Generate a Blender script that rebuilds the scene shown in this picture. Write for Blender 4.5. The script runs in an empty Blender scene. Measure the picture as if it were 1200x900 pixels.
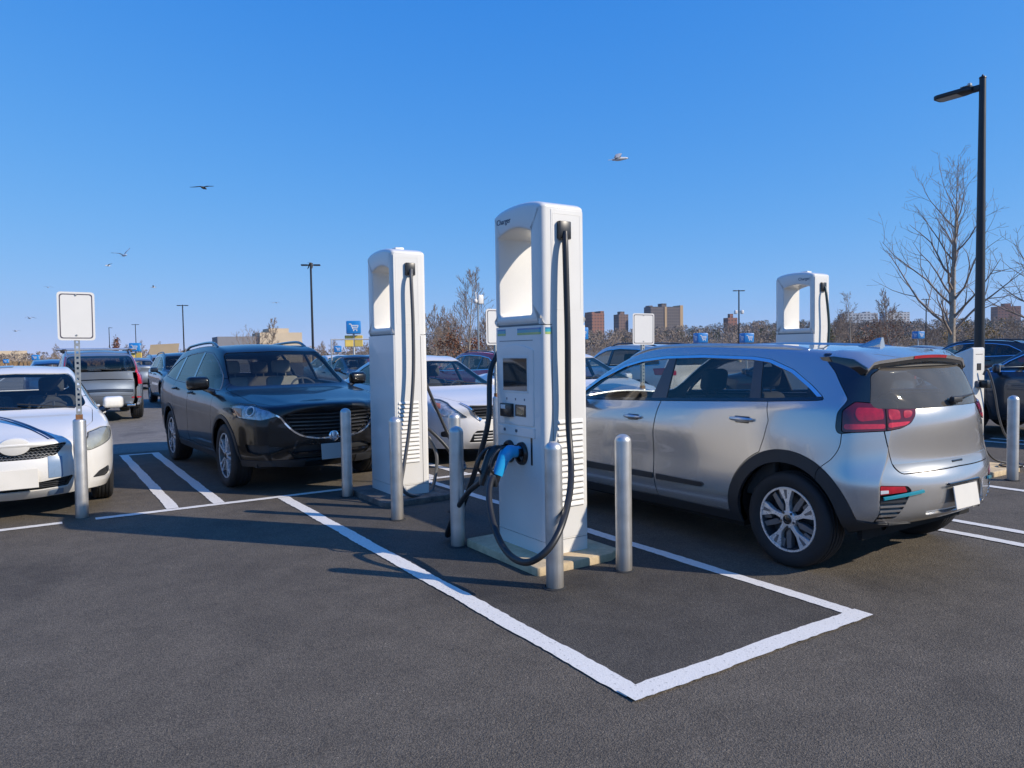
import bpy, bmesh, math, random
import numpy as np
from mathutils import Vector, Matrix, noise
from mathutils.geometry import delaunay_2d_cdt
rad = math.radians
random.seed(7)
scene = bpy.context.scene
COL = scene.collection

# ---------------------------------------------------------------- materials
def nodes_of(m):
    m.use_nodes = True
    return m.node_tree.nodes, m.node_tree.links

def pmat(name, col, rough=0.5, metal=0.0, coat=0.0, spec=0.5, var=0.08, scale=6.0, rvar=0.08, bump=0.0, bscale=200.0, sheen=0.0, coatr=0.03, two=None):
    """Principled with object-space noise in colour, roughness and (optionally) bump."""
    m = bpy.data.materials.new(name)
    n, l = nodes_of(m)
    b = n['Principled BSDF']
    b.inputs['Metallic'].default_value = metal
    b.inputs['Coat Weight'].default_value = coat
    b.inputs['Coat Roughness'].default_value = coatr
    b.inputs['Specular IOR Level'].default_value = spec
    tc = n.new('ShaderNodeTexCoord')
    nz = n.new('ShaderNodeTexNoise'); nz.inputs['Scale'].default_value = scale; nz.inputs['Detail'].default_value = 6.0; nz.inputs['Roughness'].default_value = 0.6
    l.new(tc.outputs['Object'], nz.inputs['Vector'])
    r = n.new('ShaderNodeValToRGB')
    c2 = two if two else col
    r.color_ramp.elements[0].position = 0.3; r.color_ramp.elements[1].position = 0.7
    r.color_ramp.elements[0].color = [max(0, c * (1 - var)) for c in col] + [1]
    r.color_ramp.elements[1].color = [min(1, c * (1 + var)) for c in c2] + [1]
    l.new(nz.outputs['Fac'], r.inputs['Fac']); l.new(r.outputs['Color'], b.inputs['Base Color'])
    mr = n.new('ShaderNodeMapRange')
    mr.inputs['To Min'].default_value = max(0.01, rough - rvar); mr.inputs['To Max'].default_value = min(1, rough + rvar)
    l.new(nz.outputs['Fac'], mr.inputs['Value']); l.new(mr.outputs['Result'], b.inputs['Roughness'])
    if bump:
        n2 = n.new('ShaderNodeTexNoise'); n2.inputs['Scale'].default_value = bscale; n2.inputs['Detail'].default_value = 4.0
        l.new(tc.outputs['Object'], n2.inputs['Vector'])
        bp = n.new('ShaderNodeBump'); bp.inputs['Strength'].default_value = bump; bp.inputs['Distance'].default_value = 0.01
        l.new(n2.outputs['Fac'], bp.inputs['Height']); l.new(bp.outputs['Normal'], b.inputs['Normal'])
    return m

def paint(name, col, metal=0.0, rough=0.4, flake=0.0, coat=1.0):
    """Car paint: base under a clear coat, slightly dusty roughness, fine orange peel and flakes."""
    m = bpy.data.materials.new(name)
    n, l = nodes_of(m); b = n['Principled BSDF']
    b.inputs['Base Color'].default_value = (*col, 1); b.inputs['Metallic'].default_value = metal
    b.inputs['Coat Weight'].default_value = coat; b.inputs['Specular IOR Level'].default_value = .5 * coat
    tc = n.new('ShaderNodeTexCoord')
    nz = n.new('ShaderNodeTexNoise'); nz.inputs['Scale'].default_value = 2.2; nz.inputs['Detail'].default_value = 5
    l.new(tc.outputs['Object'], nz.inputs['Vector'])
    mr = n.new('ShaderNodeMapRange'); mr.inputs['To Min'].default_value = 0.0; mr.inputs['To Max'].default_value = 0.035
    l.new(nz.outputs['Fac'], mr.inputs['Value']); l.new(mr.outputs['Result'], b.inputs['Coat Roughness'])
    mr2 = n.new('ShaderNodeMapRange'); mr2.inputs['To Min'].default_value = rough - 0.05; mr2.inputs['To Max'].default_value = rough + 0.05
    l.new(nz.outputs['Fac'], mr2.inputs['Value']); l.new(mr2.outputs['Result'], b.inputs['Roughness'])
    # dusty road grime near the sills: a thin grey film that belongs to the car
    sp = n.new('ShaderNodeSeparateXYZ'); l.new(tc.outputs['Object'], sp.inputs[0])
    mz = n.new('ShaderNodeMapRange'); mz.inputs['From Min'].default_value = 0.75; mz.inputs['From Max'].default_value = 0.25
    mz.inputs['To Min'].default_value = 0.0; mz.inputs['To Max'].default_value = 0.30 if sum(col) > 0.3 else 0.05
    l.new(sp.outputs['Z'], mz.inputs['Value'])
    mu = n.new('ShaderNodeMath'); mu.operation = 'MULTIPLY'; l.new(mz.outputs['Result'], mu.inputs[0]); l.new(nz.outputs['Fac'], mu.inputs[1])
    mx = n.new('ShaderNodeMixRGB'); mx.inputs[1].default_value = (*col, 1); mx.inputs[2].default_value = (0.22, 0.2, 0.18, 1)
    l.new(mu.outputs[0], mx.inputs[0]); l.new(mx.outputs[0], b.inputs['Base Color'])
    if flake:
        nf = n.new('ShaderNodeTexNoise'); nf.inputs['Scale'].default_value = 900; l.new(tc.outputs['Object'], nf.inputs['Vector'])
        bp = n.new('ShaderNodeBump'); bp.inputs['Strength'].default_value = flake; bp.inputs['Distance'].default_value = 0.002
        l.new(nf.outputs['Fac'], bp.inputs['Height']); l.new(bp.outputs['Normal'], b.inputs['Normal'])
    return m

def glass(name, tint=(0.75, 0.82, 0.8), refl=1.0, base=0.04, rough=0.0, painted_haze=0.0):
    """Thin pane: tinted see-through plus mirror reflection by Fresnel."""
    m = bpy.data.materials.new(name)
    n, l = nodes_of(m); n.remove(n['Principled BSDF'])
    out = n['Material Output']
    tr = n.new('ShaderNodeBsdfTransparent'); tr.inputs[0].default_value = (*tint, 1)
    gl = n.new('ShaderNodeBsdfGlossy'); gl.inputs['Roughness'].default_value = rough; gl.inputs['Color'].default_value = (refl, refl * .9, refl * .78, 1)
    fr = n.new('ShaderNodeFresnel'); fr.inputs['IOR'].default_value = 1.52
    ge = n.new('ShaderNodeNewGeometry'); mi = n.new('ShaderNodeMapRange'); mi.inputs['To Min'].default_value = 1.52; mi.inputs['To Max'].default_value = 1 / 1.52
    l.new(ge.outputs['Backfacing'], mi.inputs['Value']); l.new(mi.outputs[0], fr.inputs['IOR'])     # a pane reflects alike from both sides
    tc = n.new('ShaderNodeTexCoord'); nz = n.new('ShaderNodeTexNoise'); nz.inputs['Scale'].default_value = 3
    l.new(tc.outputs['Object'], nz.inputs['Vector'])
    mp = n.new('ShaderNodeMapRange'); mp.inputs['To Min'].default_value = base; mp.inputs['To Max'].default_value = base + 0.02
    l.new(nz.outputs['Fac'], mp.inputs['Value'])
    ad = n.new('ShaderNodeMath'); ad.operation = 'ADD'; ad.use_clamp = True
    l.new(fr.outputs[0], ad.inputs[0]); l.new(mp.outputs[0], ad.inputs[1])
    mx = n.new('ShaderNodeMixShader')
    l.new(ad.outputs[0], mx.inputs[0]); l.new(tr.outputs[0], mx.inputs[1]); l.new(gl.outputs[0], mx.inputs[2])
    sh = mx.outputs[0]
    if painted_haze:
        df = n.new('ShaderNodeBsdfDiffuse'); df.inputs[0].default_value = (.42, .37, .31, 1)  # diffuse film paints a warm reflection and haze onto the pane
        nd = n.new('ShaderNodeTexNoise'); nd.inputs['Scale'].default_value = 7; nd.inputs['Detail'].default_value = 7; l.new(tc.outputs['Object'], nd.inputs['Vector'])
        md = n.new('ShaderNodeMapRange'); md.inputs['To Min'].default_value = painted_haze * .6; md.inputs['To Max'].default_value = painted_haze * 1.4; l.new(nd.outputs['Fac'], md.inputs['Value'])
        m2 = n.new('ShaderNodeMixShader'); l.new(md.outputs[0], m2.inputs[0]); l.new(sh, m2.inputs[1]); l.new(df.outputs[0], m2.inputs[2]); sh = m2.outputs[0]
    l.new(sh, out.inputs['Surface'])
    return m

M = {}
def mats():
    M['silver'] = paint('silver_paint', (0.60, 0.58, 0.55), 0.72, 0.22, 0.06)
    M['black_paint'] = paint('black_paint', (0.0035, 0.0035, 0.004), 0.0, 0.3, coat=.6)
    M['white_paint'] = paint('white_paint', (0.76, 0.735, 0.68), 0.0, 0.4)
    M['pearl'] = paint('pearl_white_paint', (0.74, 0.72, 0.69), 0.0, 0.4)
    M['slate'] = paint('slate_paint', (0.21, 0.24, 0.28), 0.5, 0.36, 0.2)
    M['navy'] = paint('navy_paint', (0.02, 0.027, 0.04), 0.3, 0.34)
    M['graphite'] = paint('graphite_paint', (0.065, 0.075, 0.09), 0.5, 0.34)
    M['red_paint'] = paint('red_paint', (0.60, 0.015, 0.03), 0.1, 0.34)
    M['blue_paint'] = paint('blue_paint', (0.03, 0.09, 0.22), 0.3, 0.34)
    M['grey_paint'] = paint('grey_paint', (0.28, 0.29, 0.3), 0.5, 0.36)
    M['umber'] = paint('umber_paint', (0.05, 0.043, 0.04), 0.4, 0.34)
    M['clad'] = pmat('unpainted_plastic', (0.022, 0.023, 0.025), 0.55, bump=0.15, bscale=500, var=0.15)
    M['gloss_black'] = pmat('gloss_black', (0.008, 0.008, 0.009), 0.08, coat=1.0, var=0.05, rvar=0.02)
    M['clad_gloss'] = pmat('dark_trim', (0.03, 0.03, 0.031), 0.3, coat=0.5, var=0.1)
    M['glass_rear_side'] = glass('tinted_side_glass', (0.62, 0.64, 0.62), base=0.02)
    M['pillar_film'] = pmat('pillar_film', (0.07, 0.065, 0.06), 0.35, coat=0.4, var=0.1)
    M['dark'] = pmat('dark_lining', (0.008, 0.008, 0.008), 0.9, var=0.2)
    M['rubber'] = pmat('rubber', (0.018, 0.018, 0.019), 0.75, bump=0.2, bscale=120, var=0.25)
    M['cable'] = pmat('cable_rubber', (0.02, 0.02, 0.021), 0.42, var=0.15, rvar=0.06)
    M['cable_grey'] = pmat('cable_grey', (0.10, 0.10, 0.10), 0.45, var=0.1)
    M['cable_teal'] = pmat('cable_dark_green', (0.03, 0.06, 0.055), 0.4, var=0.1)
    M['reed'] = pmat('dry_reed', (.26, .17, .085), .95, var=.35, scale=.4)
    M['machined'] = pmat('machined_alloy', (0.78, 0.77, 0.75), 0.28, metal=0.45, var=0.05, scale=20)
    M['rim_dark'] = pmat('rim_dark_grey', (0.07, 0.072, 0.078), 0.4, metal=0.4, coat=0.4, var=0.1)
    M['rim_mid'] = pmat('rim_mid_grey', (0.16, 0.16, 0.165), 0.4, metal=0.3, coat=0.4, var=0.1)
    M['chrome'] = pmat('chrome', (0.82, 0.83, 0.85), 0.08, metal=1.0, var=0.03, rvar=0.03)
    M['satin'] = pmat('satin_aluminium', (0.62, 0.63, 0.64), 0.33, metal=0.9, var=0.05)
    M['lining'] = pmat('cabin_lining', (0.17, 0.16, 0.145), 0.9, var=0.1)
    M['cloth'] = pmat('seat_cloth', (0.07, 0.069, 0.068), 0.85, bump=0.3, bscale=300, var=0.2)
    M['cloth_tan'] = pmat('seat_cloth_grey', (0.26, 0.24, 0.21), 0.85, bump=0.3, bscale=300, var=0.15)
    M['dash'] = pmat('dashboard_plastic', (0.05, 0.05, 0.05), 0.7, bump=0.2, bscale=300)
    M['trim_grey'] = pmat('pillar_trim', (0.35, 0.34, 0.32), 0.7)
    M['glass_clear'] = glass('windscreen_glass', (0.86, 0.90, 0.88), base=0.0, refl=.8)
    M['glass_side'] = glass('side_glass', (0.80, 0.84, 0.82), base=0.01)
    M['glass_dark'] = glass('privacy_glass', (0.25, 0.26, 0.26), base=0.02)
    M['glass_hatch'] = glass('hatch_glass', (0.66, 0.62, 0.56), base=0.02, rough=0.02, painted_haze=.20)  # warm grey reflected haze mixed in as diffuse colour
    M['lens'] = glass('lamp_lens', (0.86, 0.88, 0.9), base=0.03)
    M['lens_hazy'] = pmat('clouded_lens', (0.50, 0.49, 0.40), 0.3, coat=0.7, var=0.2, scale=9)
    M['lens_red'] = glass('red_lens', (0.62, 0.012, 0.03), base=0.03)
    M['headlamp_bowl'] = pmat('headlamp_reflector', (0.62, 0.62, 0.62), 0.22, metal=0.35, var=0.5, scale=18, bump=0.5, bscale=40)
    M['lamp_red'] = pmat('red_reflector', (0.50, 0.006, 0.02), 0.2, coat=1.0, var=0.25, scale=30)
    M['lamp_bright_red'] = pmat('bright_red_reflector', (0.80, 0.02, 0.045), 0.2, coat=1.0, var=0.15, scale=40)
    M['lamp_dark_red'] = pmat('dark_red_lens', (0.13, 0.003, 0.008), 0.1, coat=1.0, var=0.2, scale=20, rvar=0.03)
    M['lamp_white'] = pmat('white_lamp', (0.75, 0.75, 0.74), 0.2, coat=0.6)
    M['lamp_orange'] = pmat('amber_lamp', (0.70, 0.20, 0.05), 0.25, coat=0.6)
    M['teal'] = pmat('teal_trim', (0.02, 0.32, 0.38), 0.2, coat=0.8)
    M['plate'] = pmat('blank_plate', (0.72, 0.68, 0.60), 0.5, var=0.04)
    M['plate_grey'] = pmat('grey_plate', (0.40, 0.41, 0.39), 0.5, var=0.04)
    M['stripe_blue'] = pmat('blue_stripe_film', (0.20, 0.29, 0.42), 0.3, coat=0.6)
    M['stripe_navy'] = pmat('navy_stripe_film', (0.02, 0.03, 0.075), 0.4, coat=0.2)
    M['sky_blue'] = pmat('blue_dash_film', (0.02, 0.30, 0.75), 0.4)

# ---------------------------------------------------------------- mesh building
class MB:
    def __init__(s): s.v = []; s.f = []
    def add(s, v, f):
        o = len(s.v); s.v += [tuple(p) for p in v]; s.f += [tuple(i + o for i in q) for q in f]; return s
    def box(s, x0, x1, y0, y1, z0, z1):
        v = [(x, y, z) for z in (z0, z1) for y in (y0, y1) for x in (x0, x1)]
        return s.add(v, [(0, 2, 3, 1), (4, 5, 7, 6), (0, 1, 5, 4), (2, 6, 7, 3), (0, 4, 6, 2), (1, 3, 7, 5)])
    def rbox(s, x0, x1, y0, y1, z0, z1, r=0.01, seg=2):
        bm = bmesh.new()
        bmesh.ops.create_cube(bm, size=1.0)
        for v in bm.verts:
            v.co = Vector(((x0 + x1) / 2 + v.co.x * (x1 - x0), (y0 + y1) / 2 + v.co.y * (y1 - y0), (z0 + z1) / 2 + v.co.z * (z1 - z0)))
        bmesh.ops.bevel(bm, geom=list(bm.edges), offset=r, segments=seg, affect='EDGES', profile=0.5)
        s.addbm(bm); bm.free(); return s
    def addbm(s, bm, mat=None):
        bm.verts.index_update()
        vs = [(mat @ v.co if mat else v.co) for v in bm.verts]
        return s.add(vs, [[v.index for v in f.verts] for f in bm.faces])
    def cyl(s, p, q, r0, r1=None, n=16, caps=True):
        return s.tube([p, q], [r0, r0 if r1 is None else r1], n, caps)
    def tube(s, pts, r, n=8, caps=True):
        P = [Vector(p) for p in pts]
        R = r if isinstance(r, (list, tuple)) else [r] * len(P)
        o = len(s.v); up = None
        for i, p in enumerate(P):
            t = (P[min(i + 1, len(P) - 1)] - P[max(i - 1, 0)]).normalized()
            if up is None:
                a = Vector((0, 0, 1)) if abs(t.z) < 0.9 else Vector((1, 0, 0))
                up = (a - t * a.dot(t)).normalized()
            else:
                up = (up - t * up.dot(t)).normalized()
            w = t.cross(up)
            for k in range(n):
                a = 2 * math.pi * k / n
                s.v.append(tuple(p + (up * math.cos(a) + w * math.sin(a)) * R[i]))
        for i in range(len(P) - 1):
            for k in range(n):
                a, b = o + i * n + k, o + i * n + (k + 1) % n
                s.f.append((a, b, b + n, a + n))
        if caps:
            s.f.append(tuple(o + k for k in range(n))[::-1]); s.f.append(tuple(o + (len(P) - 1) * n + k for k in range(n)))
        return s
    def lathe(s, prof, n=48, axis='z', c=(0, 0, 0), close=False):
        """prof: list of (r, h)."""
        o = len(s.v); L = len(prof)
        for r, h in prof:
            for k in range(n):
                a = 2 * math.pi * k / n
                x, y = r * math.cos(a), r * math.sin(a)
                p = {'z': (x, y, h), 'y': (x, h, y), 'x': (h, x, y)}[axis]
                s.v.append((p[0] + c[0], p[1] + c[1], p[2] + c[2]))
        for i in range(L if close else L - 1):
            j = (i + 1) % L
            for k in range(n):
                s.f.append((o + i * n + k, o + i * n + (k + 1) % n, o + j * n + (k + 1) % n, o + j * n + k))
        return s
    def prism(s, poly, h0, h1, plane='xz', bevel=0.0, seg=1):
        """2-D outline extruded along the third axis."""
        mp = {'xz': lambda a, b, h: (a, h, b), 'yz': lambda a, b, h: (h, a, b), 'xy': lambda a, b, h: (a, b, h)}[plane]
        bm = bmesh.new()
        vs = [bm.verts.new(mp(a, b, h0)) for a, b in poly]
        f = bm.faces.new(vs)
        e = bmesh.ops.extrude_face_region(bm, geom=[f])
        d = Vector(mp(0, 0, h1)) - Vector(mp(0, 0, h0))
        for g in e['geom']:
            if isinstance(g, bmesh.types.BMVert): g.co += d
        bmesh.ops.recalc_face_normals(bm, faces=list(bm.faces))
        if bevel:
            bmesh.ops.bevel(bm, geom=list(bm.edges), offset=bevel, segments=seg, affect='EDGES', profile=0.5)
        s.addbm(bm); bm.free(); return s
    def xf(s, mat):
        s.v = [tuple(mat @ Vector(p)) for p in s.v]; return s
    def ball(s, c, r, sc=(1, 1, 1), seg=12):
        bm = bmesh.new(); bmesh.ops.create_uvsphere(bm, u_segments=seg, v_segments=max(6, seg // 2), radius=r)
        s.addbm(bm, Matrix.Translation(c) @ Matrix.Diagonal((*sc, 1))); bm.free(); return s
    def build(s, name, mat, parent=None, smooth=False, fix=True, angle=40):
        me = bpy.data.meshes.new(name)
        me.from_pydata(s.v, [], s.f)
        if fix:
            bm = bmesh.new(); bm.from_mesh(me); bmesh.ops.recalc_face_normals(bm, faces=list(bm.faces)); bm.to_mesh(me); bm.free()
        return link(name, me, mat, parent, smooth, angle)

def link(name, me, mat, parent=None, smooth=False, angle=40):
    for mm in (mat if isinstance(mat, (list, tuple)) else [mat]):
        me.materials.append(M[mm] if isinstance(mm, str) else mm)
    if smooth:
        me.polygons.foreach_set('use_smooth', [True] * len(me.polygons))
        if angle and hasattr(me, 'set_sharp_from_angle'): me.set_sharp_from_angle(angle=rad(angle))
    o = bpy.data.objects.new(name, me); COL.objects.link(o)
    if parent: o.parent = parent
    return o

def tag(o, label, cat, group=None, kind=None):
    o['label'] = label; o['category'] = cat
    if group: o['group'] = group
    if kind: o['kind'] = kind
    return o

def thing(name, label, cat, loc=(0, 0, 0), rz=0.0, group=None):
    o = bpy.data.objects.new(name, None); COL.objects.link(o)
    o.empty_display_size = 0.2
    o.location = loc; o.rotation_euler = (0, 0, rz)
    return tag(o, label, cat, group)

def struct(o):
    o['kind'] = 'structure'; return o

def dup(root, loc, rz=None, label=None, group=None, scale=None):
    r = root.copy(); COL.objects.link(r); r.location = loc
    if rz is not None: r.rotation_euler = (0, 0, rz)
    if scale is not None: r.scale = (scale,) * 3 if isinstance(scale, (int, float)) else scale
    if label: r['label'] = label
    if group: r['group'] = group
    for ch in list(root.children):
        c = ch.copy(); COL.objects.link(c); c.parent = r
        for g in list(ch.children):
            d = g.copy(); COL.objects.link(d); d.parent = c
    return r

def catmull(pts, n=6, closed=False):
    P = [np.array(p, float) for p in pts]; L = len(P); out = []
    rng = range(L) if closed else range(L - 1)
    for i in rng:
        p0 = P[i - 1] if (closed or i > 0) else 2 * P[0] - P[1]
        p1 = P[i]; p2 = P[(i + 1) % L]
        p3 = P[(i + 2) % L] if (closed or i + 2 < L) else 2 * P[-1] - P[-2]
        for k in range(n):
            t = k / n
            out.append(0.5 * ((2 * p1) + (p2 - p0) * t + (2 * p0 - 5 * p1 + 4 * p2 - p3) * t * t + (3 * p1 - p0 - 3 * p2 + p3) * t ** 3))
    if not closed: out.append(P[-1])
    return [tuple(p) for p in out]

def rounded(poly, r, n=5):
    """Fillet every corner of a 2-D polygon; r: radius (or a list)."""
    out = []; L = len(poly)
    for i in range(L):
        p = np.array(poly[i], float); a = np.array(poly[i - 1], float); b = np.array(poly[(i + 1) % L], float)
        rr = r[i] if isinstance(r, (list, tuple)) else r
        da, db = np.linalg.norm(a - p), np.linalg.norm(b - p)
        if rr <= 0 or da < 1e-6 or db < 1e-6: out.append(tuple(p)); continue
        t = min(rr, 0.45 * da, 0.45 * db)
        s, e = p + (a - p) / da * t, p + (b - p) / db * t
        for k in range(n + 1):
            u = k / n
            out.append(tuple((1 - u) ** 2 * s + 2 * u * (1 - u) * p + u * u * e))
    return out
# ---------------------------------------------------------------- camera, sky, sun, ground, markings
def setup():
    f = 863.0; h = 1.54
    vx = Vector((1330, 60, f)).normalized(); vy = Vector((-561, 30, f)).normalized()
    a = (vx + vy).normalized(); b = vx - vy; b = (b - a * b.dot(a)).normalized()
    vx = (a + b) / 2 ** .5; vy = (a - b) / 2 ** .5; vz = vy.cross(vx)
    if vz.y < 0: vz = -vz
    # camera axes in world: right, up, -forward
    right = Vector((vx.x, vy.x, vz.x)); up = Vector((vx.y, vy.y, vz.y)); fwd = Vector((vx.z, vy.z, vz.z))
    cam = bpy.data.cameras.new('camera'); o = bpy.data.objects.new('camera', cam); COL.objects.link(o)
    m = Matrix((right, up, -fwd)).transposed().to_4x4(); m.translation = (0, 0, h); o.matrix_world = m
    cam.sensor_width = 36; cam.lens = 36 * f / 1200; cam.clip_end = 8000; cam.clip_start = .05
    scene.camera = o
    w = bpy.data.worlds.new('World'); scene.world = w; w.use_nodes = True
    n, l = w.node_tree.nodes, w.node_tree.links
    sky = n.new('ShaderNodeTexSky'); sky.sky_type = 'NISHITA'; sky.sun_disc = False
    el = 30.0; sx, sy = SUN_DIR
    sky.sun_elevation = rad(el); sky.sun_rotation = math.atan2(sx, sy)
    sky.altitude = 0; sky.air_density = 0.6; sky.dust_density = 0.0; sky.ozone_density = 10.0
    bg = n['Background']; bg.inputs['Strength'].default_value = 0.12
    # clear winter air: the bright horizon is held back, c * v / (v + k) per channel
    def vm(op, a, bvec):
        q = n.new('ShaderNodeVectorMath'); q.operation = op; l.new(a, q.inputs[0])
        if isinstance(bvec, tuple): q.inputs[1].default_value = bvec
        else: l.new(bvec, q.inputs[1])
        return q.outputs[0]
    k = [v / .105 for v in (.351, .180, .080)]; c = [v / .12 for v in (.73, .60, .79)]
    base = vm('MAXIMUM', vm('SUBTRACT', sky.outputs[0], (.016 / .105, 0, 0)), (.012 / .105, 0, 0))
    den = vm('ADD', base, tuple(k)); num = vm('MULTIPLY', base, tuple(c))
    l.new(vm('DIVIDE', num, den), bg.inputs['Color'])
    s = bpy.data.lights.new('sun', 'SUN'); s.energy = 3.75; s.angle = rad(.53); s.color = (1, .90, .765)
    so = bpy.data.objects.new('sun', s); COL.objects.link(so)
    d = Vector((sx * math.cos(rad(el)), sy * math.cos(rad(el)), math.sin(rad(el))))
    so.rotation_euler = d.to_track_quat('Z', 'Y').to_euler()
    so.location = d * 60
    vs = scene.view_settings; scene.display_settings.display_device = 'sRGB'
    vs.view_transform = 'Standard'; vs.look = 'None'; vs.exposure = 0.35; vs.gamma = 1; vs.use_curve_mapping = False
    c = scene.cycles; c.use_denoising = True; c.max_bounces = 10; c.transparent_max_bounces = 24; c.caustics_reflective = False; c.caustics_refractive = False
    c.sample_clamp_indirect = 6.0
SUN_DIR = (0.64 / math.hypot(.64, .77), -0.77 / math.hypot(.64, .77))
# ---------------------------------------------------------------- car bodies
# A body is a control cage of cross-sections (rows from sill to roof centre) closed by a grid
# at the nose and at the tail, subdivided, and then cut along outlines into panels, panes and lamps.
SIDE = 6      # row index of the shoulder: rows 0..6 are the flank, above that the top

def smooth_cage(verts, faces, level):
    me = bpy.data.meshes.new('cage'); me.from_pydata(verts, [], faces)
    ob = bpy.data.objects.new('cage', me); COL.objects.link(ob)
    sub = ob.modifiers.new('s', 'SUBSURF'); sub.levels = level; sub.render_levels = level; sub.boundary_smooth = 'ALL'
    dg = bpy.context.evaluated_depsgraph_get(); ev = ob.evaluated_get(dg); m2 = ev.to_mesh()
    n = len(m2.vertices); V = np.empty(n * 3); m2.vertices.foreach_get('co', V); V = V.reshape(-1, 3)
    N = np.empty(n * 3); m2.vertex_normals.foreach_get('vector', N); N = N.reshape(-1, 3)
    q = len(m2.polygons); F = np.empty(q * 4, int); m2.loops.foreach_get('vertex_index', F); F = F.reshape(-1, 4)
    ev.to_mesh_clear(); bpy.data.objects.remove(ob); bpy.data.meshes.remove(me)
    return V, N, F

def body_surface(sp, level=4, fit=2):
    X = sp['X']; K = len(sp['rows']) - 1; NS = len(X)
    W = 2 * K + 1
    verts = []; idx = {}
    def row(k, x):
        r = sp['rows'][k]
        y = np.interp(x, *zip(*r['y'])); z = np.interp(x, *zip(*r['z']))
        dx = np.interp(x, *zip(*r['dx'])) if 'dx' in r else 0.0
        return x + dx, y, z
    for i, x in enumerate(X):
        sec = [row(k, x) for k in range(K + 1)]
        ym = sec[SIDE + 1][1]; b = sp.get('bow', {}).get(i, 0.0)
        for j in range(W):
            k = j if j <= K else W - 1 - j
            px, py, pz = sec[k]
            if k > SIDE: px += b * (1 - (py / ym) ** 2)
            idx[(i, j)] = len(verts); verts.append((px, py if j <= K else -py, pz))
    faces = []
    for i in range(NS - 1):
        for j in range(W - 1):
            faces.append((idx[i, j], idx[i + 1, j], idx[i + 1, j + 1], idx[i, j + 1]))
    for end, s in (('rear', 0), ('front', NS - 1)):
        prof = sp[end]                      # rows 0..5: (x centre, z centre, power)
        top = [verts[idx[s, j]] for j in range(SIDE, W - SIDE)]
        yt = top[0][1]; g = {}
        for r in range(SIDE + 1):
            for c in range(len(top)):
                j = SIDE + c
                if r == SIDE: g[r, c] = idx[s, j]; continue
                if c == 0: g[r, c] = idx[s, r]; continue
                if c == len(top) - 1: g[r, c] = idx[s, W - 1 - r]; continue
                f = top[c][1] / yt
                sx, sy, sz = verts[idx[s, r]]
                xc, zc, pw = prof[r]
                x = xc + (sx - xc) * abs(f) ** pw
                z = zc + (sz - zc) * abs(f) ** 2
                g[r, c] = len(verts); verts.append((x, f * sy, z))
        for r in range(SIDE):
            for c in range(len(top) - 1):
                q = (g[r, c], g[r, c + 1], g[r + 1, c + 1], g[r + 1, c])
                faces.append(q if end == 'front' else q[::-1])
    T = np.array(verts); cage = T.copy()
    for _ in range(fit):
        V, N, F = smooth_cage([tuple(p) for p in cage], faces, 1)
        cage += 0.75 * (T - V[:len(T)])
    V, N, F = smooth_cage([tuple(p) for p in cage], faces, level)
    keep = (V[F][:, :, 1] > -1e-4).all(1)
    F = F[keep]
    tri = np.vstack([F[:, [0, 1, 2]], F[:, [0, 2, 3]]])
    u, inv = np.unique(tri, return_inverse=True)
    V = V[u]; N = N[u]; T3 = inv.reshape(-1, 3)
    V[np.abs(V[:, 1]) < 1e-4, 1] = 0
    # outward check
    c = np.cross(V[T3[:, 1]] - V[T3[:, 0]], V[T3[:, 2]] - V[T3[:, 0]])
    if (c * N[T3[:, 0]]).sum() < 0: T3 = T3[:, ::-1]
    if (N[:, 2] * (V[:, 2] > V[:, 2].max() - 0.05)).sum() < 0: N = -N; T3 = T3[:, ::-1]
    return V, N, np.ascontiguousarray(T3)

def compact(V, N, T):
    if len(T) == 0: return np.zeros((0, 3)), np.zeros((0, 3)), T
    u, inv = np.unique(T, return_inverse=True)
    return V[u], N[u], inv.reshape(-1, 3)

def unit(a): return a / np.maximum(np.linalg.norm(a, axis=-1, keepdims=True), 1e-9)

def refine(S, fn, times=1, band=0.0):
    V, N, T = S
    for _ in range(times):
        ph = fn(V); s = ph[T]
        L = np.linalg.norm(V[T[:, 0]] - V[T[:, 1]], axis=1)
        mix = (s.min(1) < band) & (s.max(1) > -band)
        if not mix.any(): break
        A = T[mix]; rest = T[~mix]
        e = np.vstack([A[:, [0, 1]], A[:, [1, 2]], A[:, [2, 0]]]); e.sort(1)
        u, inv = np.unique(e, axis=0, return_inverse=True); inv = inv.reshape(-1)
        m = len(A); o = len(V)
        V = np.vstack([V, (V[u[:, 0]] + V[u[:, 1]]) / 2]); N = np.vstack([N, unit(N[u[:, 0]] + N[u[:, 1]])])
        ab, bc, ca = o + inv[:m], o + inv[m:2 * m], o + inv[2 * m:]
        T = np.vstack([rest, np.stack([A[:, 0], ab, ca], 1), np.stack([ab, A[:, 1], bc], 1), np.stack([ca, bc, A[:, 2]], 1), np.stack([ab, bc, ca], 1)])
    return V, N, T

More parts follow.
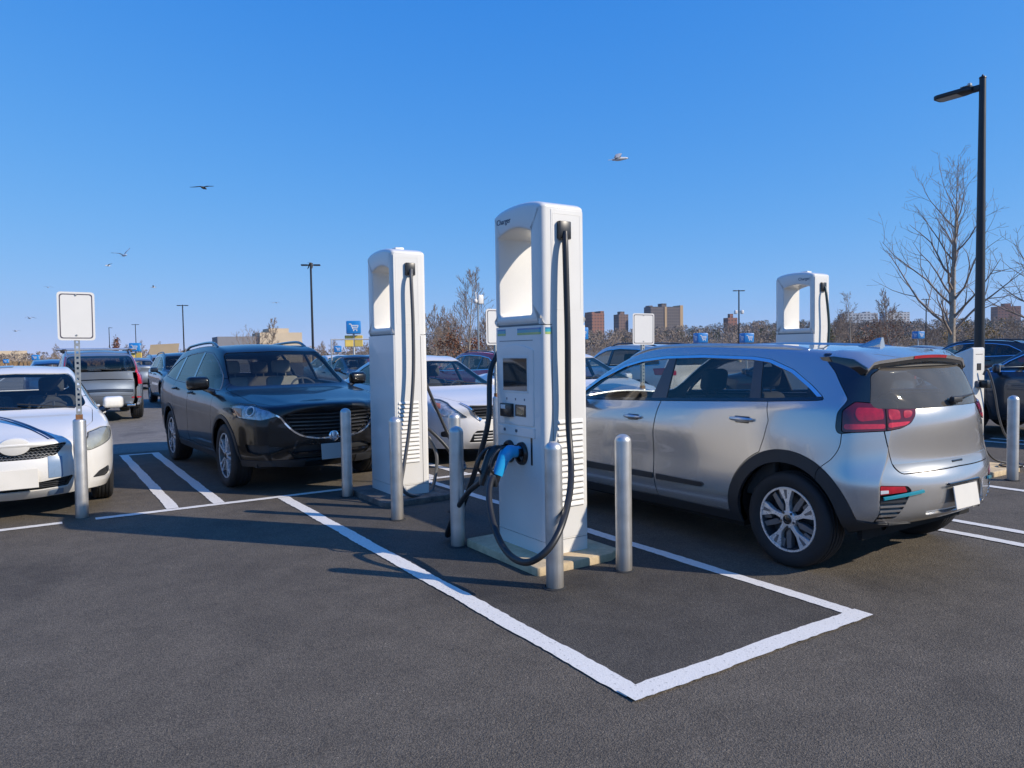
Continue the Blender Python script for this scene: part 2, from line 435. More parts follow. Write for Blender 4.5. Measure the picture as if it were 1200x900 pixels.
def clip(S, ph):
    """Keep ph < 0."""
    V, N, T = S
    s = ph[T]; ins = (s < 0).sum(1)
    full = T[ins == 3]; mix = T[(ins > 0) & (ins < 3)]
    nv, nn, nt = [], [], []; cache = {}; o = len(V)
    def cut(a, b):
        key = (a, b) if a < b else (b, a)
        if key in cache: return cache[key]
        t = ph[a] / (ph[a] - ph[b])
        nv.append(V[a] + (V[b] - V[a]) * t); nn.append(N[a] + (N[b] - N[a]) * t)
        cache[key] = o + len(nv) - 1
        return cache[key]
    for a, b, c in mix.tolist():
        poly = []
        for p, q in ((a, b), (b, c), (c, a)):
            if ph[p] < 0: poly.append(p)
            if (ph[p] < 0) != (ph[q] < 0): poly.append(cut(p, q))
        for k in range(1, len(poly) - 1): nt.append((poly[0], poly[k], poly[k + 1]))
    if nv:
        V = np.vstack([V, np.array(nv)]); N = np.vstack([N, unit(np.array(nn))])
    T = np.vstack([full, np.array(nt, int).reshape(-1, 3)])
    return compact(V, N, T)

def split(S, fn, gap=0.0, times=1):
    S = refine(S, fn, times)
    ph = fn(S[0])
    return clip(S, ph + gap / 2), clip(S, -(ph - gap / 2))

def sdpoly(P, Q):
    """Signed distance of points Q (n,2) to polygon P, negative inside."""
    P = np.array(P, float); d = np.full(len(Q), 1e9); ins = np.zeros(len(Q), bool)
    for i in range(len(P)):
        a, b = P[i], P[(i + 1) % len(P)]
        ab = b - a; t = np.clip(((Q - a) @ ab) / max(ab @ ab, 1e-12), 0, 1)
        d = np.minimum(d, np.linalg.norm(Q - a - t[:, None] * ab, axis=1))
        c = ((a[1] > Q[:, 1]) != (b[1] > Q[:, 1]))
        xs = a[0] + (Q[:, 1] - a[1]) * (b[0] - a[0]) / (b[1] - a[1] if abs(b[1] - a[1]) > 1e-12 else 1e-12)
        ins ^= c & (Q[:, 0] < xs)
    return np.where(ins, -d, d)

AX = {'xz': lambda V: V[:, [0, 2]], 'yz': lambda V: V[:, [1, 2]], 'xy': lambda V: V[:, [0, 1]],
      # oblique views of a front / rear corner: s runs from the centre line round the corner
      'fz': lambda V: np.stack([(V[:, 1] - V[:, 0]) * 0.70711, V[:, 2]], 1),
      'rz': lambda V: np.stack([(V[:, 1] + V[:, 0]) * 0.70711, V[:, 2]], 1)}

def region(poly, ax, *conds, grow=0.0):
    mp = AX[ax]
    def fn(V):
        r = sdpoly(poly, mp(V)) - grow
        for c in conds: r = np.maximum(r, c(V))
        return r
    return fn
ygt = lambda a: (lambda V: a - V[:, 1])
xgt = lambda a: (lambda V: a - V[:, 0])
xlt = lambda a: (lambda V: V[:, 0] - a)
zgt = lambda a: (lambda V: a - V[:, 2])
zlt = lambda a: (lambda V: V[:, 2] - a)
def circle(cx, cz, r, *conds):
    def fn(V):
        d = np.hypot(V[:, 0] - cx, V[:, 2] - cz) - r
        for c in conds: d = np.maximum(d, c(V))
        return d
    return fn

def panel(name, S, mat, parent, off=0.0, thick=0.014, mode='both', rim=True):
    """mode 'both': one mesh over the centre line; 'left'/'right': one side only."""
    V, N, T = S
    if len(T) == 0: return None
    V = V + N * off
    e = np.vstack([T[:, [0, 1]], T[:, [1, 2]], T[:, [2, 0]]])
    vv, nn, tt = V.tolist(), N.tolist(), T.tolist()
    if rim and thick:
        es = np.sort(e, 1); u, first, cnt = np.unique(es, axis=0, return_index=True, return_counts=True)
        for k in first[cnt == 1]:
            a, b = e[k]
            if mode == 'both' and abs(V[a][1]) < 2e-4 and abs(V[b][1]) < 2e-4: continue
            d = V[b] - V[a]; ln = np.linalg.norm(d)
            if ln < 1e-9: continue
            n = unit(np.cross(d / ln, (N[a] + N[b]) / 2)[None])[0]
            o = len(vv)
            vv += [V[a].tolist(), V[b].tolist(), (V[b] - N[b] * thick).tolist(), (V[a] - N[a] * thick).tolist()]
            nn += [n.tolist()] * 4
            tt += [[o, o + 3, o + 2], [o, o + 2, o + 1]]
    vv, nn, tt = np.array(vv), np.array(nn), np.array(tt)
    if mode in ('both', 'right'):
        v2 = vv * (1, -1, 1); n2 = nn * (1, -1, 1); t2 = tt[:, ::-1]
        if mode == 'right': vv, nn, tt = v2, n2, t2
        else:
            c = np.abs(vv[:, 1]) < 2e-4
            nn[c, 1] *= 0.0 if rim else 1.0; n2[c, 1] *= 0.0 if rim else 1.0
            o = len(vv); vv = np.vstack([vv, v2]); nn = np.vstack([nn, n2]); tt = np.vstack([tt, t2 + o])
    me = bpy.data.meshes.new(name)
    me.from_pydata(vv.tolist(), [], tt.tolist())
    me.polygons.foreach_set('use_smooth', [True] * len(me.polygons))
    if len(me.polygons) == len(tt):
        me.normals_split_custom_set_from_vertices(unit(nn).tolist())
    return link(name, me, mat, parent)

def sides(name, S, mat, parent, **kw):
    return panel(name, S, mat, parent, mode='left', **kw), panel(name, S, mat, parent, mode='right', **kw)

def bvh_of(S):
    from mathutils.bvhtree import BVHTree
    return BVHTree.FromPolygons([tuple(p) for p in S[0].tolist()], S[2].tolist())

def hit_y(bvh, x, z):
    h = bvh.ray_cast(Vector((x, 3, z)), Vector((0, -1, 0))); return h[0], h[1]
def hit_x(bvh, y, z, s):
    h = bvh.ray_cast(Vector((4 * s, max(abs(y), 1e-4), z)), Vector((-s, 0, 0))); return h[0], h[1]
def hit_z(bvh, x, y):
    h = bvh.ray_cast(Vector((x, max(abs(y), 1e-4), 3)), Vector((0, 0, -1))); return h[0], h[1]

# ---------------------------------------------------------------- wheels
def tyre_mesh(R, w, rimr):
    prof = []
    hw = w / 2; sw = R - rimr
    # inner bead -> side wall -> tread with grooves -> side wall -> bead
    half = [(rimr - 0.005, hw * 0.78), (rimr + 0.004, hw * 0.86), (rimr + sw * 0.25, hw * 0.97), (rimr + sw * 0.55, hw * 1.0), (rimr + sw * 0.8, hw * 0.95), (R - 0.012, hw * 0.86), (R - 0.004, hw * 0.78)]
    tread = []
    for c in (0.5, 0.17):
        tread += [(R - 0.002, hw * (c + 0.06)), (R - 0.009, hw * (c + 0.045)), (R - 0.009, hw * (c - 0.045)), (R, hw * (c - 0.06))]
    left = half + tread
    prof = left + [(r, -h) for r, h in left[::-1]]
    return MB().lathe(prof, 56, axis='y')

def rim_mesh(R, w, style):
    """Face looks along +y (outwards at y = +w/2). Returns list of (name, MB, mat)."""
    hw = w / 2
    out = []
    barrel = MB().lathe([(R, hw * 0.86), (R + 0.004, hw * 0.80), (R - 0.014, hw * 0.76), (R - 0.03, hw * 0.3), (R - 0.035, -hw * 0.8)], 48, axis='y')
    lip = MB().lathe([(R - 0.012, hw * 0.80), (R - 0.012, hw * 0.87), (R, hw * 0.88), (R + 0.003, hw * 0.84)], 48, axis='y')
    back = MB().lathe([(R - 0.03, hw * 0.0), (0.02, hw * 0.0)], 40, axis='y')
    sp = MB(); pocket = MB()
    yo, yi = hw * 0.80, hw * 0.45
    def blade(mb, ang, pts, y0, y1, taper=0.0):
        c, s = math.cos(ang), math.sin(ang)
        poly = [(p[0] * c - p[1] * s, p[0] * s + p[1] * c) for p in pts]
        mb.prism(poly, y0, y1, 'xz', bevel=0.0015)
    n = style.get('n', 5)
    for k in range(n):
        a = math.pi / 2 + 2 * math.pi * k / n + style.get('rot', 0)
        if style['kind'] == 'y':          # blades flaring into skewed wedges at the rim, grey inserts between them
            blade(sp, a, [(0.045, -0.018), (0.10, -0.016), (R - 0.105, -0.022), (R - 0.014, -0.078), (R - 0.011, -0.03), (R - 0.013, 0.034), (R - 0.095, 0.011), (0.10, 0.012), (0.045, 0.018)], yi, yo)
            blade(pocket, a, [(R - 0.085, -0.016), (R - 0.02, -0.034), (R - 0.018, -0.006), (R - 0.075, -0.004)], yo - .002, yo + .0015)
            blade(pocket, a + math.pi / n + .16, [(0.055, -0.022), (0.11, -0.040), (R - 0.03, -0.052), (R - 0.016, -0.02), (R - 0.07, -0.008), (0.10, 0.004)], yi - 0.02, yo - 0.012)
            blade(pocket, a - math.pi / n + .10, [(R - 0.08, 0.012), (R - 0.02, 0.018), (R - 0.02, 0.046), (R - 0.085, 0.034)], yi - 0.02, yo - 0.016)
        elif style['kind'] == 'twin':
            for d in (-1, 1):
                blade(sp, a, [(0.05, d * 0.012 - 0.010), (0.05, d * 0.012 + 0.010), (R - 0.012, d * 0.045 + 0.016), (R - 0.012, d * 0.045 - 0.016)], yi, yo)
        else:
            blade(sp, a, [(0.04, -0.02), (0.04, 0.02), (R - 0.012, 0.032), (R - 0.012, -0.032)], yi, yo)
    hub = MB().lathe([(0.062, yi), (0.062, yo - 0.004), (0.055, yo + 0.002), (0.034, yo + 0.002)], 24, axis='y')
    cap = MB().lathe([(0.034, yo), (0.033, yo + 0.008), (0.026, yo + 0.011), (0.0005, yo + 0.011)], 20, axis='y')
    nuts = MB()
    for k in range(5):
        a = math.pi / 2 + 2 * math.pi * (k + 0.5) / 5
        nuts.cyl((0.052 * math.cos(a), yo - 0.012, 0.052 * math.sin(a)), (0.052 * math.cos(a), yo + 0.006, 0.052 * math.sin(a)), 0.009, n=8)
    return [('rim', (barrel, back), style.get('bm', 'rim_dark')), ('spokes', (sp, hub, lip), style.get('m', 'machined')), ('wing_inserts', (pocket,), 'rim_mid'), ('centre_cap', (cap,), 'gloss_black'), ('lug_nuts', (nuts,), 'rim_dark')]

def merge(mbs):
    o = MB()
    for m in mbs: o.add(m.v, m.f)
    return o

def add_wheels(root, axles, track, R, w, rimr, style, hide=()):
    proto = None
    for ax in axles:
        for s in (1, -1):
            if proto is None:
                # sub-parts: tyre (the wheel's own mesh) and rim pieces
                wh = tyre_mesh(R, w, rimr).build('wheel', 'rubber', root, smooth=True, angle=50)
                for nm, mbs, mt in rim_mesh(rimr, w, style):
                    mb = merge(mbs)
                    if mb.v: mb.build(nm, mt, wh, smooth=True, angle=35)
                proto = wh; o = wh
            else:
                o = proto.copy(); COL.objects.link(o); o.parent = root
                for c in list(proto.children):
                    d = c.copy(); COL.objects.link(d); d.parent = o
            o.location = (ax, s * (track - w / 2), R)
            o.rotation_euler = (0, random.uniform(-0.3, 0.3) if not style.get('fix') else 0, 0 if s > 0 else math.pi)

# ---------------------------------------------------------------- cabin
def seat_mb(x, y, z, w=0.5, head=True, lean=0.22, h=0.62):
    m = MB()
    m.rbox(x - 0.25, x + 0.27, y - w / 2, y + w / 2, z, z + 0.16, 0.05, 3)
    b = MB().rbox(-0.075, 0.075, -w / 2 + 0.02, w / 2 - 0.02, 0, h, 0.06, 3)
    R4 = Matrix.Translation((x - 0.24, y, z + 0.1)) @ Matrix.Rotation(-lean, 4, 'Y')
    m.add([R4 @ Vector(p) for p in b.v], b.f)
    if head:
        hb = MB().rbox(-0.05, 0.05, -0.135, 0.135, h + 0.05, h + 0.24, 0.045, 3)
        hb.cyl((0, -0.06, h - 0.02), (0, -0.06, h + 0.1), 0.008, n=6); hb.cyl((0, 0.06, h - 0.02), (0, 0.06, h + 0.1), 0.008, n=6)
        m.add([R4 @ Vector(p) for p in hb.v], hb.f)
    return m

def cabin(root, xf, xr, z, half, mat='cloth', wheel_side=1, dash_x=0.75, dash_z=0.98, belt=1.0):
    for s in (1, -1):
        seat_mb(xf, s * 0.36, z).build('seat', mat, root, smooth=True)
    rb = MB()
    for s in (0.36, -0.36): 
        q = seat_mb(xr, s, z + 0.02, 0.62, True, 0.28, 0.58); rb.add(q.v, q.f)
    rb.build('rear_bench', mat, root, smooth=True)
    d = MB().rbox(dash_x - 0.25, dash_x + 0.32, -half + 0.08, half - 0.08, dash_z - 0.35, dash_z, 0.06, 3)
    d.rbox(dash_x - 0.28, dash_x - 0.02, wheel_side * 0.36 - 0.2, wheel_side * 0.36 + 0.2, dash_z - 0.1, dash_z + 0.05, 0.05, 3)
    d.build('dashboard', 'dash', root, smooth=True)
    sw = MB(); c = Vector((dash_x - 0.42, wheel_side * 0.36, dash_z - 0.05)); q = Matrix.Rotation(rad(65), 4, 'Y')
    pts = [c + q @ Vector((0.185 * math.cos(a), 0.185 * math.sin(a), 0)) for a in np.linspace(0, 2 * math.pi, 29)]
    sw.tube(pts, 0.015, 6, caps=False)
    for a in (0, math.pi, math.pi * 1.5 if False else -math.pi / 2): sw.cyl(c, c + q @ Vector((0.18 * math.cos(a), 0.18 * math.sin(a), 0)), 0.014, n=6)
    sw.cyl(c - Vector((0.01, 0, 0)), c + Vector((0.3, 0, -0.1)), 0.035, n=10)
    sw.build('steering_wheel', 'dash', root, smooth=True)

def underbody(root, sp, axles, R, half, x0, x1, z0=0.2, ztop=0.5):
    m = MB(); xs = sorted(axles)
    m.box(xs[0] + R + 0.09, xs[1] - R - 0.09, -half + 0.07, half - 0.07, z0, z0 + 0.12)
    m.box(x0 + 0.12, xs[0] - R - 0.09, -half + 0.16, half - 0.16, z0 + 0.06, z0 + 0.3)
    m.box(xs[1] + R + 0.09, x1 - 0.22, -half + 0.16, half - 0.16, z0 + 0.02, z0 + 0.3)
    m.box(x0 + 0.15, x1 - 0.3, -half + 0.33, half - 0.33, z0 + 0.1, z0 + 0.32)
    for ax in axles:
        for s in (1, -1):
            o = len(m.v); n = 20; r = R + 0.085
            for k in range(n + 1):
                a = rad(-4 + 188 * k / n)
                for y in (s * (half - 0.03), s * (half - 0.36)):
                    m.v.append((ax + r * math.cos(a), y, R + r * math.sin(a)))
            for k in range(n):
                a = o + 2 * k; m.f.append((a, a + 1, a + 3, a + 2))
            m.f.append(tuple(o + 2 * k + 1 for k in range(n + 1)))
    return m.build('underbody', 'dark', root)

def bead(name, pts, r, mat, root, n=8, both=True, cap=True):
    """A strip of trim along a path, on the left side and mirrored on the right."""
    for s in ((1, -1) if both else (1,)):
        MB().tube([(p[0], s * p[1], p[2]) for p in pts], r, n, cap).build(name, mat, root, smooth=True)

def on_side(bvh, xz, off=0.0):
    out = []
    for x, z in xz:
        h, n = hit_y(bvh, x, z)
        if h is not None: out.append(tuple(h + n * off))
    return out

def ribbon_on(bvh, pts, ax, width, off, thick=0.008):
    """A flat strip following the surface along a 2-D path seen in projection ax."""
    C = []; Nn = []
    for a, b in pts:
        if ax == 'xz': h, n = hit_y(bvh, a, b)
        elif ax == 'front': h, n = hit_x(bvh, a, b, 1)
        elif ax == 'rear': h, n = hit_x(bvh, a, b, -1)
        else: h, n = hit_z(bvh, a, b)
        if h is None: continue
        yv = b if ax == 'top' else (0 if ax == 'xz' else a)
        if yv < 0: h = Vector((h.x, -h.y, h.z)); n = Vector((n.x, -n.y, n.z))
        C.append(h); Nn.append(n)
    m = MB()
    for i, (c, n) in enumerate(zip(C, Nn)):
        t = (C[min(i + 1, len(C) - 1)] - C[max(i - 1, 0)]).normalized(); w = n.cross(t).normalized() * (width / 2 if not callable(width) else width(i / max(1, len(C) - 1)) / 2)
        for d, k in ((w, off), (w * 0.6, off + thick), (-w * 0.6, off + thick), (-w, off)):
            m.v.append(tuple(c + d + n * k))
    L = len(C)
    for i in range(L - 1):
        for k in range(3):
            a = 4 * i + k; m.f.append((a, a + 1, a + 5, a + 4))
    if L: m.f.append((0, 1, 2, 3)); m.f.append(tuple(4 * (L - 1) + k for k in (3, 2, 1, 0)))
    return m

def mirrored(m):
    o = MB(); o.v = [(x, -y, z) for x, y, z in m.v]; o.f = [tuple(f[::-1]) for f in m.f]; return o

def mirror_pair(root, x, y, z, mat, sz=(0.16, 0.2, 0.14), foot=(0.05, -0.1, -0.07)):
    for s in (1, -1):
        m = MB(); bm = bmesh.new(); bmesh.ops.create_cube(bm, size=1.0)
        for v in bm.verts:
            fx = 0.78 if v.co.x > 0 else 1.0
            v.co = Vector((v.co.x * sz[0], v.co.y * sz[1] * fx, v.co.z * sz[2] * fx * (0.9 if v.co.y * s > 0 else 1.0)))
        bmesh.ops.subdivide_edges(bm, edges=list(bm.edges), cuts=1, use_grid_fill=True)
        bmesh.ops.bevel(bm, geom=[e for e in bm.edges], offset=0.001, segments=1, affect='EDGES')
        bm.free()
        c = Vector((x, s * (y + sz[1] / 2), z))
        m.rbox(x - sz[0] / 2, x + sz[0] / 2, c.y - sz[1] / 2, c.y + sz[1] / 2, z - sz[2] / 2, z + sz[2] / 2, min(sz) * 0.33, 4)
        m.v = [(p[0] - 0.10 * (p[1] - s * y) * s, y * s + (p[1] - y * s) * (1.0 - 0.16 * max(0, (p[0] - x) / sz[0] * 2)), z + (p[2] - z) * (1 - 0.15 * max(0, (p[0] - x) / sz[0] * 2))) for p in m.v]
        mr = m.build('door_mirror', mat, root, smooth=True)
        MB().tube([(x + 0.02, s * (y - 0.06), z - sz[2] / 2 - 0.03), (x, s * (y + 0.06), z - sz[2] * 0.36)], [0.035, 0.028], 8).build('mirror_foot', 'gloss_black', mr, smooth=True)
        g = MB().rbox(x - sz[0] / 2 - 0.004, x - sz[0] / 2 + 0.006, c.y - sz[1] * 0.4, c.y + sz[1] * 0.4, z - sz[2] * 0.38, z + sz[2] * 0.38, 0.003, 1)
        g.v = [(p[0] - 0.10 * (p[1] - s * y) * s, p[1], p[2]) for p in g.v]
        g.build('mirror_glass', 'chrome', mr)

def handle_pair(root, bvh, x, z, mat='chrome', L=0.2, doors=None):
    """Pull handle: a bowed grip on two feet over a shallow dark cup."""
    h, n = hit_y(bvh, x, z)
    if h is None: return
    for i, s in enumerate((1, -1)):
        m = MB(); pts = []; rr = []
        for k in range(9):
            t = k / 8; u = (t - 0.5) * L
            hh, _ = hit_y(bvh, x + u, z)
            d = 0.008 + 0.03 * math.sin(math.pi * t) ** 0.5
            pts.append((x + u, s * (hh.y + d), z + 0.004)); rr.append(0.009 + 0.007 * math.sin(math.pi * t))
        m.tube(pts, rr, 8)
        par = doors[i] if doors else root
        o = m.build('handle', mat, par, smooth=True)
        c = MB().rbox(x - L * 0.3, x + L * 0.3, s * (h.y - 0.004) - 0.006, s * (h.y - 0.004) + 0.006, z - 0.028, z + 0.02, 0.005, 2)
        c.build('handle_cup', 'dark', par)
# ---------------------------------------------------------------- silver crossover
SILVER = dict(
    X=[-1.93, -1.82, -1.68, -1.35, -0.9, -0.35, 0.1, 0.42, 0.85, 1.25, 1.5, 1.75, 1.97, 2.10],
    rows=[
        dict(y=[(-1.93, .62), (-1.84, .75), (-1.7, .80), (-1.3, .83), (1.3, .83), (1.7, .80), (1.95, .70), (2.1, .55)], z=[(-1.93, .37), (-1.7, .31), (-1.3, .25), (1.3, .22), (1.8, .24), (2.1, .26)]),
        dict(y=[(-1.93, .72), (-1.84, .82), (-1.7, .87), (-1.3, .885), (1.3, .885), (1.7, .865), (1.95, .78), (2.1, .62)], z=[(-1.93, .44), (-1.7, .40), (1.8, .36), (2.1, .38)]),
        dict(y=[(-1.93, .735), (-1.84, .835), (-1.7, .885), (-1.3, .90), (0, .888), (1.3, .90), (1.7, .885), (1.95, .80), (2.1, .66)], z=[(-2.1, .54), (2.1, .52)]),
        dict(y=[(-1.93, .735), (-1.84, .832), (-1.7, .885), (-1.3, .902), (0, .884), (1.3, .90), (1.7, .885), (1.95, .80), (2.1, .67)], z=[(-2.1, .67), (2.1, .64)]),
        dict(y=[(-1.93, .66), (-1.84, .79), (-1.7, .872), (-1.3, .90), (0, .892), (1.3, .90), (1.7, .88), (1.95, .79), (2.1, .67)], z=[(-2.1, .79), (2.1, .72)]),
        dict(y=[(-1.93, .63), (-1.84, .77), (-1.7, .855), (-1.3, .892), (0, .90), (1.3, .885), (1.7, .86), (1.95, .78), (2.1, .66)], z=[(-1.93, .93), (-1.3, .94), (1.0, .90), (1.7, .83), (2.1, .75)]),
        dict(y=[(-1.93, .60), (-1.84, .74), (-1.7, .825), (-1.3, .868), (0, .872), (1.0, .862), (1.5, .84), (1.8, .78), (2.1, .60)], z=[(-1.93, 1.06), (-1.7, 1.10), (-1.3, 1.09), (0, 1.035), (.9, 1.0), (1.5, .95), (1.8, .89), (2.1, .80)]),
        dict(y=[(-1.93, .585), (-1.82, .695), (-1.68, .785), (-1.3, .83), (0, .838), (.9, .81), (1.25, .78), (1.5, .74), (1.8, .68), (2.1, .5)], z=[(-1.93, 1.085), (-1.82, 1.16), (-1.68, 1.19), (-1.3, 1.16), (0, 1.11), (.9, 1.065), (1.25, 1.035), (1.5, 1.0), (1.8, .93), (2.1, .82)]),
        dict(y=[(-1.93, .52), (-1.82, .58), (-1.68, .61), (-1.3, .635), (-.35, .648), (.1, .645), (.42, .63), (.85, .685), (1.25, .72), (1.5, .64), (2.1, .42)], z=[(-1.93, 1.09), (-1.82, 1.28), (-1.68, 1.43), (-1.3, 1.475), (-.35, 1.495), (.1, 1.485), (.42, 1.445), (.85, 1.275), (1.25, 1.055), (1.5, 1.03), (1.8, .955), (2.1, .83)]),
        dict(y=[(-1.93, .38), (-1.68, .50), (-1.3, .53), (-.35, .54), (.1, .54), (.42, .51), (.85, .54), (1.25, .56), (1.5, .47), (2.1, .30)], z=[(-1.93, 1.095), (-1.82, 1.295), (-1.68, 1.46), (-1.3, 1.52), (-.35, 1.548), (.1, 1.54), (.42, 1.495), (.85, 1.29), (1.25, 1.065), (1.5, 1.045), (1.8, .97), (2.1, .84)]),
        dict(y=[(-1.93, .2), (-1.3, .27), (0, .27), (1.25, .28), (2.1, .15)], z=[(-1.93, 1.10), (-1.82, 1.30), (-1.68, 1.475), (-1.3, 1.535), (-.35, 1.562), (.1, 1.556), (.42, 1.51), (.85, 1.30), (1.25, 1.07), (1.5, 1.055), (1.8, .98), (2.1, .85)]),
        dict(y=[(-3, 0), (3, 0)], z=[(-1.93, 1.10), (-1.82, 1.30), (-1.68, 1.48), (-1.3, 1.54), (-.35, 1.568), (.1, 1.562), (.42, 1.515), (.85, 1.305), (1.25, 1.072), (1.5, 1.06), (1.8, .985), (2.1, .85)]),
    ],
    bow={0: -0.12, 1: -0.09, 2: -0.06, 7: 0.06, 8: 0.10, 9: 0.14},
    rear=[(-2.00, .37, 2.0), (-2.09, .43, 2.0), (-2.11, .55, 2.0), (-2.10, .67, 2.0), (-2.045, .77, 2.0), (-2.06, .93, 2.0)],
    front=[(2.12, .24, 2.2), (2.2, .36, 2.2), (2.22, .5, 2.2), (2.2, .62, 2.2), (2.18, .7, 2.2), (2.16, .76, 2.2)],
)

def build_silver(loc, rz):
    root = thing('crossover_car', 'silver crossover with red tail lamps and black arch cladding, parked right of the white charger', 'car', loc, rz)
    S0 = body_surface(SILVER, 4)
    bv = bvh_of(S0)
    RA, RF = (-1.35, .335), (1.35, .335)
    S = S0
    for cx, cz in (RA, RF):
        _, S = split(S, circle(cx, cz, .405, ygt(.45)))
    # day-light opening
    dlo = [(1.14, 1.062), (.45, 1.085), (-.21, 1.108), (-1.17, 1.15), (-1.545, 1.172), (-1.60, 1.18), (-1.575, 1.205), (-1.48, 1.27), (-1.29, 1.375), (-1.07, 1.447), (-.90, 1.468), (-.43, 1.483), (0, 1.475), (.30, 1.447), (.52, 1.40), (.83, 1.275), (1.02, 1.155)]
    dlo = rounded(dlo, .02, 3)
    D, S = split(S, region(dlo, 'xz', ygt(.4)), .004, 2)
    def inset(pts, g): return region(pts, 'xz', ygt(.4), grow=g)
    ws = rounded([(-1, 1.088), (.60, 1.082), (.665, 1.10), (.655, 1.17), (.575, 1.40), (.54, 1.462), (.45, 1.478), (-1, 1.502)], .02, 3)
    WS, S = split(S, region(ws, 'yz', xgt(.3), xlt(1.32)), .006, 2)
    hg = rounded([(-1, 1.135), (.40, 1.12), (.655, 1.128), (.672, 1.16), (.60, 1.345), (.50, 1.388), (-1, 1.395)], .03, 3)
    HG, S = split(S, region(hg, 'yz', xlt(-1.5)), .004, 2)
    # liner seen through the panes
    panel('inner_shell', S, 'lining', root, off=-.05, thick=-.042)
    # lamps
    tl = rounded([(-.735, 1.172), (-.655, 1.115), (-.645, .985), (-.66, .975), (-.923, .985), (-1.02, 1.0), (-1.085, 1.03), (-1.118, 1.075), (-1.128, 1.125), (-1.12, 1.134), (-.9, 1.158)], .018, 4)
    TL, S = split(S, region(tl, 'rz', xlt(-1.6), ygt(.2)), .006, 2)
    bl = [(-1.455, 1.485), (-1.60, 1.365), (-1.70, 1.245), (-1.742, 1.19), (-1.735, 1.16), (-1.705, 1.10), (-1.705, 1.0), (-1.725, .965), (-1.80, .975), (-1.99, 1.12), (-1.99, 1.3), (-1.75, 1.5)]
    BL, S = split(S, region(rounded(bl, .02, 3), 'xz', ygt(.52)), .004, 2)
    panel('seam_backing', S, 'dark', root, off=-.022, rim=False)
    hatch = rounded([(-1, .735), (.555, .705), (.60, .75), (.63, .9), (.64, 1.0), (.66, 1.12), (.60, 1.45), (-1, 1.50)], [0, .05, .06, .02, .02, .02, .02, 0], 4)
    HT, S = split(S, region(hatch, 'yz', xlt(-1.60)), .007, 2)
    # bumper with its reflector nests and plate recess
    bmp = [(-1.575, .2), (-1.60, .72), (-1.70, .80), (-1.742, .88), (-1.745, 1.02), (-2.4, 1.02), (-2.4, .2)]
    BM, S = split(S, region(rounded(bmp, .05, 4), 'xz'), .005, 2)
    nest = rounded([(.72, .640), (.53, .628), (.505, .60), (.555, .50), (.60, .425), (.72, .392)], .012, 3)
    NS_, BM = split(BM, region(nest, 'yz', xlt(-1.85)), .004, 3)
    rec = rounded([(-1, .625), (.265, .605), (.375, .445), (.36, .425), (-1, .425)], .015, 3)
    RC, BM = split(BM, region(rec, 'yz', xlt(-1.9)), .003, 2)
    # unpainted cladding: arches, sill, lower bumper corners
    def clad(V):
        f = []
        for cx, cz in (RA, RF):
            f.append(np.hypot(V[:, 0] - cx, V[:, 2] - cz) - .492)
        f.append(sdpoly([(-.95, .1), (-.95, .315), (.95, .30), (.95, .1)], V[:, [0, 2]]))
        f.append(sdpoly([(-1.35, .1), (-1.35, .44), (-1.78, .43), (-1.90, .395), (-1.97, .375), (-1.97, .1)], V[:, [0, 2]]))
        f.append(sdpoly([(1.35, .1), (1.35, .44), (1.75, .40), (2.3, .36), (2.3, .1)], V[:, [0, 2]]))
        return np.maximum(np.minimum.reduce(f), .3 - V[:, 1])
    C1, S = split(S, clad, .003, 2)
    C2, BM = split(BM, clad, .003, 2)
    for C in (C1, C2):
        panel('arch_cladding', C, 'clad', root, off=.008, thick=.03)
    panel('rear_bumper', BM, 'silver', root, thick=.03)
    for s in ('left', 'right'):
        nb = panel('reflector_nest', NS_, 'gloss_black', root, off=-.012, mode=s)
        red, rest = split(NS_, region(rounded([(.74, .66), (.565, .66), (.535, .592), (.74, .578)], .01, 2), 'yz'), .004, 2)
        panel('reflector', red, 'lamp_red', nb, off=.002, mode=s, thick=.02)
        whi, _ = split(red, region([(.74, .61), (.665, .61), (.665, .59), (.74, .585)], 'yz'), .001, 2)
        panel('reverse_lamp', whi, 'lamp_white', nb, off=.004, mode=s)
        for zc in (.535, .505, .475, .445, .417):
            sl, _ = split(rest, region([(.8, zc + .007), (.3, zc + .007), (.3, zc - .007), (.8, zc - .007)], 'yz'), 0, 2)
            panel('slat', sl, 'chrome' if zc < .53 else 'rim_dark', nb, off=.004, mode=s, thick=.012)
    pth = [(y, .556 + (.70 - y) * .12) for y in np.linspace(.70, .42, 14)]
    t = ribbon_on(bv, pth, 'rear', .024, .004, .012)
    t.build('accent_strip', 'teal', root, smooth=True); mirrored(t).build('accent_strip', 'teal', root, smooth=True)
    panel('plate_recess', RC, 'silver', root, off=-.019, thick=.0)
    h, n = hit_x(bv, 0, .52, -1)
    pl = MB().rbox(-.004, .004, -.155, .155, -.077, .077, .003, 1)
    pl.xf(Matrix.Translation((h.x - .012, 0.0, .522)) @ Matrix.Rotation(rad(9), 4, 'Y')).build('number_plate', 'plate', root)
    MB().rbox(h.x - .004, h.x + .02, -.2, .2, .608, .625, .006, 2).build('plate_lamp_bar', 'gloss_black', root)
    # hatch, its pane and the lamps
    hatch_o = panel('tailgate', HT, 'silver', root)
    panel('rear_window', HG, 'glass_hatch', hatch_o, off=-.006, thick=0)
    low, _ = split(HT, region([(-1, .72), (.7, .72), (.7, .768), (-1, .78)], 'yz'), 0, 2)
    panel('tailgate_garnish', low, 'grey_paint', hatch_o, off=.004)
    MB().rbox(-2.062, -2.035, -.07, .07, .742, .76, .006, 2).build('release_handle', 'gloss_black', hatch_o)
    sh, trim = split(BL, region([(.5, 1.3), (.9, 1.3), (.9, .9), (.5, .9)], 'yz'), 0, 0)
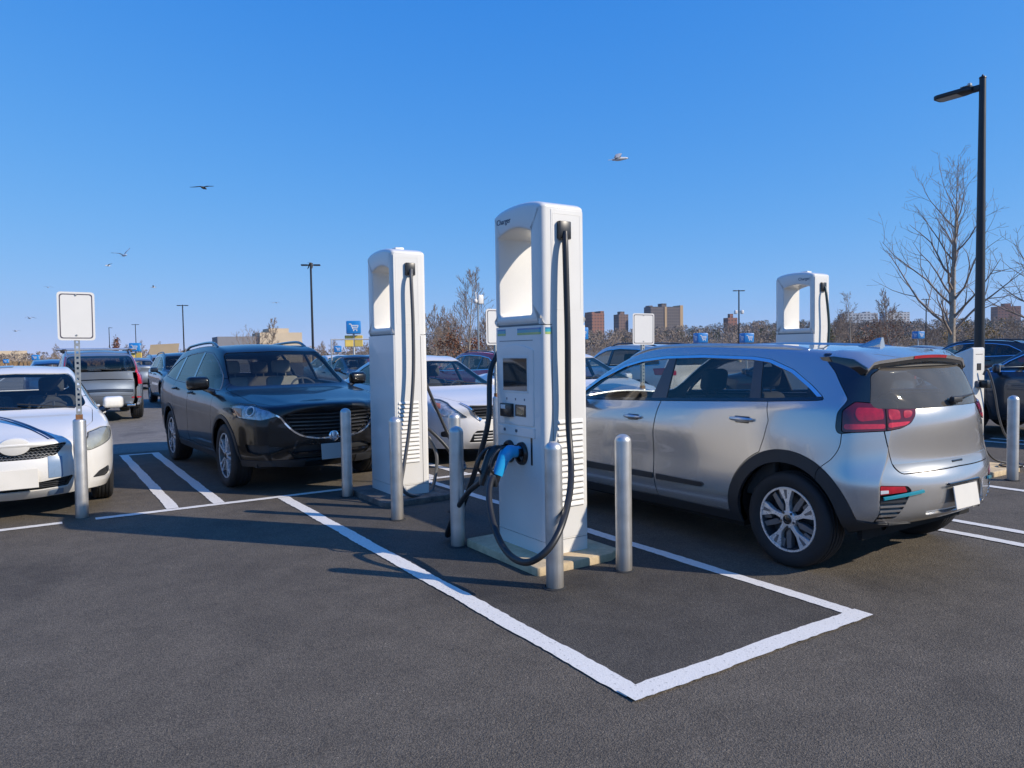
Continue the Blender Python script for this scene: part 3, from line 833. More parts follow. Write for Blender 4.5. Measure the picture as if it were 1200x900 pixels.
    for s in ('left', 'right'):
        panel('pillar_panel', BL, 'gloss_black', root, off=.001, mode=s)
        lamp = panel('tail_lamp', TL, 'lamp_dark_red', root, off=.004, mode=s, thick=.012)
        for poly in ([(-.74, 1.135), (-.90, 1.13), (-.905, 1.06), (-.75, 1.045), (-.725, 1.09)], [(-.935, 1.125), (-1.01, 1.115), (-1.015, 1.055), (-.935, 1.055)], [(-1.035, 1.112), (-1.10, 1.108), (-1.09, 1.07), (-1.035, 1.06)], [(-.66, 1.03), (-.91, 1.03), (-.91, 1.0), (-.66, .995)], [(-.93, 1.036), (-1.085, 1.042), (-1.05, 1.018), (-.93, 1.004)]):
            q, _ = split(TL, region(rounded(poly, .02, 4), 'rz'), 0, 2)
            panel('lamp_cell', q, 'lamp_bright_red' if poly[0][1] < 1.05 else 'lamp_red', lamp, off=.006, mode=s, thick=.006)
        seam, _ = split(TL, region([(-.924, 1.3), (-.918, 1.3), (-.918, .9), (-.924, .9)], 'rz'), 0, 3)
        panel('lamp_seam', seam, 'dark', lamp, off=.007, mode=s)
    # side panes: chrome on the upper edge, black pillars, three panes
    up = lambda V: np.interp(V[:, 0], [-1.6, -1.17, .45, 1.14], [1.20, 1.185, 1.13, 1.10]) - V[:, 2]
    inner = region(dlo, 'xz', grow=-.024)
    IN, RING = split(D, inner, 0, 2)
    CH, BK = split(RING, up, 0, 1)
    fg = [(1.12, 1.05), (.035, 1.05), (.0, 1.2), (-.045, 1.50), (.35, 1.5), (.9, 1.35)]
    rg = [(-.175, 1.05), (-.115, 1.50), (-.90, 1.5), (-.965, 1.3), (-1.02, 1.1)]
    qg = [(-1.13, 1.1), (-1.05, 1.3), (-.985, 1.5), (-1.5, 1.5), (-1.7, 1.1)]
    FG, IN = split(IN, region(fg, 'xz'), .002, 2)
    RG, IN = split(IN, region(rg, 'xz'), .002, 2)
    QG, IN = split(IN, region(qg, 'xz'), .002, 2)
    # doors under the belt
    arc = [(-1.35 + .50 * math.cos(a), .335 + .50 * math.sin(a)) for a in np.linspace(rad(66), rad(2), 12)]
    rd = [(-.115, 1.2), (-.115, 1.09), (-.075, .85), (-.07, .5), (-.10, .31)] [::-1] + [(-1.17, 1.2), (-1.172, 1.152), (-1.212, 1.02), (-1.185, .90)] + arc + [(-.845, .31)]
    fd = [(-.111, 1.2), (-.111, 1.09), (-.071, .85), (-.066, .5), (-.096, .31), (.96, .29), (1.02, .5), (1.04, 1.2)]
    FD, S = split(S, region(fd, 'xz', ygt(.6), zlt(1.2)), .006, 2)
    RD, S = split(S, region(rd, 'xz', ygt(.6), zlt(1.2)), .006, 2)
    hood = rounded([(2.03, -1), (2.03, .35), (1.9, .58), (1.5, .70), (1.24, .70), (1.20, .6), (1.30, -1)], .03, 3)
    HD, S = split(S, region(hood, 'xy', zgt(.78)), .006, 1)
    hl = rounded([(-.76, .80), (-.86, .84), (-1.1, .82), (-1.2, .74), (-1.12, .69), (-.84, .71)], .03, 3)
    HL, S = split(S, region(hl, 'fz', xgt(1.4), ygt(.3)), .006, 2)
    gr = rounded([(-1, .44), (.5, .44), (.58, .34), (.5, .28), (-1, .28)], .03, 3)
    GR, S = split(S, region(gr, 'yz', xgt(1.7)), .004, 1)
    panel('body', S, 'silver', root)
    panel('hood', HD, 'silver', root)
    panel('grille', GR, 'clad', root, off=-.02)
    panel('windscreen', WS, 'glass_clear', root, off=-.004, thick=0)
    for s in ('left', 'right'):
        hl_o = panel('headlamp', HL, 'lens', root, mode=s, thick=0)
        panel('lamp_housing', HL, 'satin', hl_o, mode=s, off=-.03, thick=0)
        fdo = panel('door', FD, 'silver', root, mode=s); rdo = panel('door', RD, 'silver', root, mode=s)
        panel('window', FG, 'glass_side', fdo, mode=s, off=-.005, thick=0)
        panel('window', RG, 'glass_rear_side', rdo, mode=s, off=-.005, thick=0)
        panel('quarter_window', QG, 'glass_rear_side', root, mode=s, off=-.005, thick=0)
        panel('window_trim', CH, 'chrome', root, mode=s, off=.003)
        panel('window_seal', BK, 'gloss_black', root, mode=s, off=.0)
        panel('pillar_cover', IN, 'pillar_film', root, mode=s, off=-.001)
        for dr, poly in ((rdo, [(-.62, .480), (-.60, .462), (-.105, .455), (-.105, .50), (-.6, .497)]), (fdo, [(-.06, .455), (-.06, .50), (.98, .50), (1.0, .44)])):
            q, _ = split(RD if dr is rdo else FD, region(poly, 'xz'), 0, 2)
            panel('door_strip', q, 'clad', dr, mode=s, off=.012, thick=.014)
        for dr, hx, hz in ((fdo, .175, .955), (rdo, -.985, 1.012)):
            handle_part(bv, hx, hz, 1 if s == 'left' else -1, dr, 'satin')
    # roof: rails, fin aerial, spoiler with its third brake lamp
    for s in (1, -1):
        pts = []
        for x in np.linspace(.55, -1.32, 22):
            h, _ = hit_z(bv, x, .555 if x < .3 else .555)
            t = (x + 1.32) / 1.87; lift = .012 * min(1, min(t, 1 - t) * 9) ** .7
            pts.append((x, s * (.555 + .01), h.z + lift - .006))
        MB().tube(pts, [.012] + [.017] * 20 + [.012], 8).build('roof_rail', 'satin', root, smooth=True)
    m = MB()
    fin = [(-1.30, 0), (-1.50, .075), (-1.53, .078), (-1.535, .0)]
    h, _ = hit_z(bv, -1.42, 0)
    for k, (yy, sc) in enumerate(((-.03, .25), (-.012, 1), (.012, 1), (.03, .25))):
        m.v += [(x, yy, h.z - .012 + z * sc + (0 if sc == 1 else 0)) for x, z in fin]
    for k in range(3):
        for q in range(4): a = k * 4 + q; b = k * 4 + (q + 1) % 4; m.f.append((a, b, b + 4, a + 4))
    m.f += [(0, 1, 2, 3), (12, 13, 14, 15)]
    m.build('fin_aerial', 'silver', root, smooth=True, angle=60)
    m = MB(); ys = np.linspace(-.63, .63, 25); sec = []
    for y in ys:
        f = abs(y) / .63
        hf, _ = hit_z(bv, -1.50, y); zf = hf.z + .004
        xt = -1.885 + .085 * f ** 2.2; zt = zf - .058 - .02 * f ** 2
        hm, _ = hit_z(bv, -1.66, y * .98)
        prof = [(-1.46, zf - .005), (-1.56, zf + .003), (-1.70, zf - .012), (xt, zt), (xt + .006, zt - .022), (-1.74, zt - .04), (-1.66, zf - .07), (-1.55, zf - .05)]
        sec.append([(x, y, z) for x, z in prof])
    P = 8
    for r in sec: m.v += r
    for i in range(len(sec) - 1):
        for k in range(P): a = i * P + k; b = i * P + (k + 1) % P; m.f.append((a, b, b + P, a + P))
    m.f += [tuple(range(P)), tuple((len(sec) - 1) * P + k for k in range(P))]
    lipm = MB()
    for r in sec: lipm.v += [(r[4][0] + .004, r[4][1], r[4][2] + .004), (r[4][0] + .012, r[4][1], r[4][2] - .022), (r[5][0], r[5][1], r[5][2] - .03), (r[6][0], r[6][1], r[6][2] - .012)]
    for i in range(len(sec) - 1):
        for k in range(3): a = 4 * i + k; lipm.f.append((a, a + 1, a + 5, a + 4))
    spo = m.build('spoiler', 'silver', root, smooth=True, angle=45)
    lipm.build('spoiler_underside', 'clad_gloss', spo, smooth=True)
    for s in (1, -1):
        q = MB(); y0 = s * .632
        hf, _ = hit_z(bv, -1.50, .62); z0 = hf.z
        q.prism([(-1.45, z0 - .002), (-1.56, z0 + .004), (-1.70, z0 - .015), (-1.80, z0 - .075), (-1.80, z0 - .10), (-1.70, z0 - .16), (-1.60, z0 - .14)], y0 - .012, y0 + .012, 'xz', bevel=.005, seg=2)
        q.build('spoiler_fin', 'gloss_black', root, smooth=True)
    m = MB()
    L = len(sec)
    for i in range(8, 17):
        a, b = sec[i][3], sec[i][4]
        m.v += [(a[0] - .004, a[1], a[2] - .001), (b[0] - .004, b[1], b[2] + .001)]
    for i in range(8): m.f.append((2 * i, 2 * i + 2, 2 * i + 3, 2 * i + 1))
    m.build('brake_lamp', 'lamp_red', spo)
    # rear wiper
    w = MB()
    hp, nn = hit_x(bv, 0.0, 1.155, -1)
    w.cyl(hp, hp + Vector((-.035, 0, .0)), .03, .022, 12)
    pts = []
    for y in np.linspace(0.0, -.36, 8):
        hh, n2 = hit_x(bv, abs(y), 1.165 + .05 * (-y), -1); pts.append(Vector((hh.x, y, hh.z)) + Vector((-.03, 0, .005)))
    w.tube([tuple(p) for p in pts], [.014, .012, .010, .009, .008, .008, .007, .006], 6)
    w.rbox(hp.x - .045, hp.x - .01, -.07, .05, 1.145, 1.185, .012, 2)
    w.build('rear_wiper', 'clad', root, smooth=True)
    mirror_pair(root, .93, .86, 1.14, 'silver')
    cabin(root, .15, -.85, .42, .82, 'cloth', 1, dash_x=.95, dash_z=1.0)
    MB().rbox(-1.86, -1.12, -.66, .66, .965, .985, .008, 1).build('parcel_shelf', 'lining', root)
    for s in (1, -1):
        MB().rbox(-1.2, 1.1, s * .76 - .03, s * .76 + .03, .45, 1.03, .02, 2).build('door_card', 'dash', root)
    underbody(root, SILVER, (-1.35, 1.35), .335, .86, -1.93, 2.1)
    add_wheels(root, (-1.35, 1.35), .872, .335, .215, .225, dict(kind='y', n=5, rot=.0, fix=True))
    return root

def handle_part(bv, x, z, s, par, mat, L=.2):
    h, n = hit_y(bv, x, z)
    m = MB(); pts = []; rr = []
    for k in range(11):
        t = k / 10; u = (t - 0.5) * L
        hh, _ = hit_y(bv, x + u, z)
        pts.append((x + u, s * (hh.y + .012 + .026 * math.sin(math.pi * t) ** .5), z + .004)); rr.append(.010 + .008 * math.sin(math.pi * t))
    m.tube(pts, rr, 8)
    m.build('handle', mat, par, smooth=True)
    MB().rbox(x - L * .32, x + L * .32, min(s * (h.y - .006), s * (h.y + .004)), max(s * (h.y - .006), s * (h.y + .004)), z - .03, z + .024, .004, 2).build('handle_cup', 'clad_gloss', par)
# ---------------------------------------------------------------- other cars from key measurements
def gen_spec(p):
    w = p['w']; xr, xn = p['xr'], p['xn']; xc, xh, xrr = p['xc'], p['xh'], p['xrr']; xb = p.get('xb', xr + .1)
    zc_pts = sorted(p['zc']); zc = lambda x: float(np.interp(x, *zip(*zc_pts)))
    belt = lambda x: float(np.interp(x, *zip(*sorted(p['belt']))))
    sill = lambda x: float(np.interp(x, [xr, xr + .5, xn - .5, xn], [p['zs'] + .13, p['zs'], p['zs'], p['zs'] + .03]))
    tail, nose = p.get('tail_in', .19), p.get('nose_in', .28)
    X = [xr + tail * .9, xr + tail * 1.5]
    if p['kind'] == 'sedan': X += [xr + .42 * (xb - xr) + .1, xb, (xb + xrr) / 2, xrr]
    else: X += [xrr] if xrr > xr + tail * 1.5 + .08 else []
    m = xrr
    for t in (.25, .5, .75): X.append(xrr + (xh - xrr) * t)
    X += [xh, xh * .5 + xc * .5, xc]
    L = xn - nose * .45 - xc
    X += [xc + .3 * L, xc + .62 * L, xc + .86 * L, xn - nose * .45]
    X = sorted(set(round(x, 4) for x in X))
    plan = lambda x: float(np.interp(x, [xr + tail * .9, xr + tail * 1.5, xr + tail * 2.4, xr + .75, xn - .9, xn - nose * 1.6, xn - nose * .8, xn - nose * .45], p.get('plan', [.82, .905, .955, 1, 1, .965, .86, .74])))
    top = lambda x: float(np.interp(x, [xr + .05, xr + tail * 1.5 + .02, xb if p['kind'] == 'sedan' else xrr, xrr, xh, (xh + xc) / 2, xc, xc + .45 * L, xn], p.get('top', [.60, .64, .70, .695, .70, .735, .80, .72, .50] if p['kind'] != 'sedan' else [.74, .76, .80, .66, .67, .72, .80, .74, .52])))
    drop8 = lambda x: float(np.interp(x, [xr + .1, xrr, xh, xc, xn], [.03 if p['kind'] == 'sedan' else .012, .075, .075, .018, .03]))
    def gh(x): return max(0.0, min(1.0, (zc(x) - belt(x)) / (p['H'] - belt(x))))
    fr = p.get('fz', [0, .18, .38, .55, .70, .86, 1.0]); fy = p.get('fy', [.925, .975, .995, .997, 1.0, .99, .962])
    def sh(x): return min(belt(x) - .06, zc(x) - .07)
    xs = X; rows = []
    for k in range(7):
        rows.append(dict(y=[(x, w * fy[k] * plan(x)) for x in xs], z=[(x, sill(x) + (sh(x) - sill(x)) * fr[k]) for x in xs]))
    rows.append(dict(y=[(x, w * .925 * plan(x) - (.03 * w * (1 - gh(x)))) for x in xs], z=[(x, min(belt(x), zc(x) - .035)) for x in xs]))
    pl = lambda x: max(plan(x), .9) if x > 0 else plan(x) ** .5
    for k, (fy_, fz_) in enumerate(((1, 1), (.82, .42), (.42, .12), (0, 0))):
        rows.append(dict(y=[(x, w * top(x) * fy_ * pl(x)) for x in xs], z=[(x, zc(x) - drop8(x) * fz_) for x in xs]))
    i_h = min(range(len(X)), key=lambda i: abs(X[i] - xh)); i_c = min(range(len(X)), key=lambda i: abs(X[i] - xc))
    bow = {i_h: .06, i_c: .16}
    for i in range(i_h + 1, i_c): bow[i] = .10
    for i in range(i_c + 1, len(X)): bow[i] = p.get('nose_bow', .10)
    bow[len(X) - 1] = nose * .55
    bow[0] = -tail * .9; bow[1] = -tail * .6
    return dict(X=X, rows=rows, bow=bow, rear=p['rear'], front=p['front'], top=top, zc=zc, belt=belt)

def gen_car(p, root):
    sp = gen_spec(p); w = p['w']; lvl = p.get('level', 4)
    S0 = body_surface(sp, lvl); bv = bvh_of(S0); S = S0
    R = p['R']; axles = p['axles']; ra = R + p.get('arch', .07); sub = 2 if lvl >= 4 else 1
    for cx in axles:
        _, S = split(S, circle(cx, R, ra, ygt(w * .5)), 0, sub)
    xc, xh, xrr, xr = p['xc'], p['xh'], p['xrr'], p['xr']; zc = sp['zc']; belt = sp['belt']; top = sp['top']
    dlo = rounded(p['dlo'], p.get('dlo_r', .03), 3)
    D, S = split(S, region(dlo, 'xz', ygt(w * .45)), .004, sub)
    ws = p.get('ws') or [(-1, zc(xc) + .02), (w * .80 - .09, zc(xc) + .012), (w * .80 - .045, zc(xc) + .045), (w * top(xh) - .03, zc(xh) - .085), (w * top(xh) - .07, zc(xh) - .055), (-1, zc(xh) - .02)]
    WS, S = split(S, region(rounded(ws, .03, 3), 'yz', xgt(xh - .25), xlt(xc + .22)), .006, sub)
    RW = None
    if 'rw' in p:
        RW, S = split(S, region(rounded(p['rw'], .04, 3), 'yz', xlt(xrr + .25)), .005, sub)
    panel('inner_shell', S, 'lining', root, off=-.05, thick=-.042)
    paintm = p['paint']; extra = {}
    # cut-outs: (name, polygon, projection, conditions, material, offset, sides?, thickness)
    done = []
    for c in p.get('cuts', []):
        q, S = split(S, region(rounded(c['poly'], c.get('r', .02), 3), c['ax'], *c.get('if', [])), c.get('gap', .005), c.get('ref', sub))
        done.append((c, q))
    if p.get('clad'):
        zt, cr = p['clad']
        def clad(V):
            f = [sdpoly([(-4, -1), (-4, zt), (4, zt), (4, -1)], V[:, [0, 2]])]
            if cr:
                for cx in axles: f.append(np.hypot(V[:, 0] - cx, V[:, 2] - R) - ra - cr)
            return np.maximum(np.minimum.reduce(f), .3 - V[:, 1])
        CL, S = split(S, clad, .003, sub)
        panel('lower_cladding', CL, 'clad', root, off=.006, thick=.03)
    panel('seam_backing', S, 'dark', root, off=-.024, rim=False)
    doors = []
    for dp in p.get('doors', []):
        q, S = split(S, region(dp, 'xz', ygt(w * .55)), .006, sub); doors.append(q)
    HD = None
    if 'hood' in p:
        HD, S = split(S, region(rounded(p['hood'], .04, 3), 'xy', zgt(p.get('hood_z', .6)), xgt(xc - .2)), .006, sub)
    TR = None
    if 'tail' in p:
        TR, S = split(S, region(rounded(p['tail'], .04, 3), 'yz', xlt(p.get('tail_x', xr + .5))), .006, sub)
    panel('body', S, paintm, root)
    if HD: panel('hood', HD, paintm, root)
    to = None
    if TR: to = panel(p.get('tail_name', 'tailgate'), TR, paintm, root)
    panel('windscreen', WS, 'glass_clear', root, off=-.004, thick=0)
    if RW: panel('rear_window', RW, p.get('rw_glass', 'glass_dark'), to if (to and p['kind'] != 'sedan') else root, off=-.005, thick=0)
    IN, RING = split(D, region(dlo, 'xz', grow=-p.get('ring', .018)), 0, sub)
    panes = []
    for pp in p['panes']:
        q, IN = split(IN, region(pp, 'xz'), .002, sub); panes.append(q)
    for s in ('left', 'right'):
        ds = [panel('door', q, paintm, root, mode=s) for q in doors]
        for q, (gm, di) in zip(panes, p['pane_info']):
            panel('window', q, gm, ds[di] if di is not None and di < len(ds) else root, mode=s, off=-.004, thick=0)
        panel('window_trim', RING, p.get('ring_mat', 'gloss_black'), root, mode=s, off=.002)
        panel('pillar_cover', IN, 'gloss_black', root, mode=s)
        for di, (hx, hz) in enumerate(p.get('handles', [])):
            handle_part(bv, hx, hz, 1 if s == 'left' else -1, ds[di] if di < len(ds) else root, p.get('handle_mat', paintm), .2)
    for c, q in done:
        modes = ('left', 'right') if c.get('pair') else ('both',)
        for s in modes:
            o = panel(c['name'], q, c['mat'], root, mode=s, off=c.get('off', 0), thick=c.get('thick', .014))
            if o is None: continue
            if 'back' in c: panel(c['back'][0], q, c['back'][1], o, mode=s, off=c['back'][2], thick=0)
            for sc in c.get('subs', []):
                z, _ = split(q, region(rounded(sc['poly'], sc.get('r', .01), 3), c['ax']), 0, 2)
                panel(sc['name'], z, sc['mat'], o, mode=s, off=sc.get('off', .003), thick=sc.get('thick', .01))
    if 'mirror' in p: mirror_pair(root, *p['mirror'])
    cabin(root, *p['cabin'][:4], p.get('cloth', 'cloth'), 1, dash_x=p['cabin'][4], dash_z=p['cabin'][5])
    underbody(root, sp, axles, R, w * .97, xr + .05, p['xn'] - .05, p['zs'] - .02)
    add_wheels(root, axles, w - .02, R, p.get('tw', .215), p['rimr'], p.get('wheel', dict(kind='plain', n=5)))
    return bv, S0, sp

def rails(root, bv, x0, x1, y, mat, lift=.05, r=.016):
    for s in (1, -1):
        pts = []; n = 16
        for i in range(n + 1):
            t = i / n; x = x0 + (x1 - x0) * t
            h, _ = hit_z(bv, x, y)
            pts.append((x, s * y, h.z - .01 + lift * min(1, min(t, 1 - t) * 7) ** .6))
        MB().tube(pts, r, 8).build('roof_rail', mat, root, smooth=True)

def plate(root, bv, z, s, mat, hw=.155, hh=.08, tilt=0, out=.012, y=0.0):
    h, n = hit_x(bv, y, z, s)
    m = MB().rbox(-.004, .004, -hw, hw, -hh, hh, .003, 1)
    m.xf(Matrix.Translation((h.x + s * out, y, z)) @ Matrix.Rotation(rad(tilt), 4, 'Y'))
    return m.build('number_plate', mat, root)

# ---- black seven-seat suv, nose towards the chargers
def black_suv(loc, rz):
    root = thing('family_suv', 'glossy black SUV with chrome winged grille, parked behind the hatched wedge', 'car', loc, rz)
    p = dict(kind='suv', w=.965, H=1.69, xr=-2.66, xn=2.42, xc=1.05, xh=.32, xrr=-2.05, zs=.29, R=.372, rimr=.262, axles=(-1.4375, 1.4375), tw=.245, arch=.065, nose_in=.34,
        zc=[(-2.66, 1.17), (-2.5, 1.22), (-2.3, 1.42), (-2.05, 1.60), (-1.5, 1.66), (-.8, 1.69), (-.2, 1.69), (.1, 1.672), (.32, 1.625), (.68, 1.39), (1.05, 1.15), (1.5, 1.10), (1.9, 1.045), (2.2, 1.0), (2.34, .965), (2.42, .915)],
        belt=[(-2.66, 1.24), (-2, 1.23), (-1, 1.17), (0, 1.13), (1.05, 1.10), (1.6, 1.05), (2.1, .97), (2.4, .9)],
        rear=[(-2.58, .42, 2), (-2.64, .5, 2), (-2.66, .65, 2), (-2.66, .8, 2), (-2.63, .95, 2), (-2.64, 1.08, 2)],
        front=[(2.30, .27, 2), (2.39, .37, 2.2), (2.43, .52, 2.2), (2.43, .66, 2.2), (2.425, .78, 2.2), (2.415, .88, 2.2)],
        dlo=[(1.0, 1.11), (-1.2, 1.185), (-2.02, 1.245), (-2.06, 1.27), (-1.95, 1.36), (-1.6, 1.50), (-1.1, 1.57), (-.4, 1.60), (.1, 1.57), (.42, 1.47), (.75, 1.30)],
        panes=[[(1.1, 1.0), (-.23, 1.0), (-.28, 1.7), (1.1, 1.7)], [(-.32, 1.0), (-1.14, 1.0), (-1.28, 1.7), (-.36, 1.7)], [(-1.23, 1.0), (-2.2, 1.0), (-2.2, 1.7), (-1.38, 1.7)]],
        pane_info=[('glass_side', 0), ('glass_dark', 1), ('glass_dark', None)], ring=.014, ring_mat='rim_mid',
        doors=[[(-.27, 1.25), (-.27, .40), (.92, .40), (.96, .7), (.98, 1.25)], [(-.282, 1.25), (-.282, .40), (-.98, .40), (-1.02, .60), (-1.12, .78), (-1.20, .98), (-1.19, 1.25)]],
        handles=[(-.10, 1.05), (-1.03, 1.08)], hood=[(2.335, -1), (2.32, .3), (2.22, .60), (1.9, .76), (1.06, .80), (1.02, .70), (1.20, -1)], hood_z=.84,
        paint='black_paint', clad=(.375, .045), mirror=(.80, .93, 1.20, 'black_paint', (.15, .25, .17)), cabin=(.05, -.95, .52, .88, 1.0, 1.10), cloth='cloth_tan',
        wheel=dict(kind='twin', n=5, m='machined', bm='rim_dark'), rw=[(-1, 1.24), (.62, 1.24), (.70, 1.29), (.60, 1.50), (-1, 1.56)],
        cuts=[
            dict(name='headlamp', poly=[(-.53, .965), (-.62, .875), (-.70, .842), (-1.04, .82), (-1.215, .858), (-1.225, .875), (-1.10, .94), (-.90, .988), (-.70, .995)], ax='fz', **{'if': [xgt(1.4), ygt(.3)]}, mat='lens', back=('lamp_housing', 'headlamp_bowl', -.02), pair=True, thick=.01, off=.003, r=.02,
                 subs=[dict(name='indicator', poly=[(-.56, .955), (-.64, .87), (-.76, .85), (-.74, .95)], mat='lamp_orange', off=-.014)]),
            dict(name='grille', poly=[(-1, .905), (.40, .895), (.535, .862), (.44, .72), (.32, .645), (.157, .617), (-1, .612)], ax='yz', **{'if': [xgt(1.9)]}, mat='dark', off=-.035, thick=.03),
            dict(name='lower_intake', poly=[(-1, .53), (.36, .525), (.50, .47), (.42, .385), (-1, .36)], ax='yz', **{'if': [xgt(1.9)]}, mat='clad', off=-.03, thick=.03),
            dict(name='fog_recess', poly=[(-.83, .55), (-.86, .47), (-1.0, .44), (-1.20, .47), (-1.30, .515), (-1.12, .545)], ax='fz', **{'if': [xgt(1.6), ygt(.4)]}, mat='clad', off=-.025, pair=True, thick=.03),
        ])
    bv, S0, sp = gen_car(p, root)
    for i, z in enumerate((.875, .835, .795, .755, .715, .675, .64)):
        yl = float(np.interp(z, [.615, .645, .72, .862, .9], [.15, .31, .43, .525, .42]))
        ribbon_on(bv, [(y, z - .012 * (1 - abs(y) / .6)) for y in np.linspace(-yl, yl, 25)], 'front', .018, -.024, .024).build('grille_bar', 'clad_gloss', root, smooth=True)
    half = [(.60, .872), (.555, .84), (.515, .78), (.46, .715), (.40, .665), (.32, .628), (.2, .605), (.1, .600), (0, .598)]
    cur = catmull(half + [(-y, z) for y, z in half[-2::-1]], 4)
    ribbon_on(bv, cur, 'front', .028, .002, .016).build('chrome_wing', 'chrome', root, smooth=True)
    h, _ = hit_x(bv, 0, .61, 1)
    MB().lathe([(.0005, .0), (.05, .0), (.058, -.006), (.06, -.02)], 28, axis='x', c=(h.x + .018, 0, .615)).build('grille_emblem', 'chrome', root, smooth=True)
    ribbon_on(bv, [(y, .445) for y in np.linspace(-.45, .45, 21)], 'front', .03, -.01, .02).build('intake_bar', 'gloss_black', root, smooth=True)
    hh = bv.ray_cast(Vector((2.9, .817, .92)), Vector((-1, 0, 0)))
    if hh[0] is not None:
        for s in (1, -1):
            nn = Vector((hh[1].x, s * hh[1].y, hh[1].z)); c = hh[0] - hh[1] * .022; c = Vector((c.x, s * c.y, c.z)); q = nn.to_track_quat('Z', 'Y').to_matrix().to_4x4()
            m = MB().lathe([(.046, .022), (.052, .024), (.058, .022), (.058, .0)], 28); m.xf(Matrix.Translation(c) @ q); m.build('lamp_ring', 'lamp_white', root, smooth=True)
            m = MB().lathe([(.044, .002), (.034, .010), (.018, .016), (.0005, .018)], 24); m.xf(Matrix.Translation(c) @ q); m.build('projector_lens', 'clad_gloss', root, smooth=True)
    plate(root, bv, .445, 1, 'plate_grey', .15, .088, -6, .03)
    rails(root, bv, .0, -1.85, .60, 'gloss_black', .055, .02)
    for s in (1, -1):
        pass
    return root, bv

# ---- white saloon with a blue racing stripe
def stripe_sedan(loc, rz):
    root = thing('saloon_car', 'white saloon with blue racing stripe and cloudy headlamps behind the sign post', 'car', loc, rz)
    p = dict(kind='sedan', w=.88, H=1.455, xr=-2.27, xn=2.25, xc=1.02, xh=.13, xrr=-1.0, xb=-1.62, zs=.22, R=.315, rimr=.20, axles=(-1.30, 1.30), tw=.2, arch=.055, nose_in=.34,
        zc=[(-2.27, 1.0), (-2.1, 1.055), (-1.62, 1.09), (-1.31, 1.27), (-1.0, 1.40), (-.55, 1.45), (-.2, 1.455), (.13, 1.41), (.57, 1.20), (1.02, .985), (1.4, .925), (1.75, .86), (2.02, .78), (2.15, .72), (2.25, .68)],
        belt=[(-2.27, 1.03), (-1.5, 1.03), (-.5, .985), (.4, .955), (1.02, .935), (1.6, .86), (2.0, .76), (2.25, .7)],
        rear=[(-2.18, .33, 2), (-2.25, .42, 2), (-2.28, .52, 2), (-2.27, .66, 2), (-2.24, .8, 2), (-2.24, .92, 2)],
        front=[(2.14, .20, 2), (2.23, .28, 2.2), (2.27, .38, 2.2), (2.27, .48, 2.2), (2.255, .58, 2.2), (2.22, .67, 2.2)],
        dlo=[(.98, .955), (-.5, 1.0), (-1.30, 1.04), (-1.33, 1.06), (-1.22, 1.16), (-1.0, 1.28), (-.7, 1.36), (-.25, 1.385), (.08, 1.34), (.42, 1.19), (.72, 1.06)],
        panes=[[(1.1, .8), (-.02, .8), (-.06, 1.7), (1.1, 1.7)], [(-.12, .8), (-1.5, .8), (-1.5, 1.7), (-.15, 1.7)]], pane_info=[('glass_side', 0), ('glass_side', 1)],
        doors=[[(-.06, 1.1), (-.06, .28), (.93, .28), (.98, .55), (1.0, 1.1)], [(-.072, 1.1), (-.072, .28), (-.85, .28), (-.9, .5), (-1.0, .68), (-1.06, .85), (-1.05, 1.1)]],
        handles=[(.1, .86), (-.85, .89)], hood=[(2.185, -1), (2.16, .3), (2.03, .52), (1.6, .68), (1.03, .715), (.99, .62), (1.17, -1)], hood_z=.63,
        paint='white_paint', mirror=(.70, .845, 1.01, 'white_paint', (.13, .22, .14)), cabin=(.0, -.85, .36, .80, .98, .93), cloth='cloth',
        rw=[(-1, 1.11), (.55, 1.115), (.60, 1.16), (.50, 1.32), (-1, 1.385)], rw_glass='glass_side',
        wheel=dict(kind='plain', n=7, m='rim_dark', bm='rim_dark'),
        cuts=[
            dict(name='headlamp', poly=[(-.49, .80), (-.56, .735), (-.66, .69), (-1.06, .622), (-1.13, .63), (-1.10, .70), (-.92, .79), (-.70, .822)], ax='fz', **{'if': [xgt(1.3), ygt(.3)]}, mat='lens', back=('clouded_inner_lens', 'lens_hazy', -.012), pair=True, thick=.01, off=.004, r=.03),
            dict(name='grille', poly=[(-1, .69), (.10, .69), (.17, .70), (.425, .728), (.40, .69), (.325, .61), (.2, .59), (-1, .585)], ax='yz', **{'if': [xgt(1.7)]}, mat='clad', off=-.03, thick=.03),
            dict(name='lower_intake', poly=[(-1, .36), (.2, .365), (.47, .402), (.42, .30), (.2, .285), (-1, .28)], ax='yz', **{'if': [xgt(1.7)]}, mat='clad', off=-.04, thick=.04),
            dict(name='fog_vent', poly=[(-.775, .43), (-.72, .345), (-.80, .33), (-1.04, .345), (-.95, .40)], ax='fz', **{'if': [xgt(1.6), ygt(.3)]}, mat='clad', off=-.02, pair=True, thick=.025),
        ])
    bv, S0, sp = gen_car(p, root)
    # honeycomb of the grille: crossing bars following the nose
    for z in (.605, .628, .651, .674, .697):
        yl = float(np.interp(z, [.585, .61, .69, .728], [.2, .325, .40, .42])); y0 = 0 if z < .69 else .15
        for a, b in (((-yl, yl),) if y0 == 0 else ((-yl, -y0), (y0, yl))):
            ribbon_on(bv, [(y, z + .006 * (1 if k % 2 else -1)) for k, y in enumerate(np.linspace(a, b, 41))], 'front', .005, -.022, .014).build('grille_bar', 'grey_paint', root)
    for z in (.305, .325, .345):
        ribbon_on(bv, [(y, z) for y in np.linspace(-.40, .40, 21)], 'front', .007, -.03, .016).build('intake_bar', 'rim_dark', root)
    h, n = hit_x(bv, 0, .71, 1)
    m = MB().lathe([(.0005, .008), (.06, .006), (.085, -.001), (.09, -.03)], 32); m.v = [(a * 1.45, b * .95, c) for a, b, c in m.v]
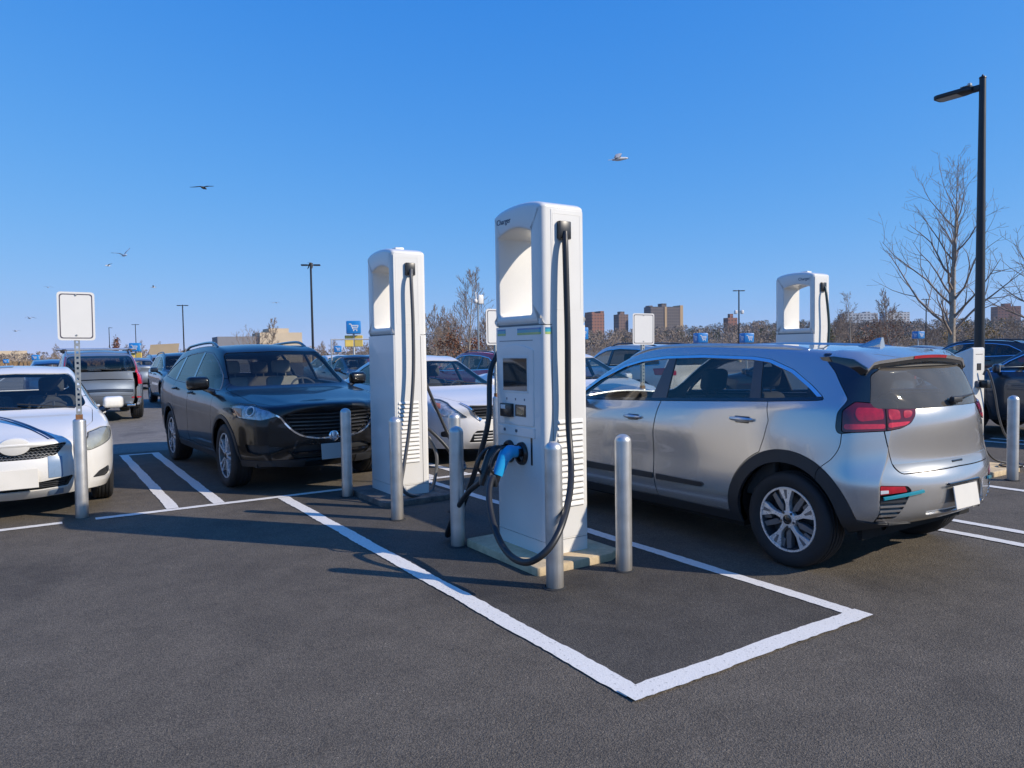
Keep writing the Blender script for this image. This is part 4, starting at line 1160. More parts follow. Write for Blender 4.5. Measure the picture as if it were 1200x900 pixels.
    m.xf(Matrix.Translation((h.x - .006, 0, .715)) @ Matrix(((0, 0, 1, 0), (1, 0, 0, 0), (0, 1, 0, 0), (0, 0, 0, 1))) @ Matrix.Rotation(rad(8), 4, 'X'))
    m.build('nose_badge', 'white_paint', root, smooth=True)
    plate(root, bv, .415, 1, 'plate', .18, .09, -4, .03)
    # stripe films: over bonnet, below the grille and on the lip
    yc = .33
    def film(name, pts, ax, wd, mat): ribbon_on(bv, pts, ax, wd, .004 if mat != 'lamp_white' else .006, .0015).build(name, mat, root, smooth=True)
    film('stripe_film', [(yc - .01, z) for z in np.linspace(.40, .598, 10)], 'front', .12, 'stripe_blue')
    film('stripe_film', [(yc - .01, z) for z in np.linspace(.225, .278, 6)], 'front', .12, 'stripe_blue')
    cv = catmull([(2.165, .30), (2.0, .22), (1.77, .09), (1.40, -.126), (1.16, -.30)], 6)
    film('stripe_film', cv, 'top', .065, 'stripe_navy')
    film('stripe_film', [(x + .012, y - .012) for x, y in cv], 'top', .008, 'lamp_white')
    film('roof_stripe_film', [(x, -.1) for x in np.linspace(.05, -.4, 8)], 'top', .16, 'stripe_blue')
    wiper(root, bv, sp, p)
    return root, bv

def wiper(root, bv, sp, p):
    for y0, y1 in ((.55, .02), (.05, -.5)):
        pts = []
        for t in np.linspace(0, 1, 9):
            y = y0 + (y1 - y0) * t; x = p['xc'] + .02 - .10 * t + .10 * (1 - (y / p['w']) ** 2)
            h, n = hit_z(bv, x, abs(y)); pts.append((h.x, y, h.z + .012))
        MB().tube(pts, .008, 6).build('wiper', 'clad', root, smooth=True)

# ---- pearl white saloon facing the silver car
def pearl_sedan(loc, rz, label):
    root = thing('compact_saloon', label, 'car', loc, rz)
    p = dict(kind='sedan', w=.85, H=1.50, xr=-2.23, xn=2.22, xc=1.05, xh=.15, xrr=-1.0, xb=-1.7, zs=.22, R=.31, rimr=.20, axles=(-1.30, 1.30), tw=.19, arch=.05, nose_in=.36, level=4,
        zc=[(-2.23, 1.02), (-2.1, 1.08), (-1.7, 1.11), (-1.35, 1.30), (-1.0, 1.43), (-.55, 1.495), (-.2, 1.50), (.15, 1.45), (.6, 1.23), (1.05, 1.03), (1.4, .975), (1.75, .91), (2.0, .83), (2.13, .76), (2.22, .71)],
        belt=[(-2.23, 1.05), (-1.5, 1.05), (-.5, 1.01), (.4, .98), (1.05, .97), (1.6, .90), (2.0, .8), (2.22, .72)],
        rear=[(-2.14, .33, 2), (-2.21, .42, 2), (-2.24, .52, 2), (-2.23, .66, 2), (-2.2, .8, 2), (-2.2, .92, 2)],
        front=[(2.11, .21, 2), (2.20, .29, 2.2), (2.24, .39, 2.2), (2.24, .5, 2.2), (2.22, .61, 2.2), (2.19, .69, 2.2)],
        dlo=[(.98, .985), (-.5, 1.03), (-1.30, 1.07), (-1.33, 1.09), (-1.22, 1.19), (-1.0, 1.31), (-.7, 1.40), (-.25, 1.425), (.08, 1.38), (.42, 1.23), (.72, 1.09)],
        panes=[[(1.1, .8), (-.02, .8), (-.06, 1.7), (1.1, 1.7)], [(-.12, .8), (-1.5, .8), (-1.5, 1.7), (-.15, 1.7)]], pane_info=[('glass_side', 0), ('glass_side', 1)],
        doors=[[(-.06, 1.1), (-.06, .28), (.93, .28), (.98, .55), (1.0, 1.1)], [(-.072, 1.1), (-.072, .28), (-.85, .28), (-.9, .5), (-1.0, .68), (-1.06, .85), (-1.05, 1.1)]],
        handles=[(.1, .89), (-.85, .92)], hood=[(2.05, -1), (2.02, .28), (1.92, .43), (1.6, .60), (1.05, .70), (1.0, .6), (1.19, -1)], hood_z=.78,
        paint='pearl', mirror=(.72, .815, 1.04, 'pearl', (.13, .2, .13)), cabin=(.0, -.85, .38, .78, 1.0, .96),
        rw=[(-1, 1.13), (.52, 1.135), (.58, 1.18), (.50, 1.34), (-1, 1.42)], rw_glass='glass_side', wheel=dict(kind='plain', n=6, m='satin'),
        cuts=[
            dict(name='headlamp', poly=[(-.64, .905), (-.70, .86), (-.83, .70), (-.90, .675), (-1.18, .645), (-1.23, .655), (-1.10, .75), (-.93, .85), (-.80, .89)], ax='fz', **{'if': [xgt(1.3), ygt(.25)]}, mat='lens', back=('lamp_housing', 'headlamp_bowl', -.02), pair=True, thick=.012, off=.004, r=.025,
                 subs=[dict(name='indicator', poly=[(-.70, .875), (-.77, .79), (-.86, .78), (-.84, .85)], mat='lamp_orange', off=-.012)]),
            dict(name='grille', poly=[(-1, .80), (.36, .812), (.40, .80), (.26, .64), (.2, .62), (-1, .605)], ax='yz', **{'if': [xgt(1.6)]}, mat='clad', off=-.03, thick=.03),
            dict(name='lower_intake', poly=[(-1, .475), (.30, .47), (.35, .42), (.39, .31), (-1, .30)], ax='yz', **{'if': [xgt(1.6)]}, mat='clad', off=-.03, thick=.03),
            dict(name='fog_recess', poly=[(-.87, .46), (-.87, .40), (-1.0, .39), (-1.06, .47), (-1.0, .49)], ax='fz', **{'if': [xgt(1.6), ygt(.3)]}, mat='clad', off=-.02, pair=True, thick=.025),
        ])
    bv, S0, sp = gen_car(p, root)
    for z in (.64, .68, .72, .76):
        yl = float(np.interp(z, [.61, .64, .80], [.2, .25, .38]))
        ribbon_on(bv, [(y, z) for y in np.linspace(-yl, yl, 21)], 'front', .012, -.022, .014).build('grille_bar', 'rim_dark', root)
    for z in (.345, .385, .43):
        ribbon_on(bv, [(y, z) for y in np.linspace(-.33, .33, 21)], 'front', .014, -.022, .020).build('intake_bar', 'pearl', root)
    for s in (1, -1):
        ribbon_on(bv, catmull([(s * .43, .835), (s * .36, .76), (s * .27, .645), (s * .225, .612)], 5), 'front', lambda t: .02 + .035 * t, .0, .016).build('grille_chrome', 'chrome', root, smooth=True)
    plate(root, bv, .54, 1, 'plate', .155, .075, -4, .015)
    wiper(root, bv, sp, p)
    return root, bv
# ---------------------------------------------------------------- cars further off
def slate_suv(loc, rz):
    root = thing('estate_suv', 'slate grey SUV seen from behind, tall red tail lamps and silver roof bars', 'car', loc, rz)
    p = dict(kind='suv', w=.96, H=1.72, xr=-2.5, xn=2.4, xc=1.05, xh=.3, xrr=-2.2, zs=.30, R=.37, rimr=.26, axles=(-1.49, 1.49), tw=.25, arch=.06, level=4, tail_in=.16,
        zc=[(-2.5, 1.13), (-2.36, 1.25), (-2.2, 1.60), (-1.8, 1.68), (-.8, 1.72), (-.2, 1.72), (.3, 1.66), (.68, 1.40), (1.05, 1.17), (1.5, 1.13), (2.0, 1.05), (2.4, .92)],
        belt=[(-2.5, 1.18), (-1, 1.16), (0, 1.13), (1.05, 1.11), (1.6, 1.06), (2.4, .9)],
        rear=[(-2.38, .40, 2), (-2.47, .5, 2), (-2.52, .62, 2.4), (-2.51, .76, 2.4), (-2.48, .9, 2.4), (-2.48, 1.05, 2.4)],
        front=[(2.30, .27, 2), (2.39, .37, 2.2), (2.41, .52, 2.2), (2.41, .66, 2.2), (2.39, .78, 2.2), (2.36, .88, 2.2)],
        top=[.80, .82, .80, .76, .72, .75, .80, .74, .52],
        dlo=[(1.0, 1.12), (-1.2, 1.18), (-2.05, 1.20), (-2.1, 1.22), (-2.0, 1.46), (-1.6, 1.57), (-.4, 1.62), (.1, 1.59), (.42, 1.48), (.75, 1.30)],
        panes=[[(1.1, 1.0), (-.1, 1.0), (-.14, 1.7), (1.1, 1.7)], [(-.2, 1.0), (-1.1, 1.0), (-1.15, 1.7), (-.24, 1.7)], [(-1.2, 1.0), (-2.2, 1.0), (-2.2, 1.7), (-1.25, 1.7)]],
        pane_info=[('glass_side', 0), ('glass_dark', 1), ('glass_dark', None)],
        doors=[[(-.15, 1.25), (-.15, .40), (.92, .40), (.96, .7), (.98, 1.25)], [(-.162, 1.25), (-.162, .40), (-.98, .40), (-1.02, .60), (-1.12, .78), (-1.20, .98), (-1.19, 1.25)]],
        handles=[(0, 1.05), (-1.0, 1.08)], paint='slate', clad=(.42, .045), mirror=(.80, .93, 1.20, 'slate', (.15, .25, .17)), cabin=(.05, -.95, .52, .88, 1.0, 1.10),
        rw=[(-1, 1.20), (.70, 1.20), (.735, 1.24), (.66, 1.54), (.6, 1.57), (-1, 1.585)], wheel=dict(kind='plain', n=5),
        cuts=[
            dict(name='tail_lamp', poly=[(.745, 1.60), (.685, 1.60), (.745, 1.26), (.72, 1.20), (.70, .90), (1.0, .86), (1.0, 1.22), (.86, 1.26)], ax='yz', **{'if': [xlt(-1.9), ygt(.3)]}, mat='lamp_red', pair=True, thick=.014, off=.006, ref=2),
            dict(name='bumper_reflector', poly=[(.62, .585), (.85, .585), (.85, .555), (.62, .555)], ax='yz', **{'if': [xlt(-2.0), ygt(.3)]}, mat='lamp_red', pair=True, thick=.01, r=.01),
            dict(name='silver_skid', poly=[(-1, .40), (.60, .40), (.80, .46), (.80, .40), (.6, .345), (-1, .345)], ax='yz', **{'if': [xlt(-2.0)]}, mat='satin', thick=.014, off=.014, r=.01),
        ], tail=[(-1, .62), (.64, .62), (.68, .75), (.69, 1.19), (.74, 1.25), (.66, 1.62), (-1, 1.64)], tail_x=-1.9)
    bv, S0, sp = gen_car(p, root)
    ribbon_on(bv, [(y, 1.02 - .02 * abs(y)) for y in np.linspace(-.66, .66, 25)], 'rear', .022, .0, .012).build('tailgate_crease', 'gloss_black', root)
    ribbon_on(bv, [(y, .76 - .03 * (abs(y) / .66) ** 2) for y in np.linspace(-.66, .66, 25)], 'rear', .07, .0, .008).build('tailgate_lower', 'navy', root)
    h, n = hit_x(bv, 0, .86, -1)
    pts = [(-.02, 1.24), (.2, 1.235), (.42, 1.24)]
    m = MB(); P3 = []
    for y, z in catmull([(.05, 1.27), (.25, 1.25), (.52, 1.255)], 5):
        hh, nn = hit_x(bv, y, z, -1); P3.append((hh.x - .02, y * -1 + .1, hh.z))
    m.tube(P3, .012, 6); m.build('rear_wiper', 'clad', root, smooth=True)
    # roof: rails and two crossbars
    rails(root, bv, .1, -1.95, .68, 'satin', .06, .018)
    for x in (-1.55, -.35):
        h, _ = hit_z(bv, x, .68); z = h.z + .085
        MB().tube([(x, -.84, z), (x, .84, z)], .026, 10).build('roof_bar', 'satin', root, smooth=True)
        for s in (1, -1): MB().rbox(x - .05, x + .05, s * .70 - .05, s * .70 + .05, h.z, z + .01, .02, 2).build('bar_foot', 'clad', root, smooth=True)
    for s in (-1, 1):
        MB().rbox(-2.46, -2.36, s * .60 - .09, s * .60 + .09, .36, .41, .012, 2).build('exhaust_tip', 'chrome', root, smooth=True)
    return root

def traffic_suv(loc, rz, label, paintm, H=1.66, level=3):
    root = thing('parked_suv', label, 'car', loc, rz)
    k = H / 1.66
    p = dict(kind='suv', w=.94, H=1.66 * k, xr=-2.35, xn=2.3, xc=1.05, xh=.28, xrr=-1.98, zs=.28, R=.36, rimr=.25, axles=(-1.38, 1.38), tw=.23, arch=.06, level=level,
        zc=[(x, z * k) for x, z in [(-2.35, 1.10), (-2.2, 1.18), (-2.08, 1.42), (-1.95, 1.56), (-1.3, 1.63), (-.6, 1.66), (-.1, 1.655), (.28, 1.59), (.66, 1.35), (1.05, 1.11), (1.5, 1.07), (1.9, 1.0), (2.15, .93), (2.3, .87)]],
        belt=[(x, z * k) for x, z in [(-2.35, 1.15), (-1, 1.10), (0, 1.07), (1.05, 1.05), (1.6, 1.0), (2.3, .86)]],
        rear=[(-2.24, .40, 2), (-2.32, .5, 2), (-2.36, .62, 2), (-2.35, .76, 2), (-2.32, .9, 2), (-2.32, 1.02, 2)],
        front=[(2.18, .27, 2), (2.28, .37, 2.2), (2.31, .52, 2.2), (2.31, .64, 2.2), (2.29, .75, 2.2), (2.25, .84, 2.2)],
        dlo=[(x, z * k) for x, z in [(1.0, 1.06), (-1.2, 1.115), (-1.85, 1.15), (-1.92, 1.17), (-1.82, 1.30), (-1.45, 1.48), (-1.0, 1.54), (-.4, 1.565), (.1, 1.53), (.40, 1.43), (.75, 1.25)]],
        panes=[[(1.1, .9), (-.06, .9), (-.10, 1.8), (1.1, 1.8)], [(-.16, .9), (-1.05, .9), (-1.12, 1.8), (-.2, 1.8)], [(-1.14, .9), (-2.2, .9), (-2.2, 1.8), (-1.2, 1.8)]],
        pane_info=[('glass_side', 0), ('glass_dark', 1), ('glass_dark', None)], ring_mat='chrome', ring=.02,
        doors=[[(-.11, 1.2), (-.11, .36), (.94, .36), (.98, .7), (1.0, 1.2)], [(-.122, 1.2), (-.122, .36), (-.92, .36), (-.98, .58), (-1.08, .74), (-1.14, .95), (-1.12, 1.2)]],
        handles=[(.08, .98), (-.93, 1.0)], hood=[(2.18, -1), (2.15, .3), (2.05, .55), (1.7, .70), (1.06, .76), (1.02, .66), (1.20, -1)], hood_z=.78,
        paint=paintm, clad=(.34, .04), mirror=(.80, .905, 1.13 * k, paintm, (.14, .22, .15)), cabin=(.05, -.9, .48, .86, 1.0, 1.04),
        rw=[(-1, 1.15 * k), (.58, 1.15 * k), (.66, 1.20 * k), (.56, 1.46 * k), (-1, 1.51 * k)], wheel=dict(kind='plain', n=5),
        cuts=[
            dict(name='headlamp', poly=[(-.62, .90), (-.72, .83), (-1.0, .78), (-1.18, .80), (-1.10, .88), (-.85, .925)], ax='fz', **{'if': [xgt(1.4), ygt(.3)]}, mat='lens', back=('lamp_housing', 'headlamp_bowl', -.02), pair=True, thick=.01, off=.003),
            dict(name='grille', poly=[(-1, .82), (.5, .81), (.42, .62), (-1, .60)], ax='yz', **{'if': [xgt(1.8)]}, mat='clad', off=-.02, thick=.02),
            dict(name='tail_lamp', poly=[(-.62, 1.08), (-.66, .93), (-1.15, .92), (-1.15, 1.02), (-.9, 1.09)], ax='rz', **{'if': [xlt(-1.6), ygt(.2)]}, mat='lamp_red', pair=True, thick=.012, off=.004),
        ], tail=[(-1, .66), (.60, .66), (.66, .80), (.68, 1.12), (.60, 1.55), (-1, 1.60)], tail_x=-1.9)
    bv, S0, sp = gen_car(p, root)
    rails(root, bv, .0, -1.75, .60, 'clad_gloss', .05, .018)
    for z in (.645, .69, .735, .78):
        ribbon_on(bv, [(y, z) for y in np.linspace(-.42, .42, 15)], 'front', .014, -.012, .014).build('grille_bar', 'chrome', root)
    plate(root, bv, .5, 1, 'plate', .155, .075, -4, .01); plate(root, bv, .84, -1, 'plate', .155, .075, 4, .01)
    return root

def dark_coupe(loc, rz, label, paintm):
    root = thing('fastback_car', label, 'car', loc, rz)
    p = dict(kind='sedan', w=.90, H=1.44, xr=-2.35, xn=2.3, xc=1.0, xh=.1, xrr=-.85, xb=-1.85, zs=.22, R=.33, rimr=.23, axles=(-1.38, 1.38), tw=.22, arch=.05, level=3,
        zc=[(-2.35, 1.0), (-2.2, 1.03), (-1.85, 1.08), (-1.35, 1.26), (-.85, 1.39), (-.4, 1.44), (-.1, 1.44), (.1, 1.41), (.55, 1.19), (1.0, .98), (1.4, .93), (1.8, .86), (2.1, .77), (2.3, .68)],
        belt=[(-2.35, 1.0), (-1.5, 1.02), (-.5, .98), (.4, .95), (1.0, .93), (1.6, .86), (2.3, .69)],
        rear=[(-2.24, .33, 2), (-2.33, .42, 2), (-2.36, .52, 2), (-2.35, .66, 2), (-2.32, .8, 2), (-2.32, .92, 2)],
        front=[(2.18, .20, 2), (2.28, .28, 2.2), (2.32, .38, 2.2), (2.32, .48, 2.2), (2.29, .58, 2.2), (2.26, .65, 2.2)],
        dlo=[(.95, .955), (-.5, 1.0), (-1.40, 1.035), (-1.43, 1.05), (-1.22, 1.15), (-.9, 1.27), (-.6, 1.34), (-.25, 1.365), (.05, 1.33), (.40, 1.18), (.70, 1.06)],
        panes=[[(1.1, .8), (-.02, .8), (-.06, 1.7), (1.1, 1.7)], [(-.12, .8), (-1.5, .8), (-1.5, 1.7), (-.15, 1.7)]], pane_info=[('glass_side', 0), ('glass_dark', 1)],
        doors=[[(-.06, 1.1), (-.06, .28), (.93, .28), (.98, .55), (1.0, 1.1)], [(-.072, 1.1), (-.072, .28), (-.9, .28), (-.95, .5), (-1.05, .68), (-1.1, .85), (-1.1, 1.1)]],
        handles=[(.1, .86), (-.9, .89)], paint=paintm, mirror=(.70, .865, 1.0, paintm, (.13, .2, .13)), cabin=(.0, -.8, .34, .82, .96, .92),
        rw=[(-1, 1.10), (.58, 1.10), (.64, 1.14), (.54, 1.33), (-1, 1.38)], rw_glass='glass_side', wheel=dict(kind='plain', n=5),
        cuts=[
            dict(name='headlamp', poly=[(-.60, .76), (-.70, .68), (-1.0, .62), (-1.1, .64), (-.95, .72)], ax='fz', **{'if': [xgt(1.4), ygt(.3)]}, mat='lens', back=('lamp_housing', 'headlamp_bowl', -.02), pair=True, thick=.01, off=.003),
            dict(name='tail_lamp', poly=[(-.60, .97), (-.66, .84), (-1.2, .85), (-1.2, .94), (-.9, .985)], ax='rz', **{'if': [xlt(-1.6), ygt(.2)]}, mat='lamp_red', pair=True, thick=.012, off=.004)])
    gen_car(p, root)
    return root

def repaint(root, old, new):
    """Give a copy its own colour: slots linked to the object, mesh data shared."""
    for o in [root] + list(root.children_recursive):
        if o.type != 'MESH': continue
        for sl in o.material_slots:
            if sl.material == M[old]:
                sl.link = 'OBJECT'; sl.material = M[new]
# ---------------------------------------------------------------- chargers, bollards, signs
def charger_mats():
    M['enamel'] = pmat('white_enamel', (0.79, 0.765, 0.705), 0.32, coat=0.4, var=0.03, scale=2.5, bump=0.03, bscale=60)
    M['enamel_in'] = pmat('white_moulding', (0.77, 0.745, 0.685), 0.45, var=0.03, scale=3)
    M['seam'] = pmat('seam_shadow_gap', (0.22, 0.21, 0.20), 0.8)
    M['screen'] = pmat('screen_glass', (0.012, 0.014, 0.015), 0.05, coat=1.0, var=0.1, rvar=0.02)
    M['port'] = pmat('port_black', (0.012, 0.012, 0.013), 0.35, coat=0.3)
    M['connector_blue'] = pmat('connector_blue', (0.015, 0.36, 0.70), 0.35, coat=0.5, var=0.06)
    M['band_blue'] = pmat('band_blue', (0.02, 0.20, 0.42), 0.35, coat=0.4)
    M['band_teal'] = pmat('band_teal', (0.03, 0.38, 0.46), 0.35, coat=0.4)
    M['band_green'] = pmat('band_green', (0.36, 0.50, 0.16), 0.35, coat=0.4)
    M['ink'] = pmat('lettering_ink', (0.03, 0.05, 0.10), 0.5)
    M['icon'] = pmat('icon_grey', (0.12, 0.13, 0.15), 0.5)
    M['steel'] = steel_mat()
    M['concrete'] = concrete_mat('pad_concrete', (0.68, 0.52, 0.31), (0.46, 0.35, 0.21))
    M['concrete_dirty'] = concrete_mat('dirty_pad_concrete', (0.20, 0.17, 0.14), (0.07, 0.06, 0.055))
    M['sign_white'] = pmat('sign_sheet', (0.78, 0.76, 0.71), 0.35, coat=0.2, var=0.02)
    M['sign_border'] = pmat('sign_border_ink', (0.07, 0.06, 0.09), 0.5)
    M['galv'] = pmat('galvanised_steel', (0.42, 0.43, 0.41), 0.45, metal=0.75, var=0.22, scale=18)
    M['rust'] = pmat('rust', (0.22, 0.10, 0.04), 0.8, var=0.3, scale=30)
    M['lamp_post'] = pmat('dark_bronze_paint', (0.018, 0.019, 0.021), 0.4, var=0.15)
    M['led'] = pmat('led_panel', (0.55, 0.55, 0.52), 0.3)

def steel_mat():
    m = bpy.data.materials.new('brushed_steel'); n, l = nodes_of(m); b = n['Principled BSDF']
    b.inputs['Metallic'].default_value = .8
    tc = n.new('ShaderNodeTexCoord'); mp = n.new('ShaderNodeMapping'); mp.inputs['Scale'].default_value = (60, 60, 1.2)
    l.new(tc.outputs['Object'], mp.inputs[0])
    nz = n.new('ShaderNodeTexNoise'); nz.inputs['Scale'].default_value = 3; nz.inputs['Detail'].default_value = 6; l.new(mp.outputs[0], nz.inputs['Vector'])
    n2 = n.new('ShaderNodeTexNoise'); n2.inputs['Scale'].default_value = 7; n2.inputs['Detail'].default_value = 5; l.new(tc.outputs['Object'], n2.inputs['Vector'])
    r = n.new('ShaderNodeValToRGB'); r.color_ramp.elements[0].color = (.56, .54, .50, 1); r.color_ramp.elements[1].color = (.76, .74, .70, 1)
    r.color_ramp.elements[0].position = .3; r.color_ramp.elements[1].position = .7
    l.new(n2.outputs['Fac'], r.inputs[0])
    # grime at the foot
    sp = n.new('ShaderNodeSeparateXYZ'); l.new(tc.outputs['Object'], sp.inputs[0])
    mr = n.new('ShaderNodeMapRange'); mr.inputs['From Min'].default_value = .16; mr.inputs['From Max'].default_value = 0.0; l.new(sp.outputs['Z'], mr.inputs['Value'])
    mu = n.new('ShaderNodeMath'); mu.operation = 'MULTIPLY'; l.new(mr.outputs[0], mu.inputs[0]); l.new(n2.outputs['Fac'], mu.inputs[1])
    mx = n.new('ShaderNodeMixRGB'); mx.inputs[2].default_value = (.22, .18, .13, 1); l.new(mu.outputs[0], mx.inputs[0]); l.new(r.outputs[0], mx.inputs[1])
    l.new(mx.outputs[0], b.inputs['Base Color'])
    m2 = n.new('ShaderNodeMapRange'); m2.inputs['To Min'].default_value = .30; m2.inputs['To Max'].default_value = .52; l.new(nz.outputs['Fac'], m2.inputs['Value']); l.new(m2.outputs[0], b.inputs['Roughness'])
    bp = n.new('ShaderNodeBump'); bp.inputs['Strength'].default_value = .12; bp.inputs['Distance'].default_value = .003; l.new(nz.outputs['Fac'], bp.inputs['Height']); l.new(bp.outputs[0], b.inputs['Normal'])
    return m

def concrete_mat(name, c1, c2):
    m = bpy.data.materials.new(name); n, l = nodes_of(m); b = n['Principled BSDF']; b.inputs['Roughness'].default_value = .9
    tc = n.new('ShaderNodeTexCoord'); nz = n.new('ShaderNodeTexNoise'); nz.inputs['Scale'].default_value = 9; nz.inputs['Detail'].default_value = 8; nz.inputs['Roughness'].default_value = .7
    l.new(tc.outputs['Object'], nz.inputs['Vector'])
    r = n.new('ShaderNodeValToRGB'); r.color_ramp.elements[0].color = (*c2, 1); r.color_ramp.elements[1].color = (*c1, 1); r.color_ramp.elements[0].position = .32; r.color_ramp.elements[1].position = .6
    l.new(nz.outputs['Fac'], r.inputs[0]); l.new(r.outputs[0], b.inputs['Base Color'])
    bp = n.new('ShaderNodeBump'); bp.inputs['Strength'].default_value = .5; bp.inputs['Distance'].default_value = .01; l.new(nz.outputs['Fac'], bp.inputs['Height']); l.new(bp.outputs[0], b.inputs['Normal'])
    return m

def ring_loft(loops):
    """loops: list of equal-length closed loops of 3-D points; stitched round and closed end to end."""
    m = MB(); n = len(loops[0])
    for lp in loops: m.v += [tuple(p) for p in lp]
    L = len(loops)
    for i in range(L):
        j = (i + 1) % L
        for k in range(n):
            q = (k + 1) % n
            m.f.append((i * n + k, i * n + q, j * n + q, j * n + k))
    return m

def star(poly, c, angs):
    """Points where rays from c at the given angles leave a star-shaped polygon."""
    out = []; P = np.array(poly, float) - c
    for a in angs:
        d = np.array([math.cos(a), math.sin(a)]); best = None
        for i in range(len(P)):
            p, q = P[i], P[(i + 1) % len(P)]; e = q - p
            den = d[0] * e[1] - d[1] * e[0]
            if abs(den) < 1e-12: continue
            t = (p[0] * e[1] - p[1] * e[0]) / den; u = (p[0] * d[1] - p[1] * d[0]) / den
            if t > 0 and -1e-9 <= u <= 1 + 1e-9: best = t if best is None else max(best, t)
        out.append(np.array(c) + d * best)
    return np.array(out)

HX, HY = .195, .325     # half depth (x) and half width (y) of a charger cabinet
def make_charger(label, loc, rz, group):
    root = thing('ev_charger', label, 'charging station', loc, rz, group)
    zb, zs, z0 = .06, 1.722, 2.565
    # hood with the see-through opening: loops in the y-z plane stacked along x
    arch = [(-HY, zs), (HY, zs)] + [(HY * math.cos(a) * 1.0, 2.56 + .065 * math.sin(a)) for a in np.linspace(0.0, math.pi, 21)]
    outer = rounded([(-HY, zs + .0015), (HY, zs + .0015)] + arch[2:], [0.004, 0.004] + [.03] + [0] * 19 + [.03], 4)
    hole = rounded([(-.185, 1.80), (.255, 1.80)] + [(.255 - .44 * t, 2.40 + .045 * math.sin(math.pi * t)) for t in np.linspace(0, 1, 15)], [.03, .03, .035] + [0] * 13 + [.035], 4)
    c = (.035, 2.12)
    cor = [math.atan2(z - c[1], y - c[0]) for y, z in outer + hole]
    angs = sorted(set(list(np.round(np.linspace(-math.pi, math.pi, 121)[:-1], 4)) + [round(a, 4) for a in cor]))
    po, ph = star(outer, c, angs), star(hole, c, angs)
    def off(P, d):
        t = np.roll(P, -1, 0) - np.roll(P, 1, 0); nn = np.stack([t[:, 1], -t[:, 0]], 1); nn /= np.maximum(np.linalg.norm(nn, axis=1, keepdims=True), 1e-9)
        return P + nn * d
    def lp(P, x): return [(x, a, b) for a, b in P]
    r = .045; loops = []
    for t in np.linspace(0, math.pi / 2, 6):        # outer front edge
        loops.append(lp(off(po, -r * (1 - math.sin(t))), -HX + r * (1 - math.cos(t))))
    for t in np.linspace(math.pi / 2, 0, 6):
        loops.append(lp(off(po, -r * (1 - math.sin(t))), HX - r * (1 - math.cos(t))))
    r2 = .018
    for t in np.linspace(0, math.pi / 2, 4): loops.append(lp(off(ph, r2 * (1 - math.sin(t))), HX - r2 * (1 - math.cos(t))))
    for t in np.linspace(math.pi / 2, 0, 4): loops.append(lp(off(ph, r2 * (1 - math.sin(t))), -HX + r2 * (1 - math.cos(t))))
    hood = ring_loft(loops).build('hood', 'enamel', root, smooth=True, angle=50)
    # cabinet below: rounded front corners, in three pieces so the seams are real gaps
    def body(x0, x1, za, zb_, rr, name, mat, y0=-HY, y1=HY):
        pl = rounded([(x0, y0), (x1, y0), (x1, y1), (x0, y1)], rr, 6)
        m = MB().prism(pl, za, zb_, 'xy'); return m.build(name, mat, root, smooth=True, angle=30)
    body(-HX, HX,   .162, zs - .0025, [.045, .018, .018, .045], 'cabinet', 'enamel')
    body(-HX + .015, HX - .015, zs - .012, zs + .012, .04, 'seam', 'seam', -HY + .015, HY - .015)
    body(-HX + .012, HX - .012, .15, .17, .04, 'plinth_gap', 'seam', -HY + .012, HY - .012)
    body(-HX, HX, zb, .158, [.045, .018, .018, .045], 'plinth', 'enamel')
    # colour band wrapping the front corner
    def wrap_strip(za, zc, mat, segs):
        for pts in segs:
            m = MB()
            for (x, y) in pts: m.v += [(x, y, za), (x, y, zc)]
            for i in range(len(pts) - 1): m.f.append((2 * i, 2 * i + 2, 2 * i + 3, 2 * i + 1))
            m.build('colour_band', mat, root, smooth=True)
    e = .0015; q = [(-HX - e, .0), (-HX - e, -HY + .05)] + [(-HX + .045 - (.045 + e) * math.cos(a), -HY + .045 - (.045 + e) * math.sin(a)) for a in np.linspace(0, math.pi / 2, 8)] + [(-HX + .075, -HY - e)]
    q2 = [(-HX - e, HY - .05), (-HX - e, .16)]
    for za, zc, mt in ((1.692, 1.704, 'band_blue'), (1.672, 1.692, 'band_teal'), (1.655, 1.672, 'band_green')): wrap_strip(za, zc, mt, (q, q2))
    # side panels on both narrow faces: drawn seams, louvres, hose holster
    for s in (-1, 1):
        f = s * HY
        MB().rbox(-.112, HX - .022, min(f, f + s * .003), max(f, f + s * .003), .175, 2.54, .001, 1).build('side_cover', 'enamel', root)
        f = s * (HY + .003)
        def frame(x0, x1, za, zc, w=.004):
            m = MB()
            for a, b, c_, d in ((x0, x1, za, za + w), (x0, x1, zc - w, zc), (x0, x0 + w, za + w, zc - w), (x1 - w, x1, za + w, zc - w)):
                m.box(a, b, min(f, f + s * .0012), max(f, f + s * .0012), c_, d)
            return m
        frame(-.10, .150, 1.83, 2.515).build('panel_seam', 'enamel_in', root)
        MB().box(-.118, -.114, min(f, f + s * .0014), max(f, f + s * .0014), .17, zs - .01).build('panel_seam', 'seam', root)
        # louvres: slanted blades standing proud of a dark slot
        lb = MB(); ls = MB()
        for k in range(15):
            z = .405 + k * .0435
            lb.prism([(f - s * .002, z), (f + s * .012, z - .004), (f + s * .010, z + .006), (f - s * .002, z + .026)], -.075, .150, 'yz')
            ls.box(-.075, .150, min(f, f + s * .0016), max(f, f + s * .0016), z - .012, z - .0045)
        lb.build('louvres', 'enamel', root); ls.build('louvre_slots', 'seam', root)
        hb = MB().rbox(-.06, .045, min(f - s * .01, f + s * .035), max(f - s * .01, f + s * .035), 2.33, 2.46, .01, 2)
        hb.build('hose_outlet', 'port', root, smooth=True)
    # front module: raised frame, screen, card reader, sockets
    x = -HX
